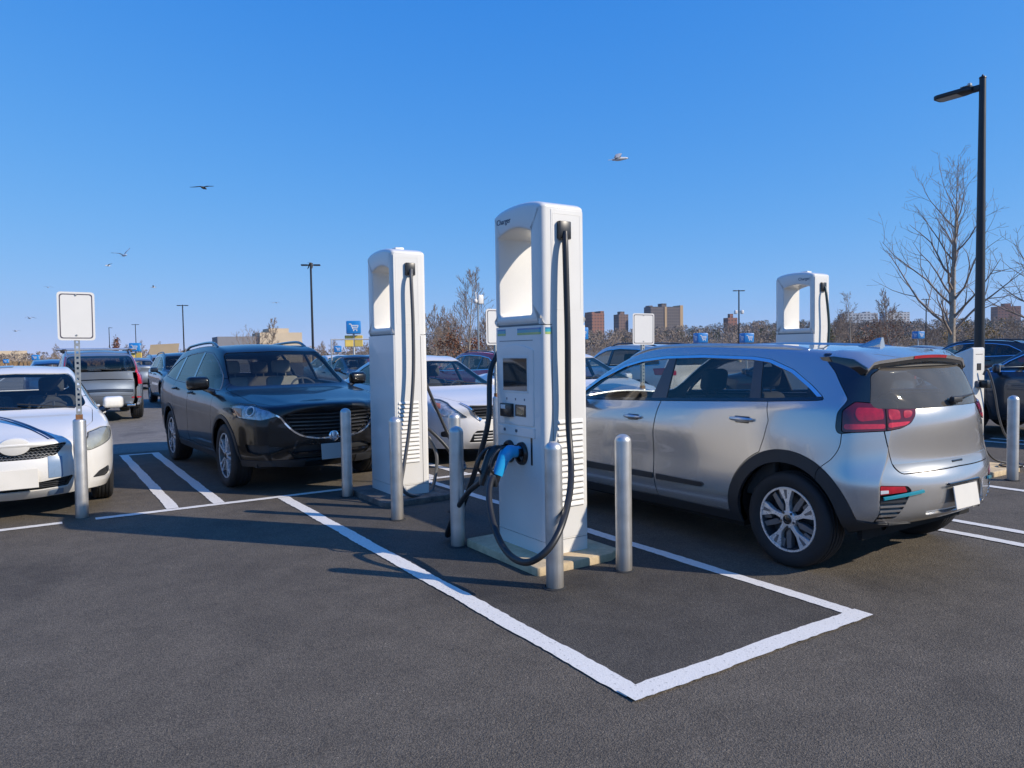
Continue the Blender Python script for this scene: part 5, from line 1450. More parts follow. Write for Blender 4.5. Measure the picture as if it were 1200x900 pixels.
    def plate_(y0, y1, za, zc, t, mat, name, r=.012, base=0.0):
        pl = rounded([(y0, za), (y1, za), (y1, zc), (y0, zc)], r, 4)
        return MB().prism(pl, x - t, x - base + .002, 'yz', bevel=min(.002, t * .4)).build(name, mat, root, smooth=True, angle=30)
    arch_top = [(.262 - .47 * t, 1.545 + .04 * math.sin(math.pi * t)) for t in np.linspace(0, 1, 13)]
    MB().prism(rounded([(-.208, .985), (.262, .985)] + arch_top, [.02, .02] + [0] * 13, 4), x - .006, x + .002, 'yz', bevel=.002).build('control_panel', 'enamel', root, smooth=True, angle=30)
    MB().prism([(-.20, 1.612), (.25, 1.612), (.25, 1.617), (-.20, 1.617)], x - .001, x + .002, 'yz').build('panel_line', 'seam', root)
    plate_(-.145, .21, 1.225, 1.50, .0085, 'enamel_in', 'screen_bezel', .01)
    plate_(-.131, .195, 1.24, 1.485, .0095, 'screen', 'screen', .004)
    for y in (.15, .03, -.09): MB().rbox(x - .008, x, y - .007, y + .007, 1.168, 1.186, .002, 1).build('icon', 'icon', root)
    MB().rbox(x - .035, x + .01, .057, .212, 1.040, 1.142, .008, 2).build('card_reader', 'port', root, smooth=True)
    MB().rbox(x - .038, x - .03, .13, .195, 1.10, 1.132, .002, 1).build('reader_label', 'enamel_in', root)
    plate_(-.108, .034, 1.05, 1.138, .009, 'port', 'contactless_pad', .006)
    plate_(-.09, .016, 1.064, 1.126, .0105, 'screen', 'pad_window', .004)
    plate_(-.215, .285, .902, .972, .008, 'enamel', 'ledge', .008)
    for y in (.18, .02): MB().lathe([(.0005, .0105), (.011, .0105), (.012, .006)], 14, axis='x', c=(0, y, .94)).xf(Matrix.Translation((2 * x, 0, 0)) @ Matrix.Diagonal((-1, 1, 1, 1)) @ Matrix.Translation((x + .0, 0, 0)) if False else Matrix.Translation((x - .019, 0, 0))).build('indicator', 'icon', root)
    # holsters
    for y, z in ((.125, .775), (-.045, .775)):
        prof = [(.045, 0), (.052, .03), (.066, .03), (.072, .02), (.074, -.004)]
        m = MB().lathe([(r_, h) for r_, h in prof], 32, axis='x'); m.v = [(x - h, y + b, z + c_ * 1.18) for h, b, c_ in m.v]
        o = m.build('holster', 'port', root, smooth=True)
        m = MB().lathe([(.0005, .004), (.05, .004)], 24, axis='x'); m.v = [(x - h, y + b, z + c_ * 1.18) for h, b, c_ in m.v]; m.build('holster_floor', 'seam', o)
    plate_(-.178, -.158, .70, .90, .004, 'port', 'cable_slot', .004)
    MB().box(x - .0015, x + .001, -.25, .27, .612, .616).build('door_seam', 'enamel_in', root)
    # lettering on the hood, both broad faces, towards one end
    for s in (-1, 1):
        cu = bpy.data.curves.new('lettering', 'FONT'); cu.body = 'Charger'; cu.size = .058; cu.extrude = .001; cu.align_x = 'RIGHT' if s > 0 else 'LEFT'
        ob = bpy.data.objects.new('lettering', cu); COL.objects.link(ob)
        dg = bpy.context.evaluated_depsgraph_get(); me = bpy.data.meshes.new_from_object(ob.evaluated_get(dg)); bpy.data.objects.remove(ob)
        # text x -> -y (seen from -x), text y -> z
        if s < 0: mt = Matrix(((0, 0, -1, -HX - .0012), (-1, 0, 0, .262), (0, 1, 0, 2.50), (0, 0, 0, 1)))
        else: mt = Matrix(((0, 0, 1, HX + .0012), (1, 0, 0, .262), (0, 1, 0, 2.50), (0, 0, 0, 1)))
        me.transform(mt); me.materials.clear(); link('lettering', me, 'ink', root)
    MB().rbox(-.05, .05, .02, .12, 2.615, 2.645, .008, 2).build('roof_cap', 'enamel', root, smooth=True)
    return root

def gun(root_name, label, loc, rz, mat, group, droop=62):
    """Charging connector held in a holster: nose, body, grip with hand loop, strain relief."""
    r = thing(root_name, label, 'connector', loc, rz, group)
    # nose points +x into the cabinet, body leaves along -x, grip drops
    m = MB().lathe([(.034, .06), (.036, .0), (.040, -.02), (.043, -.06)], 20, axis='x'); m.f.append(tuple(range(20)))
    m.build('nose', 'port', r, smooth=True)
    m = MB(); a = rad(droop)
    path = catmull([(-.02, 0, 0), (-.07, 0, .006), (-.125, 0, .004), (-.165, 0, -.035), (-.195, 0, -.095), (-.222, 0, -.155)], 4)
    rr = list(np.interp(np.linspace(0, 1, len(path)), [0, .25, .45, .65, 1], [.043, .046, .056, .047, .040]))
    m.tube(path, rr, 14); m.v = [(px, py * .85, pz) for px, py, pz in m.v]
    m.build('body', mat, r, smooth=True)
    lp = catmull([(-.12, 0, .045), (-.20, 0, .035), (-.262, 0, -.02), (-.285, 0, -.09), (-.245, 0, -.15)], 5)
    MB().tube(lp, .010, 8).build('hand_guard', 'port', r, smooth=True)
    MB().tube([(-.218, 0, -.135), (-.236, 0, -.19), (-.248, 0, -.235)], [.030, .028, .021], 12).build('strain_relief', 'port', r, smooth=True)
    MB().rbox(-.075, -.045, -.012, .012, .04, .055, .004, 1).build('release_button', 'port', r)
    return r

def hose(pts, r, mat, label, group, n=8, name='charging_cable'):
    m = MB().tube(catmull(pts, n), r, 12)
    o = m.build(name, mat, None, smooth=True)
    return tag(o, label, 'cable', group)

def make_bollard(label, x, y, group='stainless bollards round the chargers', h=.955):
    root = thing('bollard', label, 'bollard', (x, y, 0), random.uniform(0, 6), group)
    r = .057
    prof = [(r, 0), (r, h - .05)] + [(r * math.cos(a), h - .05 + .05 * math.sin(a)) for a in np.linspace(.15, math.pi / 2 - .02, 9)]
    m = MB().lathe(prof, 32); L = len(prof); m.f.append(tuple((L - 1) * 32 + k for k in range(32)))
    m.build('post', 'steel', root, smooth=True, angle=50)
    m = MB().lathe([(r + .022, 0), (r + .02, .006), (r + .004, .012)], 28); m.v = [(a * (1 + .1 * math.sin(3 * a * 9)), b, c) for a, b, c in m.v]
    m.build('footing', 'asphalt_lump', root, smooth=True)
    return root

def make_sign(label, x, y, z0, w, h, lean, facing, sleeve, group, name='parking_sign'):
    """Blank white sheet with a dark border line on a perforated post."""
    root = thing(name, label, 'sign', (x, y, 0), facing, group)
    root.rotation_euler = (lean[0], lean[1], facing)
    pl = rounded([(-w / 2, z0), (w / 2, z0), (w / 2, z0 + h), (-w / 2, z0 + h)], .035, 6)
    MB().prism(pl, -.034, -.031, 'xz').build('sheet', 'sign_white', root)
    i1 = rounded([(-w / 2 + .018, z0 + .018), (w / 2 - .018, z0 + .018), (w / 2 - .018, z0 + h - .018), (-w / 2 + .018, z0 + h - .018)], .028, 6)
    cc = np.array([0, z0 + h / 2]); i2 = [tuple(cc + (np.array(p) - cc) * (1 - np.array([.010 / (w / 2), .010 / (h / 2)]))) for p in i1]
    m = MB(); n = len(i1); m.v = [(a, -.0352, b) for a, b in i1] + [(a, -.0352, b) for a, b in i2]
    m.f = [(k, (k + 1) % n, n + (k + 1) % n, n + k) for k in range(n)]
    m.build('border_line', 'sign_border', root)
    for zz in (z0 + h - .03, z0 + .05): MB().lathe([(.0005, .0), (.008, .001), (.009, .006)], 12, axis='y', c=(0, -.042, zz)).build('bolt', 'galv', root)
    # U-channel post with punched holes: rails between hole rows
    top = z0 + h * .96; bot = .9 if sleeve else 0
    m = MB(); hw = .024
    m.box(-hw, -.010, -.030, -.027, bot, top); m.box(.010, hw, -.030, -.027, bot, top)
    k = bot
    while k < top:
        m.box(-.010, .010, -.0298, -.0272, k, min(top, k + .028)); k += .05
    m.box(-hw, -hw + .003, -.027, .018, bot, top); m.box(hw - .003, hw, -.027, .018, bot, top)
    m.build('post', 'galv', root)
    if sleeve:
        r = .057; hh = .96
        prof = [(r, 0), (r, hh - .03)] + [(r * math.cos(a), hh - .03 + .03 * math.sin(a)) for a in np.linspace(.2, 1.2, 6)]
        m = MB().lathe(prof, 32); m.f.append(tuple((len(prof) - 1) * 32 + q for q in range(32)))
        m.build('sleeve', 'steel', root, smooth=True, angle=50)
        MB().box(-.03, .03, -.035, .022, hh - .02, hh + .035).build('rusty_collar', 'rust', root)
    return root

def ac_pedestal(loc):
    """Low slim charging pedestal beside the far stall."""
    root = thing('charging_pedestal', 'low white charging pedestal with small dark display, behind the silver car', 'charging station', loc)
    prof = [(.0, .06), (.25, .06), (.25, 1.40), (.0, 1.50)]     # (y, z): front is at y = 0
    pl = rounded(prof, [.01, .01, .03, .04], 4)
    MB().prism(pl, 0, .29, 'yz', bevel=.018, seg=3).build('housing', 'enamel', root, smooth=True, angle=35)
    MB().box(.06, .23, -.002, .002, 1.405, 1.413).build('seam', 'seam', root)
    MB().rbox(.09, .19, -.006, .004, 1.215, 1.30, .004, 1).build('display', 'screen', root)
    MB().rbox(.05, .10, -.03, .004, 1.01, 1.09, .008, 1).build('socket_cover', 'icon', root)
    MB().rbox(.10, .20, -.12, .004, 1.0, 1.10, .02, 2).build('plug', 'port', root, smooth=True)
    MB().prism(rounded([(.04, .30), (.15, .26), (.19, .40), (.19, .62), (.13, .70), (.04, .62)], .03, 4), -.003, .002, 'xz').build('access_flap', 'enamel_in', root)
    return root
# ---------------------------------------------------------------- ground, paint, trees, far things
def asphalt_mat(name, base, agg, scale_tone=.35, crack=0.0, warm=(1, 1, 1)):
    m = bpy.data.materials.new(name); n, l = nodes_of(m); b = n['Principled BSDF']
    tc = n.new('ShaderNodeTexCoord')
    big = n.new('ShaderNodeTexNoise'); big.inputs['Scale'].default_value = scale_tone; big.inputs['Detail'].default_value = 7; big.inputs['Roughness'].default_value = .6; l.new(tc.outputs['Object'], big.inputs['Vector'])
    mid = n.new('ShaderNodeTexNoise'); mid.inputs['Scale'].default_value = 3.5; mid.inputs['Detail'].default_value = 8; mid.inputs['Roughness'].default_value = .7; l.new(tc.outputs['Object'], mid.inputs['Vector'])
    vo = n.new('ShaderNodeTexVoronoi'); vo.inputs['Scale'].default_value = 95; l.new(tc.outputs['Object'], vo.inputs['Vector'])
    v2 = n.new('ShaderNodeTexVoronoi'); v2.inputs['Scale'].default_value = 210; l.new(tc.outputs['Object'], v2.inputs['Vector'])
    # tone from large and middling stains
    r1 = n.new('ShaderNodeValToRGB'); lo = [base * .72 * w for w in warm]; hi = [base * 1.35 * w for w in warm]
    r1.color_ramp.elements[0].position = .35; r1.color_ramp.elements[1].position = .68
    r1.color_ramp.elements[0].color = (*lo, 1); r1.color_ramp.elements[1].color = (*hi, 1)
    mixn = n.new('ShaderNodeMath'); mixn.operation = 'MULTIPLY_ADD'; mixn.inputs[1].default_value = .5; l.new(mid.outputs['Fac'], mixn.inputs[0])
    hb = n.new('ShaderNodeMath'); hb.operation = 'MULTIPLY'; hb.inputs[1].default_value = .5; l.new(big.outputs['Fac'], hb.inputs[0]); l.new(hb.outputs[0], mixn.inputs[2])
    l.new(mixn.outputs[0], r1.inputs[0])
    # single stones, some pale, most dark
    rs = n.new('ShaderNodeValToRGB'); rs.color_ramp.interpolation = 'LINEAR'
    e = rs.color_ramp.elements; e[0].position = 0; e[0].color = (.48, .48, .48, 1); e[1].position = 1; e[1].color = (2.8, 2.75, 2.6, 1)
    x = e.new(.55); x.color = (.92, .92, .92, 1); x = e.new(.86); x.color = (1.35, 1.33, 1.29, 1); x = e.new(.9965); x.color = (1.25, 1.24, 1.2, 1); x = e.new(.9972); x.color = (2.6, 2.5, 2.4, 1)
    sep = n.new('ShaderNodeSeparateColor'); l.new(v2.outputs['Color'], sep.inputs[0]); l.new(sep.outputs[0], rs.inputs[0])
    mu = n.new('ShaderNodeMixRGB'); mu.blend_type = 'MULTIPLY'; mu.inputs[0].default_value = 1; l.new(r1.outputs[0], mu.inputs[1]); l.new(rs.outputs[0], mu.inputs[2])
    st = n.new('ShaderNodeTexNoise'); st.inputs['Scale'].default_value = .9; st.inputs['Detail'].default_value = 3; st.inputs['Distortion'].default_value = .6; l.new(tc.outputs['Object'], st.inputs['Vector'])
    rst = n.new('ShaderNodeValToRGB'); rst.color_ramp.elements[0].position = .27; rst.color_ramp.elements[0].color = (.68, .68, .69, 1); rst.color_ramp.elements[1].position = .40; rst.color_ramp.elements[1].color = (1, 1, 1, 1)
    l.new(st.outputs['Fac'], rst.inputs[0])
    mst = n.new('ShaderNodeMixRGB'); mst.blend_type = 'MULTIPLY'; mst.inputs[0].default_value = 1; l.new(mu.outputs[0], mst.inputs[1]); l.new(rst.outputs[0], mst.inputs[2]); mu = mst
    l.new(mu.outputs[0], b.inputs['Base Color'])
    b.inputs['Roughness'].default_value = .82; b.inputs['Specular IOR Level'].default_value = .35
    bp = n.new('ShaderNodeBump'); bp.inputs['Strength'].default_value = .55; bp.inputs['Distance'].default_value = .005
    ad = n.new('ShaderNodeMath'); ad.operation = 'ADD'; l.new(vo.outputs['Distance'], ad.inputs[0]); l.new(v2.outputs['Distance'], ad.inputs[1])
    l.new(ad.outputs[0], bp.inputs['Height']); l.new(bp.outputs[0], b.inputs['Normal'])
    return m

def paint_line_mat():
    m = bpy.data.materials.new('road_paint'); n, l = nodes_of(m); b = n['Principled BSDF']
    tc = n.new('ShaderNodeTexCoord')
    v = n.new('ShaderNodeTexVoronoi'); v.inputs['Scale'].default_value = 120; l.new(tc.outputs['Object'], v.inputs['Vector'])
    nz = n.new('ShaderNodeTexNoise'); nz.inputs['Scale'].default_value = 5; nz.inputs['Detail'].default_value = 9; nz.inputs['Roughness'].default_value = .75; l.new(tc.outputs['Object'], nz.inputs['Vector'])
    sep = n.new('ShaderNodeSeparateColor'); l.new(v.outputs['Color'], sep.inputs[0])
    ad = n.new('ShaderNodeMath'); ad.operation = 'MULTIPLY'; l.new(sep.outputs[0], ad.inputs[0]); l.new(nz.outputs['Fac'], ad.inputs[1])
    r = n.new('ShaderNodeValToRGB'); e = r.color_ramp.elements
    e[0].position = .006; e[0].color = (.55, .52, .46, 1); e[1].position = .03; e[1].color = (.78, .74, .66, 1)
    x = e.new(.5); x.color = (.84, .80, .72, 1)
    l.new(ad.outputs[0], r.inputs[0]); l.new(r.outputs[0], b.inputs['Base Color']); b.inputs['Roughness'].default_value = .65
    bp = n.new('ShaderNodeBump'); bp.inputs['Strength'].default_value = .25; bp.inputs['Distance'].default_value = .004; l.new(v.outputs['Distance'], bp.inputs['Height']); l.new(bp.outputs[0], b.inputs['Normal'])
    return m

def bg_mats():
    M['asphalt'] = asphalt_mat('new_asphalt', .110, 2.2, warm=(1.19, 1.0, .76))
    M['asphalt_patch'] = asphalt_mat('rough_asphalt', .080, 2.2, warm=(1.14, 1.0, .82))
    M['asphalt_old'] = asphalt_mat('old_asphalt', .20, 1.5, .2, warm=(1.10, 1.0, .88))
    M['asphalt_lump'] = pmat('asphalt_lump', (.03, .03, .03), .9, var=.3, scale=40)
    M['line'] = paint_line_mat()
    M['dry_grass'] = pmat('dry_grass', (.20, .14, .07), .95, var=.35, scale=.15)
    M['bark'] = pmat('bark', (.34, .28, .21), .9, var=.35, scale=8)
    M['bark_dark'] = pmat('dark_bark', (.09, .075, .06), .9, var=.3, scale=8)
    M['twig'] = pmat('twigs', (.27, .205, .155), .9, var=.25, scale=2)
    M['wood_far'] = pmat('bare_wood', (.22, .17, .145), .95, var=.5, scale=.02, two=(.27, .21, .155))
    M['wood_green'] = pmat('evergreen_wood', (.06, .07, .035), .95, var=.4, scale=.05)
    M['leaf_rust'] = pmat('rust_leaves', (.20, .075, .03), .85, var=.4, scale=1.5)
    M['leaf_gold'] = pmat('ochre_leaves', (.24, .155, .05), .85, var=.35, scale=1.5)
    M['leaf_green'] = pmat('olive_leaves', (.115, .12, .035), .85, var=.4, scale=1.5)
    M['leaf_dark'] = pmat('dark_needles', (.03, .04, .022), .85, var=.4, scale=1.5)
    M['hill'] = pmat('hill_ground', (.14, .11, .08), .95, var=.3, scale=.03)
    M['brick'] = tower_mat('brick_tower', (.30, .13, .085), (.12, .07, .055), 3.0, 2.9)
    M['brick_brown'] = tower_mat('brown_tower', (.20, .125, .095), (.085, .06, .055), 3.2, 2.9)
    M['slab_dark'] = tower_mat('dark_slab', (.14, .115, .105), (.05, .05, .055), 2.2, 3.0)
    M['slab_ochre'] = pmat('ochre_brick_end', (.50, .34, .18), .85, var=.08)
    M['white_block'] = tower_mat('white_block', (.62, .62, .60), (.18, .2, .22), 4.0, 3.0)
    M['cream_wall'] = pmat('cream_stucco', (.58, .47, .33), .85, var=.06, scale=.3)
    M['grey_wall'] = pmat('grey_cladding', (.22, .22, .24), .8, var=.06, scale=.3)
    M['tan_wall'] = pmat('tan_cladding', (.40, .31, .20), .8, var=.08, scale=.3)
    M['cart_blue'] = pmat('sign_blue', (.015, .22, .58), .4, coat=.3, var=.04)
    M['cart_yellow'] = pmat('sign_yellow', (.72, .52, .12), .45, var=.05)
    M['rail_white'] = pmat('corral_rail', (.55, .55, .54), .4, metal=.3)
    M['gull_white'] = pmat('white_feathers', (.72, .72, .70), .8, var=.06)
    M['gull_grey'] = pmat('grey_feathers', (.42, .42, .43), .8, var=.15)
    M['gull_dark'] = pmat('dark_feathers', (.045, .04, .038), .8, var=.25)
    M['beak'] = pmat('beak', (.45, .28, .05), .6)

def tower_mat(name, wall, win, w, h):
    m = bpy.data.materials.new(name); n, l = nodes_of(m); b = n['Principled BSDF']; b.inputs['Roughness'].default_value = .8
    tc = n.new('ShaderNodeTexCoord'); sp = n.new('ShaderNodeSeparateXYZ'); l.new(tc.outputs['Object'], sp.inputs[0])
    ad = n.new('ShaderNodeMath'); ad.operation = 'ADD'; l.new(sp.outputs['X'], ad.inputs[0]); l.new(sp.outputs['Y'], ad.inputs[1])
    def cell(sock, size, lo, hi):
        d = n.new('ShaderNodeMath'); d.operation = 'DIVIDE'; d.inputs[1].default_value = size; l.new(sock, d.inputs[0])
        f = n.new('ShaderNodeMath'); f.operation = 'FRACT'; l.new(d.outputs[0], f.inputs[0])
        a = n.new('ShaderNodeMath'); a.operation = 'GREATER_THAN'; a.inputs[1].default_value = lo; l.new(f.outputs[0], a.inputs[0])
        c = n.new('ShaderNodeMath'); c.operation = 'LESS_THAN'; c.inputs[1].default_value = hi; l.new(f.outputs[0], c.inputs[0])
        p = n.new('ShaderNodeMath'); p.operation = 'MULTIPLY'; l.new(a.outputs[0], p.inputs[0]); l.new(c.outputs[0], p.inputs[1]); return p.outputs[0]
    p = n.new('ShaderNodeMath'); p.operation = 'MULTIPLY'; l.new(cell(ad.outputs[0], w, .22, .78), p.inputs[0]); l.new(cell(sp.outputs['Z'], h, .3, .8), p.inputs[1])
    mx = n.new('ShaderNodeMixRGB'); mx.inputs[1].default_value = (*wall, 1); mx.inputs[2].default_value = (*win, 1); l.new(p.outputs[0], mx.inputs[0]); l.new(mx.outputs[0], b.inputs['Base Color'])
    return m

def sheet(name, poly, z, mat):
    m = MB(); m.v = [(x, y, z) for x, y in poly]; m.f = [tuple(range(len(poly)))]
    o = m.build(name, mat, None, fix=False)
    return struct(o)

def strip(pts, w):
    return pts, w

def lines_mesh(segs, z=.008):
    """Painted lines with slightly ragged edges; segs: (x0, y0, x1, y1, width)."""
    m = MB(); rng = random.Random(3)
    for x0, y0, x1, y1, w in segs:
        d = Vector((x1 - x0, y1 - y0, 0)); L = d.length; d /= L; nrm = Vector((-d.y, d.x, 0)); k = max(2, int(L / .035)); o = len(m.v)
        for i in range(k + 1):
            c = Vector((x0, y0, z)) + d * (L * i / k)
            for s in (1, -1):
                j = w / 2 + rng.uniform(-.004, .004) + .004 * math.sin(i * .21 + s)
                m.v.append(tuple(c + nrm * (s * j)))
        for i in range(k): a = o + 2 * i; m.f.append((a, a + 1, a + 3, a + 2))
    return m

# ---- trees
def branch_tree(rng, height, trunk_r, spread, levels=4, split=(3, 5), first=.22, sides=(8, 6, 5, 4, 3), up=.35, lead=True, gnarl=.12, minr=.006, fork=False, counts=None):
    """A bare tree: tapering leader with side limbs, each splitting again. Returns the trunk mesh and the crown mesh."""
    trunk = MB(); crown = MB()
    def limb(mb, p, d, L, r, lvl):
        n = 6 if lvl == 0 else (5 if lvl == 1 else (4 if lvl == 2 else 3)); pts = [Vector(p)]; dirs = [d.normalized()]; dd = d.normalized()
        for i in range(n):
            bend = Vector((rng.gauss(0, gnarl), rng.gauss(0, gnarl), rng.gauss(0, gnarl * .6) + (up * .16 if lvl else 0)))
            dd = (dd + bend * (.35 if lvl == 0 else 1)).normalized(); pts.append(pts[-1] + dd * (L / n)); dirs.append(dd)
        rr = [max(minr, r * (1 - (.85 if lvl else .95) * i / n)) for i in range(n + 1)]
        mb.tube([tuple(q) for q in pts], rr, sides[min(lvl, 4)], caps=False)
        if lvl >= levels: return
        if lvl == 0: ks = int(rng.uniform(*split) * 4.2)
        else: ks = int(rng.uniform(*split) * (1.7 if lvl == 1 else 1.25))
        if counts: ks = max(1, int(counts[lvl] * rng.uniform(.8, 1.2)))
        for k in range(ks):
            t = (first + (1 - first) * ((k + rng.random() * .7) / ks)) if lvl == 0 else (.22 + .76 * (k + rng.random()) / ks)
            t = min(.98, t); i = min(n - 1, int(t * n)); f = t * n - i
            q = pts[i].lerp(pts[i + 1], f); base = dirs[i + 1]
            az = rng.uniform(0, 2 * math.pi) if lvl else k * 2.4 + rng.uniform(-.4, .4)
            side = base.orthogonal().normalized(); side.rotate(Matrix.Rotation(az, 3, base))
            if lvl == 0:
                ang = rad(rng.uniform(42, 68)) * (1 - .35 * t); ll = spread * (1 - .62 * (t - first) / (1 - first) ** 1) * rng.uniform(.75, 1.1)
            else:
                ang = rad(rng.uniform(25, 55)); ll = L * (.62 - .3 * t) * rng.uniform(.7, 1.15)
            nd = base * math.cos(ang) + side * math.sin(ang); nd.z += up * .25
            limb(crown, q, nd, ll, max(minr, rr[i] * (.42 if lvl == 0 else .55)), lvl + 1)
    if fork:
        for k in range(4):
            a = k * math.pi / 2 + rng.uniform(-.4, .4); limb(trunk if k == 0 else crown, (0, 0, 0), Vector((.45 * math.cos(a), .45 * math.sin(a), 1)), height * rng.uniform(.75, 1), trunk_r, 0)
    else: limb(trunk, (0, 0, -.05), Vector((rng.uniform(-.03, .03), rng.uniform(-.03, .03), 1)), height, trunk_r, 0)
    return trunk, crown

def make_tree(rng, name, label, loc, group=None, bark='bark', twig='twig', **kw):
    root = thing(name, label, 'tree', loc, 0, group)
    t, c = branch_tree(rng, **kw)
    t.build('trunk', bark, root, smooth=True, angle=0); c.build('crown', twig, root, smooth=True, angle=0)
    return root

def leaf_cloud(rng, n, rx, rz, zc, leaf, hole=.0, pow_=.5):
    m = MB(); cl = [Vector((rng.gauss(0, rx * .45), rng.gauss(0, rx * .45), zc + rng.gauss(0, rz * .42))) for _ in range(max(6, n // 45))]
    for _ in range(n):
        c = rng.choice(cl); p = c + Vector((rng.gauss(0, rx * .17), rng.gauss(0, rx * .17), rng.gauss(0, rz * .15)))
        s = leaf * rng.uniform(.6, 1.4); u = Vector((rng.gauss(0, 1), rng.gauss(0, 1), rng.gauss(0, 1))).normalized(); w = u.orthogonal().normalized()
        w.rotate(Matrix.Rotation(rng.uniform(0, 6.28), 3, u)); q = u.cross(w)
        o = len(m.v); m.v += [tuple(p - w * s), tuple(p + q * s * .55), tuple(p + w * s), tuple(p - q * s * .55)]; m.f.append((o, o + 1, o + 2, o + 3))
    return m

def make_bush(rng, name, label, loc, leafmat, h, r, n=900, leaf=.09, group=None, cat='shrub'):
    root = thing(name, label, cat, loc, 0, group)
    t, c = branch_tree(rng, height=h * .9, trunk_r=.05 + h * .012, spread=r * .9, levels=2, first=.1)
    t.add(c.v, c.f); t.build('branches', 'twig', root, smooth=True, angle=0)
    leaf_cloud(rng, n, r, h * .5, h * .58, leaf).build('foliage', leafmat, root, fix=False)
    return root

def conifer(rng, label, loc, h, r, mat):
    root = thing('conifer_tree', label, 'tree', loc)
    MB().tube([(0, 0, 0), (0, 0, h * .6), (0, 0, h)], [.14, .08, .015], 7).build('trunk', 'bark_dark', root, smooth=True)
    m = MB()
    for k in range(1300):
        z = h * (.08 + .92 * rng.random() ** 1.15); rr = r * (1 - z / h) ** .8 * rng.uniform(.35, 1.08); a = rng.uniform(0, 6.283)
        p = Vector((rr * math.cos(a), rr * math.sin(a), z - rr * .25)); s = .22 * rng.uniform(.6, 1.3)
        d = Vector((math.cos(a), math.sin(a), rng.uniform(-.5, .1))).normalized(); w = Vector((-math.sin(a), math.cos(a), rng.uniform(-.5, .5))).normalized()
        o = len(m.v); m.v += [tuple(p - d * s), tuple(p + w * s * .35), tuple(p + d * s), tuple(p - w * s * .35)]; m.f.append((o, o + 1, o + 2, o + 3))
    m.build('foliage', mat, root, fix=False)
    return root

def lot_lamp(label, loc, h, group, r=.075, heads=2, rz=0.0, cam=False):
    root = thing('lamp_post', label, 'lamp post', loc, rz, group)
    MB().tube([(0, 0, 0), (0, 0, h * .5), (0, 0, h)], [r * 1.15, r, r * .85], 12).build('pole', 'lamp_post', root, smooth=True)
    MB().lathe([(.24, 0), (.24, .5), (.22, .6), (r, .62)], 20).build('concrete_base', 'concrete', root, smooth=True, angle=30)
    for s in ((1, -1) if heads == 2 else (1,)):
        MB().rbox(min(s * .05, s * .28), max(s * .05, s * .28), -.03, .03, h - .12, h - .04, .01, 1).build('arm', 'lamp_post', root)
        MB().rbox(min(s * .2, s * .62), max(s * .2, s * .62), -.14, .14, h - .13, h - .04, .02, 2).build('lamp_head', 'lamp_post', root, smooth=True)
    if cam:
        for s in (1, -1):
            MB().tube([(0, 0, h - 2.3), (s * .35, 0, h - 2.25)], .03, 6).build('camera_bracket', 'galv', root)
            MB().rbox(s * .35 - .16, s * .35 + .16, -.14, .14, h - 2.5, h - 2.1, .08, 3).build('camera_housing', 'sign_white', root, smooth=True)
    return root

def near_lamp(loc):
    root = thing('street_lamp', 'tall black lamp post with one flat LED head, behind the low pedestal', 'lamp post', loc)
    h = 5.78
    MB().tube([(0, 0, 0), (0, 0, h * .5), (0, 0, h)], [.085, .068, .048], 20).build('pole', 'lamp_post', root, smooth=True)
    MB().lathe([(.0005, h + .05), (.012, h + .045), (.02, h + .02), (.05, h + .008), (.054, h - .01), (.047, h - .02)], 16).build('cap', 'lamp_post', root, smooth=True)
    MB().rbox(-.16, .16, -.16, .16, 0, .03, .008, 1).build('base_plate', 'lamp_post', root)
    MB().rbox(-.035, .035, .03, .16, h - .20, h - .10, .015, 2).build('arm', 'lamp_post', root, smooth=True)
    hd = MB().prism(rounded([(-.09, .13), (.09, .13), (.14, .30), (.14, .66), (.10, .72), (-.10, .72), (-.14, .66), (-.14, .30)], .03, 4), h - .175, h - .11, 'xy', bevel=.012, seg=2)
    o = hd.build('lamp_head', 'lamp_post', root, smooth=True)
    MB().rbox(-.11, .11, .34, .67, h - .182, h - .171, .003, 1).build('led_panel', 'led', o)
    for k in range(7): MB().box(-.08, .08, .16 + k * .022, .168 + k * .022, h - .11, h - .075).build('cooling_fin', 'lamp_post', o)
    MB().rbox(-.03, .03, .17, .22, h - .11, h - .03, .01, 2).build('photocell', 'led', o)
    return root

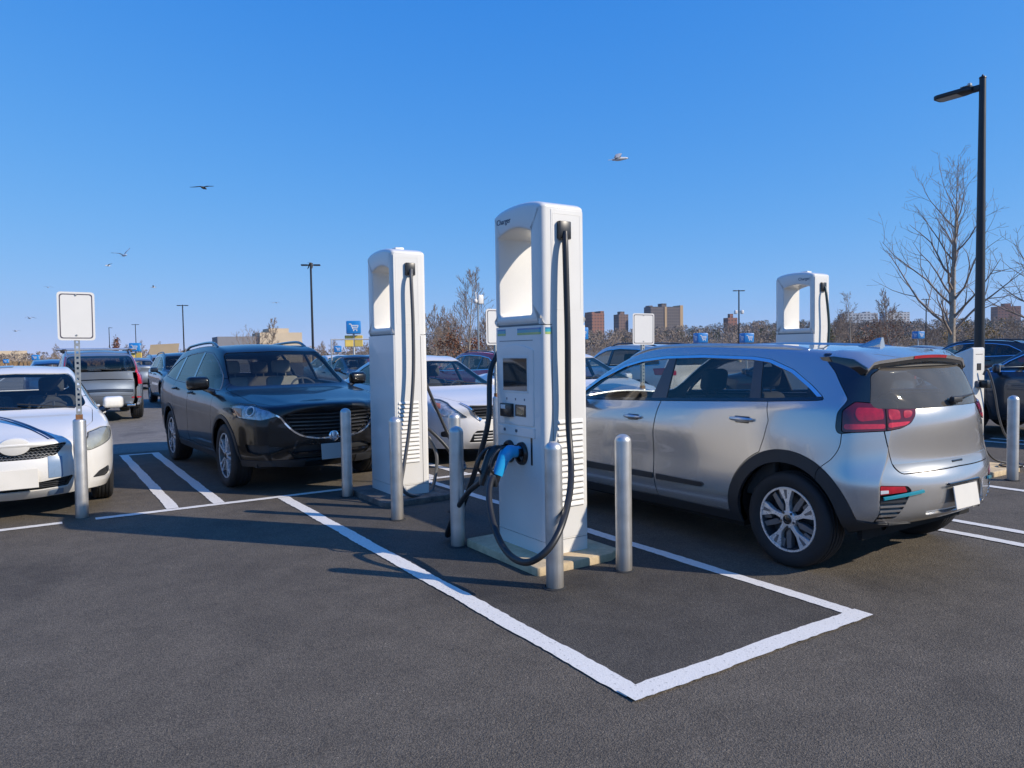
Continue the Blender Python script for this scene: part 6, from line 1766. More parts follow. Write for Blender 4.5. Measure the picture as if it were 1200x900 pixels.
def cart_sign(label, loc, rz, s=1.0, yellow=True, h=2.6, post=True, group='cart corral signs'):
    root = thing('cart_sign', label, 'sign', loc, rz, group)
    a = .29 * s
    MB().rbox(-a, a, -a, a, h - 2 * a * .9, h, .04, 2).build('blue_box', 'cart_blue', root, smooth=True)
    for k in range(4):
        m = MB(); e = a + .004
        for (x0, z0, x1, z1) in ((-.62, .45, -.35, .45), (-.35, .45, -.1, -.25), (-.1, -.25, .5, -.25), (-.28, .25, .62, .25), (.62, .25, .5, -.1), (-.18, .0, .55, .0)):
            p = Vector((x0 * a, -e, h - a * .9 + z0 * a)); q = Vector((x1 * a, -e, h - a * .9 + z1 * a)); d = (q - p).normalized(); w = Vector((-d.z, 0, d.x)) * .06 * a
            o = len(m.v); m.v += [tuple(p + w), tuple(q + w), tuple(q - w), tuple(p - w)]; m.f.append((o, o + 1, o + 2, o + 3))
        for cx in (0, .42):
            o = len(m.v); m.v += [((cx + .09 * math.cos(t)) * a, -e, h - a * .9 + (-.45 + .09 * math.sin(t)) * a) for t in np.linspace(0, 6.283, 11)[:-1]]; m.f.append(tuple(range(o, o + 10)))
        m.xf(Matrix.Rotation(k * math.pi / 2, 4, 'Z')).build('cart_symbol', 'lamp_white', root)
    if yellow:
        for sx in (-1, 1):
            MB().rbox(min(sx * .03, sx * .36) * s, max(sx * .03, sx * .36) * s, -.03, .03, h - 2 * a * .9 - .52 * s, h - 2 * a * .9 - .06, .015, 1).xf(Matrix.Translation((0, -.02, 0)) @ Matrix.Rotation(-.12 * sx, 4, 'Z')).build('yellow_panel', 'cart_yellow', root)
    if post: MB().tube([(0, 0, 0), (0, 0, h - .2)], .04, 8).build('post', 'rail_white', root, smooth=True)
    return root

def corral(label, loc, rz, L=5.5, W=2.4):
    root = thing('cart_corral', label, 'cart corral', loc, rz)
    for y in (-W / 2, W / 2):
        for z, l in ((1.0, L), (.5, L)):
            MB().tube(catmull([(-l / 2, y, 0), (-l / 2, y, z - .12), (-l / 2 + .12, y, z), (l / 2 - .12, y, z), (l / 2, y, z - .12), (l / 2, y, 0)], 4), .03, 8).build('rail', 'rail_white', root, smooth=True)
    MB().tube([(-L / 2, -W / 2, 0), (-L / 2, -W / 2, 2.0), (-L / 2, W / 2, 2.0), (-L / 2, W / 2, 0)], .03, 8).build('end_frame', 'rail_white', root)
    return root

def bird(label, loc, rz, span, pose, mats_, bank=0.0, group='gulls over the car park', pitch=0.0):
    """pose: (inner lift, outer lift) of the wings in degrees."""
    root = thing('seagull', label, 'bird', loc, rz, group); root.rotation_euler = (bank, pitch, rz)
    s = span / 1.2; b, w, tip = mats_
    prof = [(.0, .30), (.022, .285), (.04, .25), (.045, .22), (.05, .17), (.075, .05), (.07, -.06), (.045, -.16), (.02, -.22)]
    m = MB().lathe([(max(.0008, r) * s, h * s) for r, h in prof], 14, axis='x'); m.v = [(x, y, z * .85) for x, y, z in m.v]
    bd = m.build('body', b, root, smooth=True, angle=0)
    MB().tube([(.285 * s, 0, -.003 * s), (.335 * s, 0, -.012 * s)], [.014 * s, .003 * s], 6).build('beak', 'beak', root)
    MB().prism([(-.18 * s, -.03 * s), (-.18 * s, .03 * s), (-.33 * s, .075 * s), (-.345 * s, 0), (-.33 * s, -.075 * s)], -.005 * s, .006 * s, 'xy').build('tail', b, root)
    for sd in (1, -1):
        for nm, mt, part in (('wing', w, 0), ('wing_tip', tip, 1)):
            st = [(0, .05, -.085, .09), (.22, .10, -.08, .11), (.38, .055, -.10, .09), (.52, -.03, -.14, .05), (.6, -.12, -.17, .01)]   # distance, lead x, trail x
            mm = MB(); i0, i1 = (0, 4) if part == 0 else (3, 5)
            for d, xl, xt, _ in st[i0:i1]:
                if d <= .24: y = d * math.cos(rad(pose[0])); z = d * math.sin(rad(pose[0]))
                else:
                    y = .24 * math.cos(rad(pose[0])) + (d - .24) * math.cos(rad(pose[1])); z = .24 * math.sin(rad(pose[0])) + (d - .24) * math.sin(rad(pose[1]))
                y += .03; z += .03
                if part: z += .0015
                for x, dz in ((xl, 0), ((xl * .6 + xt * .4), .012), (xt, 0), ((xl * .6 + xt * .4), -.008)):
                    mm.v.append((x * s, sd * y * s, (z + dz) * s))
            L = i1 - i0
            for i in range(L - 1):
                for k in range(4): a = 4 * i + k; q = 4 * i + (k + 1) % 4; mm.f.append((a, q, q + 4, a + 4))
            mm.f += [(0, 1, 2, 3), tuple(4 * (L - 1) + k for k in range(4))]
            mm.build(nm, mt, root, smooth=True, angle=40)
    return root
# ---------------------------------------------------------------- the place
def at(px, d):
    """Ground point seen along a column of the survey photograph at depth d."""
    f = 863.0; hz = 411 - (px - 600) * .0159
    R3 = scene.camera.matrix_world.to_3x3()
    v = R3 @ Vector(((px - 600) * d / f, (450 - hz) * d / f, -d))
    return (v.x, v.y)

def at3(px, d, z=0.0):
    x, y = at(px, d); return (x, y, z)

HAZE = .00014
setup(); mats(); charger_mats(); bg_mats()

# ground, asphalt, painted lines
struct(MB().add([(x, y, -.03) for x, y in ((-2500, -600), (3000, -600), (3000, 3500), (-2500, 3500))], [(0, 1, 2, 3)]).build('ground', 'dry_grass', None, fix=False))
sheet('old_asphalt', [(-60, 13.0), (170, 13.0), (170, 135), (-40, 135)], -.012, 'asphalt_old')
ed = [(60, -40), (60, 13.25)] + [(x, 13.25 + .03 * math.sin(x * 2.1) + .02 * math.sin(x * 5.3)) for x in np.arange(59, -45, -.5)] + [(-45, -40)]
sheet('new_asphalt', ed, 0.0, 'asphalt')
sheet('asphalt_patch', [(2.2, 2.41), (3.9, 2.41), (3.9, 8.0), (2.2, 8.0)], .002, 'asphalt_patch')
segs = [(2.2, 2.41, 2.2, 7.94, .118), (3.9, 2.41, 3.9, 7.94, .10)]
segs += [(-6, 8.0, .17, 8.0, .10), (.44, 8.0, 9.9, 8.0, .10), (10.3, 8, 16, 8.0, .10)]
for x in (1.13, 1.57, 4.07, 4.5, 7.0, 7.44): segs.append((x, 8.06, x, 12.85, .115))
segs += [(1.07, 12.9, 1.63, 12.9, .1), (4.01, 12.9, 4.56, 12.9, .1)]
for x in (6.25, 6.67): segs.append((x, 2.35, x, 7.94, .10))
for x in (8.57, 10.27, 12.5, 12.95): segs.append((x, 2.41, x, 7.94, .10))
o = lines_mesh(segs, .006).build('parking_lines', 'line', None, fix=False); struct(o)
m = lines_mesh([(2.142, 2.41, 3.95, 2.41, .118)], .0105)
m2 = lines_mesh([(8.5, 2.41, 10.33, 2.41, .11)], .0105); m.add(m2.v, m2.f)
m.build('parking_lines', 'line', None, fix=False)['kind'] = 'structure'
segs = []
for k in range(22):
    segs += [(-14 + 3 * k, 20.0, -14 + 3 * k, 30.0, .10), (-14 + 3 * k, 40.0, -14 + 3 * k, 51, .10), (-14 + 3 * k, 62, -14 + 3 * k, 73, .10)]
lines_mesh(segs, -.006).build('far_parking_lines', 'line', None, fix=False)['kind'] = 'structure'

# chargers on their pads
def pad(x0, x1, y0, y1, h, mat, label, chip=.08, name='concrete_pad'):
    pl = rounded([(x0, y0), (x1 - chip * 1.5, y0), (x1, y0 + chip), (x1, y1), (x0, y1)], .03, 3)
    o = MB().prism(pl, -.02, h, 'xy', bevel=.012, seg=2).build(name, mat, None, smooth=True, angle=35)
    return tag(o, label, 'concrete pad', 'concrete pads under the chargers')
pad(2.82, 3.60, 4.06, 5.06, .06, 'concrete', 'sandy concrete pad under the nearest charger')
pad(2.86, 3.66, 6.74, 7.78, .06, 'concrete_dirty', 'stained dark concrete pad under the second charger')
pad(9.19, 9.97, 4.04, 5.06, .06, 'concrete', 'sandy concrete pad under the low pedestal, behind the silver car')
GC = 'tall white fast chargers'
c1 = make_charger('nearest tall white charger with screen and blue connector', (3.225, 4.585, 0), 0, GC)
c2 = dup(c1, (3.275, 7.29, 0), math.pi, 'second tall white charger, plain face, between black SUV and white saloon', GC)
for o in [q for q in c2.children if q.name.startswith('lettering')]: bpy.data.objects.remove(o)
c3 = dup(c1, (9.645, 6.875, 0), math.pi, 'tall white charger with open window seen above the silver car roof', GC)
# the ones turned round carry their lettering at the other end of the hood
ac_pedestal((9.46, 4.4, 0))
gun('charging_connector', 'bright blue charging connector plugged into the nearest charger', (3.03, 4.54, .79), 0, 'connector_blue', 'charging connectors')
gun('charging_connector', 'black charging connector in the left holster of the nearest charger', (3.02, 4.71, .775), 0, 'port', 'charging connectors')
GH = 'charging cables'
hose([(3.215, 4.23, 2.38), (3.195, 4.20, 2.25), (3.19, 4.185, 1.9), (3.19, 4.18, 1.6), (3.187, 4.18, 1.053), (3.129, 4.08, 0.764), (2.965, 3.88, 0.603), (2.763, 3.69, 0.466), (2.638, 3.63, 0.357), (2.555, 3.66, 0.274), (2.514, 3.76, 0.225), (2.517, 3.93, 0.229), (2.54, 4.1, 0.295), (2.575, 4.25, 0.417), (2.636, 4.38, 0.548), (2.727, 4.48, 0.633), (2.784, 4.54, .57)], .0225, 'cable', 'thick black cable looping low in front of the nearest charger', GH)
hose([(3.215, 4.94, 2.38), (3.215, 4.985, 2.25), (3.22, 5.0, 1.9), (3.15, 4.99, 1.6), (3.0, 4.93, 1.38), (2.94, 4.87, 1.02), (2.90, 4.95, .72), (2.86, 5.12, .36), (2.82, 5.27, .09), (2.79, 5.30, .042), (2.765, 5.25, .09), (2.76, 5.09, .29), (2.765, 4.90, .46), (2.782, 4.76, .55), (2.80, 4.715, .60)], .021, 'cable', 'black cable hanging past the left edge of the nearest charger', GH)
hose([(3.285, 6.93, 2.39), (3.265, 6.89, 2.26), (3.27, 6.88, 1.83), (3.26, 6.88, 1.3), (3.20, 6.87, .78), (3.12, 6.85, .39), (3.07, 6.81, .2), (3.14, 6.80, .10), (3.33, 6.88, .05), (3.50, 7.02, .05), (3.60, 7.1, .2), (3.64, 7.14, .42), (3.58, 7.20, .62)], .0185, 'cable_grey', 'grey cable hanging down the second charger', GH)
hose([(3.48, 7.2, .78), (3.60, 7.12, .66), (3.74, 7.05, .48), (3.82, 7.02, .28), (3.90, 7.1, .24), (4.05, 7.25, .25), (4.02, 7.5, .5), (3.75, 7.6, 1.2), (3.45, 7.66, 2.0), (3.3, 7.65, 2.37)], .0185, 'cable', 'black cable looping out right of the second charger', GH)
hose([(9.66, 6.515, 2.39), (9.64, 6.475, 2.26), (9.67, 6.455, 1.83), (9.63, 6.455, 1.3), (9.55, 6.43, .78), (9.46, 6.4, .4)], .0185, 'cable_teal', 'dark green cable hanging down the charger above the silver car', GH)
hose([(9.62, 4.36, 1.16), (9.64, 4.32, 1.22), (9.76, 4.3, .99), (9.88, 4.3, .67), (10.02, 4.3, .45), (10.2, 4.3, .3), (10.34, 4.32, .16), (10.2, 4.2, .05), (9.95, 4.0, .075)], .012, 'cable_grey', 'thin grey cable swinging right from the low pedestal', GH)
hose([(9.6, 4.36, .40), (9.62, 4.31, .24), (9.72, 4.26, .13), (9.9, 4.2, .08), (10.0, 4.12, .03), (9.85, 4.02, .075), (9.7, 4.05, .075), (9.62, 4.15, .078), (9.75, 4.2, .08), (9.88, 4.1, .078)], .011, 'cable', 'thin black cable coiled on the pad by the low pedestal', GH)

# bollards and signs
for x, y, lb in ((2.78, 3.81, 'steel bollard nearest the camera, before the corner of the nearest charger'), (3.39, 3.83, 'steel bollard between the nearest charger and silver car'),
                 (2.77, 5.09, 'steel bollard left of the nearest charger, crossed by its hanging cable'), (2.76, 6.23, 'steel bollard before the second charger'),
                 (2.78, 7.57, 'steel bollard before the black SUV grille'), (3.36, 6.2, 'steel bollard half hidden, before the compact white saloon headlamp'),
                 (9.15, 3.83, 'steel bollard by the low pedestal at the right edge')):
    make_bollard(lb, x, y)
face = rad(-12)
make_sign('blank white sign on perforated post before the striped white saloon', .34, 8.19, 1.705, .31, .46, (0, rad(.6)), rad(-2), True, 'blank parking signs')
make_sign('blank white sign peeking out behind the nearest charger', 5.02, 8.1, 1.62, .31, .46, (0, 0), rad(-4), True, 'blank parking signs')
make_sign('blank white sign standing above the roof of the silver car', 7.55, 8.1, 1.60, .38, .46, (0, rad(.5)), rad(-8), True, 'blank parking signs')
near_lamp((12.88, 5.9, 0))

# cars
build_silver((5.22, 4.58, 0), math.pi / 2)
black_suv((2.69, 10.50, 0), rad(-87))
stripe_sedan((-.18, 10.52, 0), -math.pi / 2)
w1, _ = pearl_sedan((5.27, 10.75, 0), -math.pi / 2, 'compact white saloon facing the nearest charger, clear headlamp with amber corner')
w2 = dup(w1, (8.15, 10.8, 0), None, 'compact white saloon seen through the windows of the silver car')
slate_suv((1.33, 22.2, 0), math.pi / 2)
t1 = traffic_suv((4.15, 26, 0), -math.pi / 2, 'dark navy SUV facing the camera, left of the black SUV', 'navy')
t2 = traffic_suv((14.15, 4.95, 0), math.pi / 2, 'graphite SUV cut by the right edge, behind the low pedestal', 'graphite', level=4)
FAR = 'cars in the rows behind'
def car_at(src, px, d, rz, label, old, new, scale=None):
    x, y = at(px, d); r = dup(src, (x, y, 0), rz, label, FAR, scale)
    if old != new: repaint(r, old, new)
    return r
car_at(t1, 1138, 25, math.pi / 2, 'dark brown SUV with chrome window line, behind the low pedestal', 'navy', 'umber')
car_at(t1, 738, 19, math.pi / 2, 'white SUV with black roof rails beyond the silver car roof', 'navy', 'white_paint')
car_at(t1, 566, 21, math.pi / 2, 'red SUV half hidden behind the compact white saloon', 'navy', 'red_paint', (1, 1, .93))
dc = dark_coupe((14.2, 10.2, 0), math.pi / 2, 'dark fastback with pale sloping rear window behind the silver tailgate', 'navy')
car_at(w1, 1072, 29, math.pi / 2, 'silver saloon roof just showing left of the brown SUV', 'pearl', 'grey_paint')
car_at(w1, 60, 26, math.pi / 2, 'blue saloon mostly hidden by the slate SUV', 'pearl', 'blue_paint')
car_at(w1, 159, 36, math.pi / 2, 'pale blue saloon between the slate and navy SUVs', 'pearl', 'slate')
car_at(w1, 418, 24, -math.pi / 2, 'dark blue saloon beside the cart corral', 'pearl', 'navy')
car_at(w1, 398, 27, -math.pi / 2, 'white saloon in the far row by the cart corral', 'pearl', 'white_paint')
car_at(dc, 433, 44, math.pi / 2, 'red fastback far off beyond the cart corral', 'navy', 'red_paint')
car_at(t1, 186, 44, math.pi / 2, 'grey SUV far beyond the navy SUV', 'navy', 'grey_paint')
car_at(dc, 640, 34, -math.pi / 2, 'grey fastback hidden beyond the nearest charger', 'navy', 'grey_paint') if False else None
car_at(dc, 1010, 33, math.pi / 2, 'dark grey fastback roof beyond the silver hatch', 'navy', 'graphite')
car_at(t1, 1196, 33, math.pi / 2, 'black SUV roof at the right edge', 'navy', 'black_paint')

# lamp posts
GL = 'double headed lot lamps'
for px, d, h, cam, lb in ((367, 49, 7.5, False, 'tall double headed lamp post behind the black SUV roof'), (216, 86, 7.5, False, 'double headed lamp post left of the black SUV'), (160, 135, 7.5, False, 'small far lamp post behind the cart sign'),
                     (866, 77, 7.5, True, 'double headed lamp post with cameras beyond the silver roof'), (1085, 97, 7.5, False, 'far double headed lamp post left of the big bare tree')):
    lot_lamp(lb, at3(px, d), h, GL, rz=rad(-25), cam=cam)
lot_lamp('thin single lamp post far behind the slate SUV', at3(129, 150), 7.6, None, heads=1)
r = thing('camera_pole', 'slim white pole with cameras beside a bare tree', 'camera pole', at3(561, 40))
MB().tube([(0, 0, 0), (0, 0, 4.4)], .05, 8).build('pole', 'galv', r, smooth=True)
MB().rbox(-.02, .30, -.14, .14, 4.1, 4.6, .06, 2).build('camera_box', 'sign_white', r, smooth=True)
MB().ball((-.16, 0, 4.25), .13).build('dome_camera', 'sign_white', r, smooth=True)
MB().tube([(-.1, 0, 4.3), (-.15, 0, 4.75)], .04, 6).build('antenna', 'sign_white', r)

# cart corrals and their signs
x, y = at(413, 27); corral('white tube cart corral between the black SUV and second charger', (x, y, 0), rad(80))
for px, d, h, s, yel, lb in ((415, 30, 2.85, 1.0, True, 'blue cart sign with yellow panels over the cart corral'), (396, 42, 1.98, .7, False, 'small blue cart sign left of the corral post'),
                        (159, 38, 2.25, .85, True, 'blue and yellow cart sign above the slate SUV'), (42, 50, 1.78, .7, True, 'small blue and yellow cart sign over the striped saloon roof'),
                        (7, 70, 1.5, .7, False, 'tiny blue cart sign at the left edge'), (61, 75, 1.35, .6, False, 'tiny blue cart sign left of the slate SUV'), (174, 70, 1.5, .6, True, 'tiny cart sign right of the slate SUV'),
                        (680, 32, 2.5, 1.0, False, 'blue cart sign right of the nearest charger'), (821, 33, 2.2, .85, False, 'blue cart sign right of the blank sign'), (875, 36, 2.22, .9, False, 'blue cart sign left of the far charger'),
                        (1076, 50, 2.42, .95, False, 'blue cart sign before the bare trees')):
    cart_sign(lb, at3(px, d), rad(-20), s, yel, h)

# far buildings
def block(name, label, px, d, w, dp, h, mat, rz=0.0, caps=(), cat='building'):
    r = thing(name, label, cat, at3(px, d), rz)
    MB().box(-w / 2, w / 2, -dp / 2, dp / 2, 0, h).build('wall', mat, r)
    for (x0, x1, y0, y1, z1, mt) in caps:
        MB().box(x0, x1, y0, y1, h + .002, z1).build('roof_block', mt, r)
    return r
block('apartment_tower', 'brick apartment tower, leftmost on the horizon', 697, 700, 13, 15, 35.5, 'brick', rad(-12), ((-6.5, -3, -7, 7, 36.8, 'brick'), (2.6, 6.5, -7, 7, 37.6, 'brick')))
block('apartment_tower', 'narrow brown apartment tower in the middle of the skyline', 728, 760, 11, 11, 37, 'brick_brown', rad(-12), ((-2.5, 2.5, -3, 3, 40, 'brick_brown'),))
bt = block('apartment_slab', 'wide dark apartment slab with ochre end behind the blank sign', 776, 760, 34, 14, 44, 'slab_dark', rad(-14), ((-2.5, 3, -4, 4, 47.5, 'slab_dark'), (-17, -13, -4, 4, 45.3, 'slab_dark')))
MB().box(17.02, 20.5, -7.3, 7, 0, 45.5).build('end_wall', 'slab_ochre', bt)
MB().box(-1.2, 1.2, -7.6, -7.02, 0, 44).build('stair_shaft', 'slab_ochre', bt)
block('hill_house', 'small pink hilltop house behind the far lamp post', 856, 640, 9, 8, 27, 'brick', rad(-20), ((-1.5, 1.5, -2, 2, 30.5, 'brick'),))
block('apartment_block', 'long white apartment block on the ridge', 1005, 820, 38, 14, 37, 'white_block', rad(-35), ((-12, -6, -4, 4, 39, 'white_block'), (6, 12, -4, 4, 38.6, 'white_block')))
block('apartment_block', 'grey apartment block behind the big bare tree', 1048, 900, 30, 14, 41, 'white_block', rad(-30), ((-5, 0, -4, 4, 43, 'grey_wall'),))
block('apartment_block', 'pinkish apartment block at the right of the ridge', 1178, 760, 22, 14, 39, 'brick', rad(-40), ((-3, 3, -4, 4, 42, 'brick'),))
st = block('store_building', 'cream store building with stepped roof above the black SUV', 325, 140, 7.6, 8, 5.6, 'cream_wall', rad(-4), ((-2.0, 1.6, -3, 3, 6.4, 'cream_wall'),))
MB().box(-11, -3.82, -3.4, 4, 0, 4.9).build('grey_wing', 'grey_wall', st); MB().box(-3.86, 3.86, -4.05, -4.0, 3.6, 3.9).build('cornice', 'cream_wall', st)
tb = thing('tan_shed', 'tan shed roof beyond the navy SUV', 'building', at3(190, 120), rad(-8))
MB().prism([(-2.2, 0), (2.0, 0), (2.6, 3.6), (-1.6, 3.4)], -3, 3, 'xz').build('wall', 'tan_wall', tb)
block('far_house', 'pale far building on the left horizon', 14, 420, 14, 8, 6, 'cream_wall', 0.1)

# hills and woods
def ridge(a):
    """Ground height of the far ridge against bearing (in photo columns)."""
    return float(np.interp(a, [560, 640, 690, 760, 840, 900, 1000, 1150, 1500, 1900], [0, 3, 8, 8.5, 10.5, 12, 11.5, 11.5, 12, 8]))
hm = MB(); cols = list(range(560, 1901, 20)); rows_ = [200, 240, 300, 360, 420, 480, 600, 900]; hf = [0, .12, .42, .72, .92, 1, 1.05, .9]
hrng = random.Random(11)
for d, f in zip(rows_, hf):
    for a in cols:
        x, y = at(a, d); hm.v.append((x, y, -.5 + ridge(a) * f + (hrng.uniform(-.5, .5) if f > .1 else -.2)))
n = len(cols)
for i in range(len(rows_) - 1):
    for k in range(n - 1): q = i * n + k; hm.f.append((q, q + 1, q + 1 + n, q + n))
struct(hm.build('hill', 'hill', None, smooth=True))
def wood(name, mat, spots, rng, leaf=(.35, .6), n=60):
    m = MB()
    for x, y, z, h, r in spots:
        for _ in range(n):
            t = rng.random() ** .7; a = rng.uniform(0, 6.283); rr = r * (1 - abs(t - .45) * 1.2) * rng.random() ** .5
            p = Vector((x + rr * math.cos(a), y + rr * math.sin(a), z + h * (.12 + .86 * t))); s = rng.uniform(*leaf)
            u = Vector((rng.gauss(0, .5), rng.gauss(0, .5), rng.gauss(.6, .5))).normalized(); w = u.orthogonal().normalized(); w.rotate(Matrix.Rotation(rng.uniform(0, 6.283), 3, u))
            o = len(m.v); m.v += [tuple(p - u * s), tuple(p + w * s * .28), tuple(p + u * s * 1.1), tuple(p - w * s * .28)]; m.f.append((o, o + 1, o + 2, o + 3))
        o = len(m.v); m.v += [(x - .14, y, z - .3), (x + .14, y, z - .3), (x, y, z + h * .8)]; m.f.append((o, o + 1, o + 2))
    ob = m.build(name, mat, None, fix=False); ob['kind'] = 'stuff'; ob['label'] = 'far bare woodland'; return ob
rng = random.Random(5); sp1, sp2 = [], []
for _ in range(1500):
    a = rng.uniform(585, 1560) if rng.random() < .8 else rng.uniform(640, 1260); d = rng.uniform(215, 500); x, y = at(a, d)
    f = float(np.interp(d, rows_, hf)); z = ridge(a) * f - .5
    (sp2 if rng.random() < .10 else sp1).append((x, y, z, rng.uniform(3.2, 6.8), rng.uniform(1.8, 3.4)))
wood('hillside_wood', 'wood_far', sp1, rng); o = wood('hillside_evergreens', 'wood_green', sp2, rng); o['label'] = 'far evergreen patches in the bare woodland'
sp3 = []
for _ in range(420):
    a = rng.uniform(-420, 620); d = rng.uniform(210, 420); x, y = at(a, d); sp3.append((x, y, 0, rng.uniform(1.8, 4.6), rng.uniform(1.8, 3.2)))
o = wood('far_tree_line', 'wood_far', sp3, rng); o['label'] = 'low bare tree line on the left horizon'
# dry reeds at the far edge of the lot
gm = MB()
for _ in range(9000):
    a = rng.uniform(-200, 640); d = rng.uniform(138, 190); x, y = at(a, d); h = rng.uniform(.5, 1.15); w = rng.uniform(.1, .3); t = rng.uniform(0, 3.14)
    o = len(gm.v); gm.v += [(x - w * math.cos(t), y - w * math.sin(t), 0), (x + w * math.cos(t), y + w * math.sin(t), 0), (x + rng.uniform(-.2, .2), y, h)]; gm.f.append((o, o + 1, o + 2))
o = gm.build('dry_reeds', 'reed', None, fix=False); o['kind'] = 'stuff'; o['label'] = 'strip of dry brown reeds beyond the lot'

# winter haze
def haze_mat(d):
    m = bpy.data.materials.new('haze_air'); n, l = nodes_of(m); n.remove(n['Principled BSDF'])
    v = n.new('ShaderNodeVolumePrincipled'); v.inputs['Color'].default_value = (.80, .88, 1.0, 1); v.inputs['Density'].default_value = d; v.inputs['Anisotropy'].default_value = .3
    l.new(v.outputs[0], n['Material Output'].inputs['Volume']); return m
o = MB().box(-900, 1300, -60, 1300, -2.0, 64).build('haze', haze_mat(HAZE), None); o['kind'] = 'stuff'; o['label'] = 'thin bluish winter haze over the far hill'
scene.cycles.volume_bounces = 0; scene.cycles.volume_max_steps = 64

# individual trees
TR = random.Random(21)
make_tree(TR, 'bare_tree', 'big bare tree behind the tall lamp post', at3(1115, 45), height=11.3, trunk_r=.25, spread=6.4, levels=3, first=.13, up=.34, gnarl=.14, minr=.0065, counts=(26, 6, 3.6))
make_tree(TR, 'bare_tree', 'bare tree reaching in from the right edge', at3(1228, 40), height=7.6, trunk_r=.2, spread=5.0, levels=3, first=.16, up=.35, gnarl=.13, minr=.008, counts=(17, 6, 3.4))
bs = make_tree(TR, 'bare_tree', 'slender young bare tree left of the big one', at3(996, 60), height=5.6, trunk_r=.07, spread=1.9, levels=3, split=(3, 5), first=.3, up=.6, minr=.007)
make_tree(TR, 'bare_tree', 'thin bare tree beside the camera pole', at3(548, 58), height=7.2, trunk_r=.10, spread=3.0, levels=3, split=(4, 5), first=.25, up=.7, minr=.010)
make_tree(TR, 'bare_tree', 'spreading many stemmed bare tree above the black SUV roof', at3(294, 105), height=5.4, trunk_r=.16, spread=3.4, levels=3, first=.25, up=.5, minr=.016, fork=True, twig='twig', counts=(6, 4, 3))
make_tree(TR, 'bare_tree', 'narrow bare tree right of the many stemmed one', at3(318, 112), height=6.6, trunk_r=.10, spread=2.2, levels=3, split=(3, 5), first=.2, up=.8, minr=.018)
make_bush(TR, 'ivy_tree', 'shaggy brown ivy covered trunk above the slate SUV', at3(136, 92), 'leaf_rust', 4.4, .75, 700, .10, cat='tree')
b1 = make_bush(TR, 'bare_shrub', 'grey bare shrub behind the white saloons', at3(516, 66), 'twig', 3.4, 2.2, 350, .09, 'shrubs along the lot edge')
b2 = make_bush(TR, 'rust_shrub', 'rust brown leafy shrub between the two chargers', at3(538, 60), 'leaf_rust', 3.3, 1.9, 800, .10, 'shrubs along the lot edge')
b3 = make_bush(TR, 'ochre_shrub', 'ochre leafed shrub behind the big bare tree', at3(1140, 66), 'leaf_gold', 3.4, 2.2, 1200, .09, 'shrubs along the lot edge')
b4 = make_bush(TR, 'rust_shrub', 'russet leafed shrub left of the big bare tree', at3(1036, 72), 'leaf_rust', 4.3, 1.9, 1400, .09, 'shrubs along the lot edge')
t5 = make_tree(TR, 'small_bare_tree', 'small bare tree behind the chargers', at3(525, 80), 'small trees along the lot edge', height=5.6, trunk_r=.09, spread=2.6, levels=3, split=(4, 5), first=.15, up=.5, minr=.012)
t6 = make_tree(TR, 'small_bare_tree', 'twiggy bare tree by the far charger', at3(985, 92), 'small trees along the lot edge', height=5.0, trunk_r=.09, spread=2.9, levels=3, split=(4, 6), first=.1, up=.4, minr=.012)
conifer(TR, 'olive conifer right of the far charger', at3(966, 70), 5.0, 1.5, 'leaf_green')
conifer(TR, 'dark conifer behind the second charger', at3(494, 72), 5.2, 1.5, 'leaf_dark')
SP = []
k = 0
for a0, a1, d0, d1, cnt in ((960, 1330, 62, 125, 46), (495, 590, 58, 120, 14), (60, 480, 120, 190, 26), (660, 960, 120, 190, 22)):
    for i in range(cnt):
        a = a0 + (a1 - a0) * (i + TR.random()) / cnt; d = TR.uniform(d0, d1); SP.append((a, d))
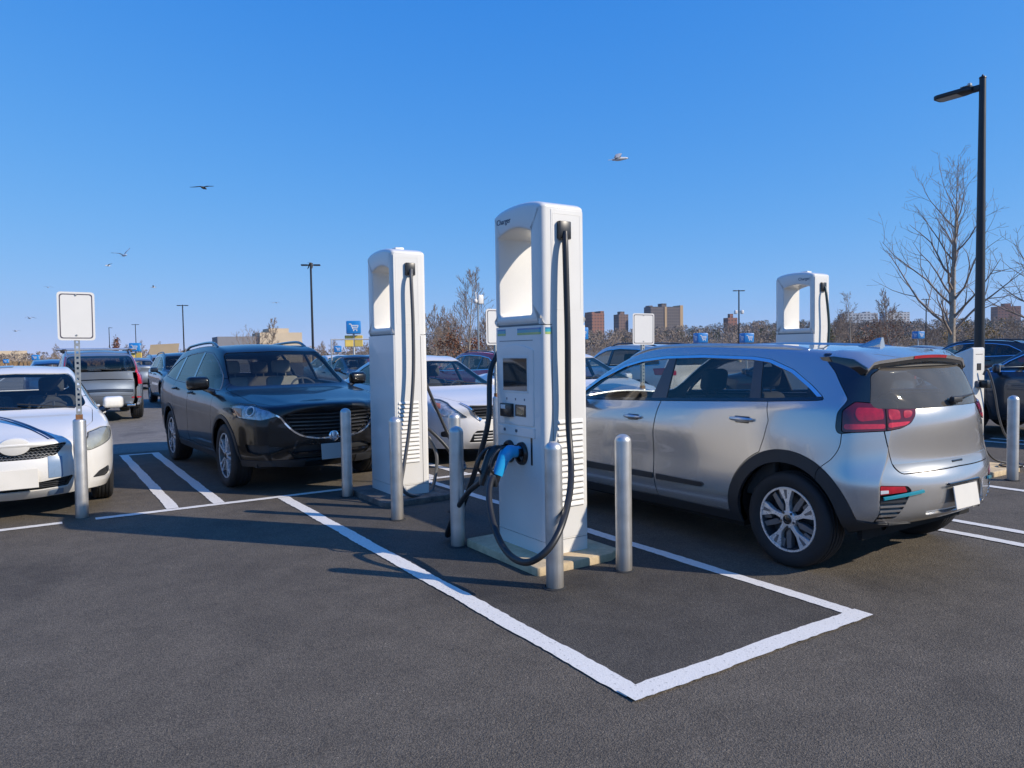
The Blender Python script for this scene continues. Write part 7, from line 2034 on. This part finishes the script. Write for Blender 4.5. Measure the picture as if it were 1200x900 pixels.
for a, d in SP:
    src = TR.choice((b1, t5, t6, b1, t6, t5, b1, b3 if a > 900 else t6, b4 if TR.random() < .4 else t5)); s = TR.uniform(.65, 1.0) * (.8 if d > 118 else 1)
    tree = src.get('category') == 'tree'
    dup(src, at3(a, d), TR.uniform(0, 6.28), ('one of the small bare trees on the lot edge' if tree else 'one of the bare or ochre shrubs on the lot edge') if src not in (b4,) else 'one of the bare or ochre shrubs on the lot edge', 'small trees along the lot edge' if tree else 'shrubs along the lot edge', (s, s, s * TR.uniform(.85, 1.15)))

# birds
WG = ('gull_white', 'gull_grey', 'gull_dark'); DK = ('gull_dark', 'gull_dark', 'gull_dark')
def bird_at(px, py, d, rz, span, pose, mt, label, bank=0.0, pitch=0.0):
    hz = 411 - (px - 600) * .0159; x, y = at(px, d)
    return bird(label, (x, y, 1.54 + (hz - py) * d / 863), rz, span, pose, mt, bank, pitch=pitch)
bird_at(727, 189, 30, rad(-38), 1.5, (34, -30), WG, 'white gull with bent wings gliding right, above the nearest charger', bank=rad(12), pitch=rad(-4))
bird_at(245, 222, 34, rad(50), 1.1, (10, -8), DK, 'dark brown bird gliding high over the black SUV')
bird_at(150, 300, 42, rad(-70), 1.2, (38, 20), WG, 'grey winged gull with raised wings, right above the blank sign', bank=rad(20))
bird_at(131, 312, 75, rad(200), 1.2, (22, 8), WG, 'tiny gull below the one with raised wings')
bird_at(183, 337, 90, rad(160), 1.2, (25, 10), WG, 'tiny gull right of the blank sign')
bird_at(37, 373, 75, rad(120), 1.2, (30, -25), WG, 'tiny gull left of the blank sign, wings arched')
bird_at(20, 388, 90, rad(140), 1.2, (20, -10), WG, 'tiny pale gull near the left edge')
bird_at(60, 337, 100, rad(100), 1.2, (25, -20), WG, 'tiny gull at the upper left corner of the blank sign')
bird_at(322, 355, 130, rad(80), 1.2, (25, -20), WG, 'one of two far gulls over the many stemmed tree')
bird_at(326, 355, 130, rad(110), 1.2, (20, -15), WG, 'one of two far gulls over the many stemmed tree')
bird_at(367, 309, 48, rad(30), .9, (-50, -80), DK, 'dark bird perched on the lamp post above the black SUV')
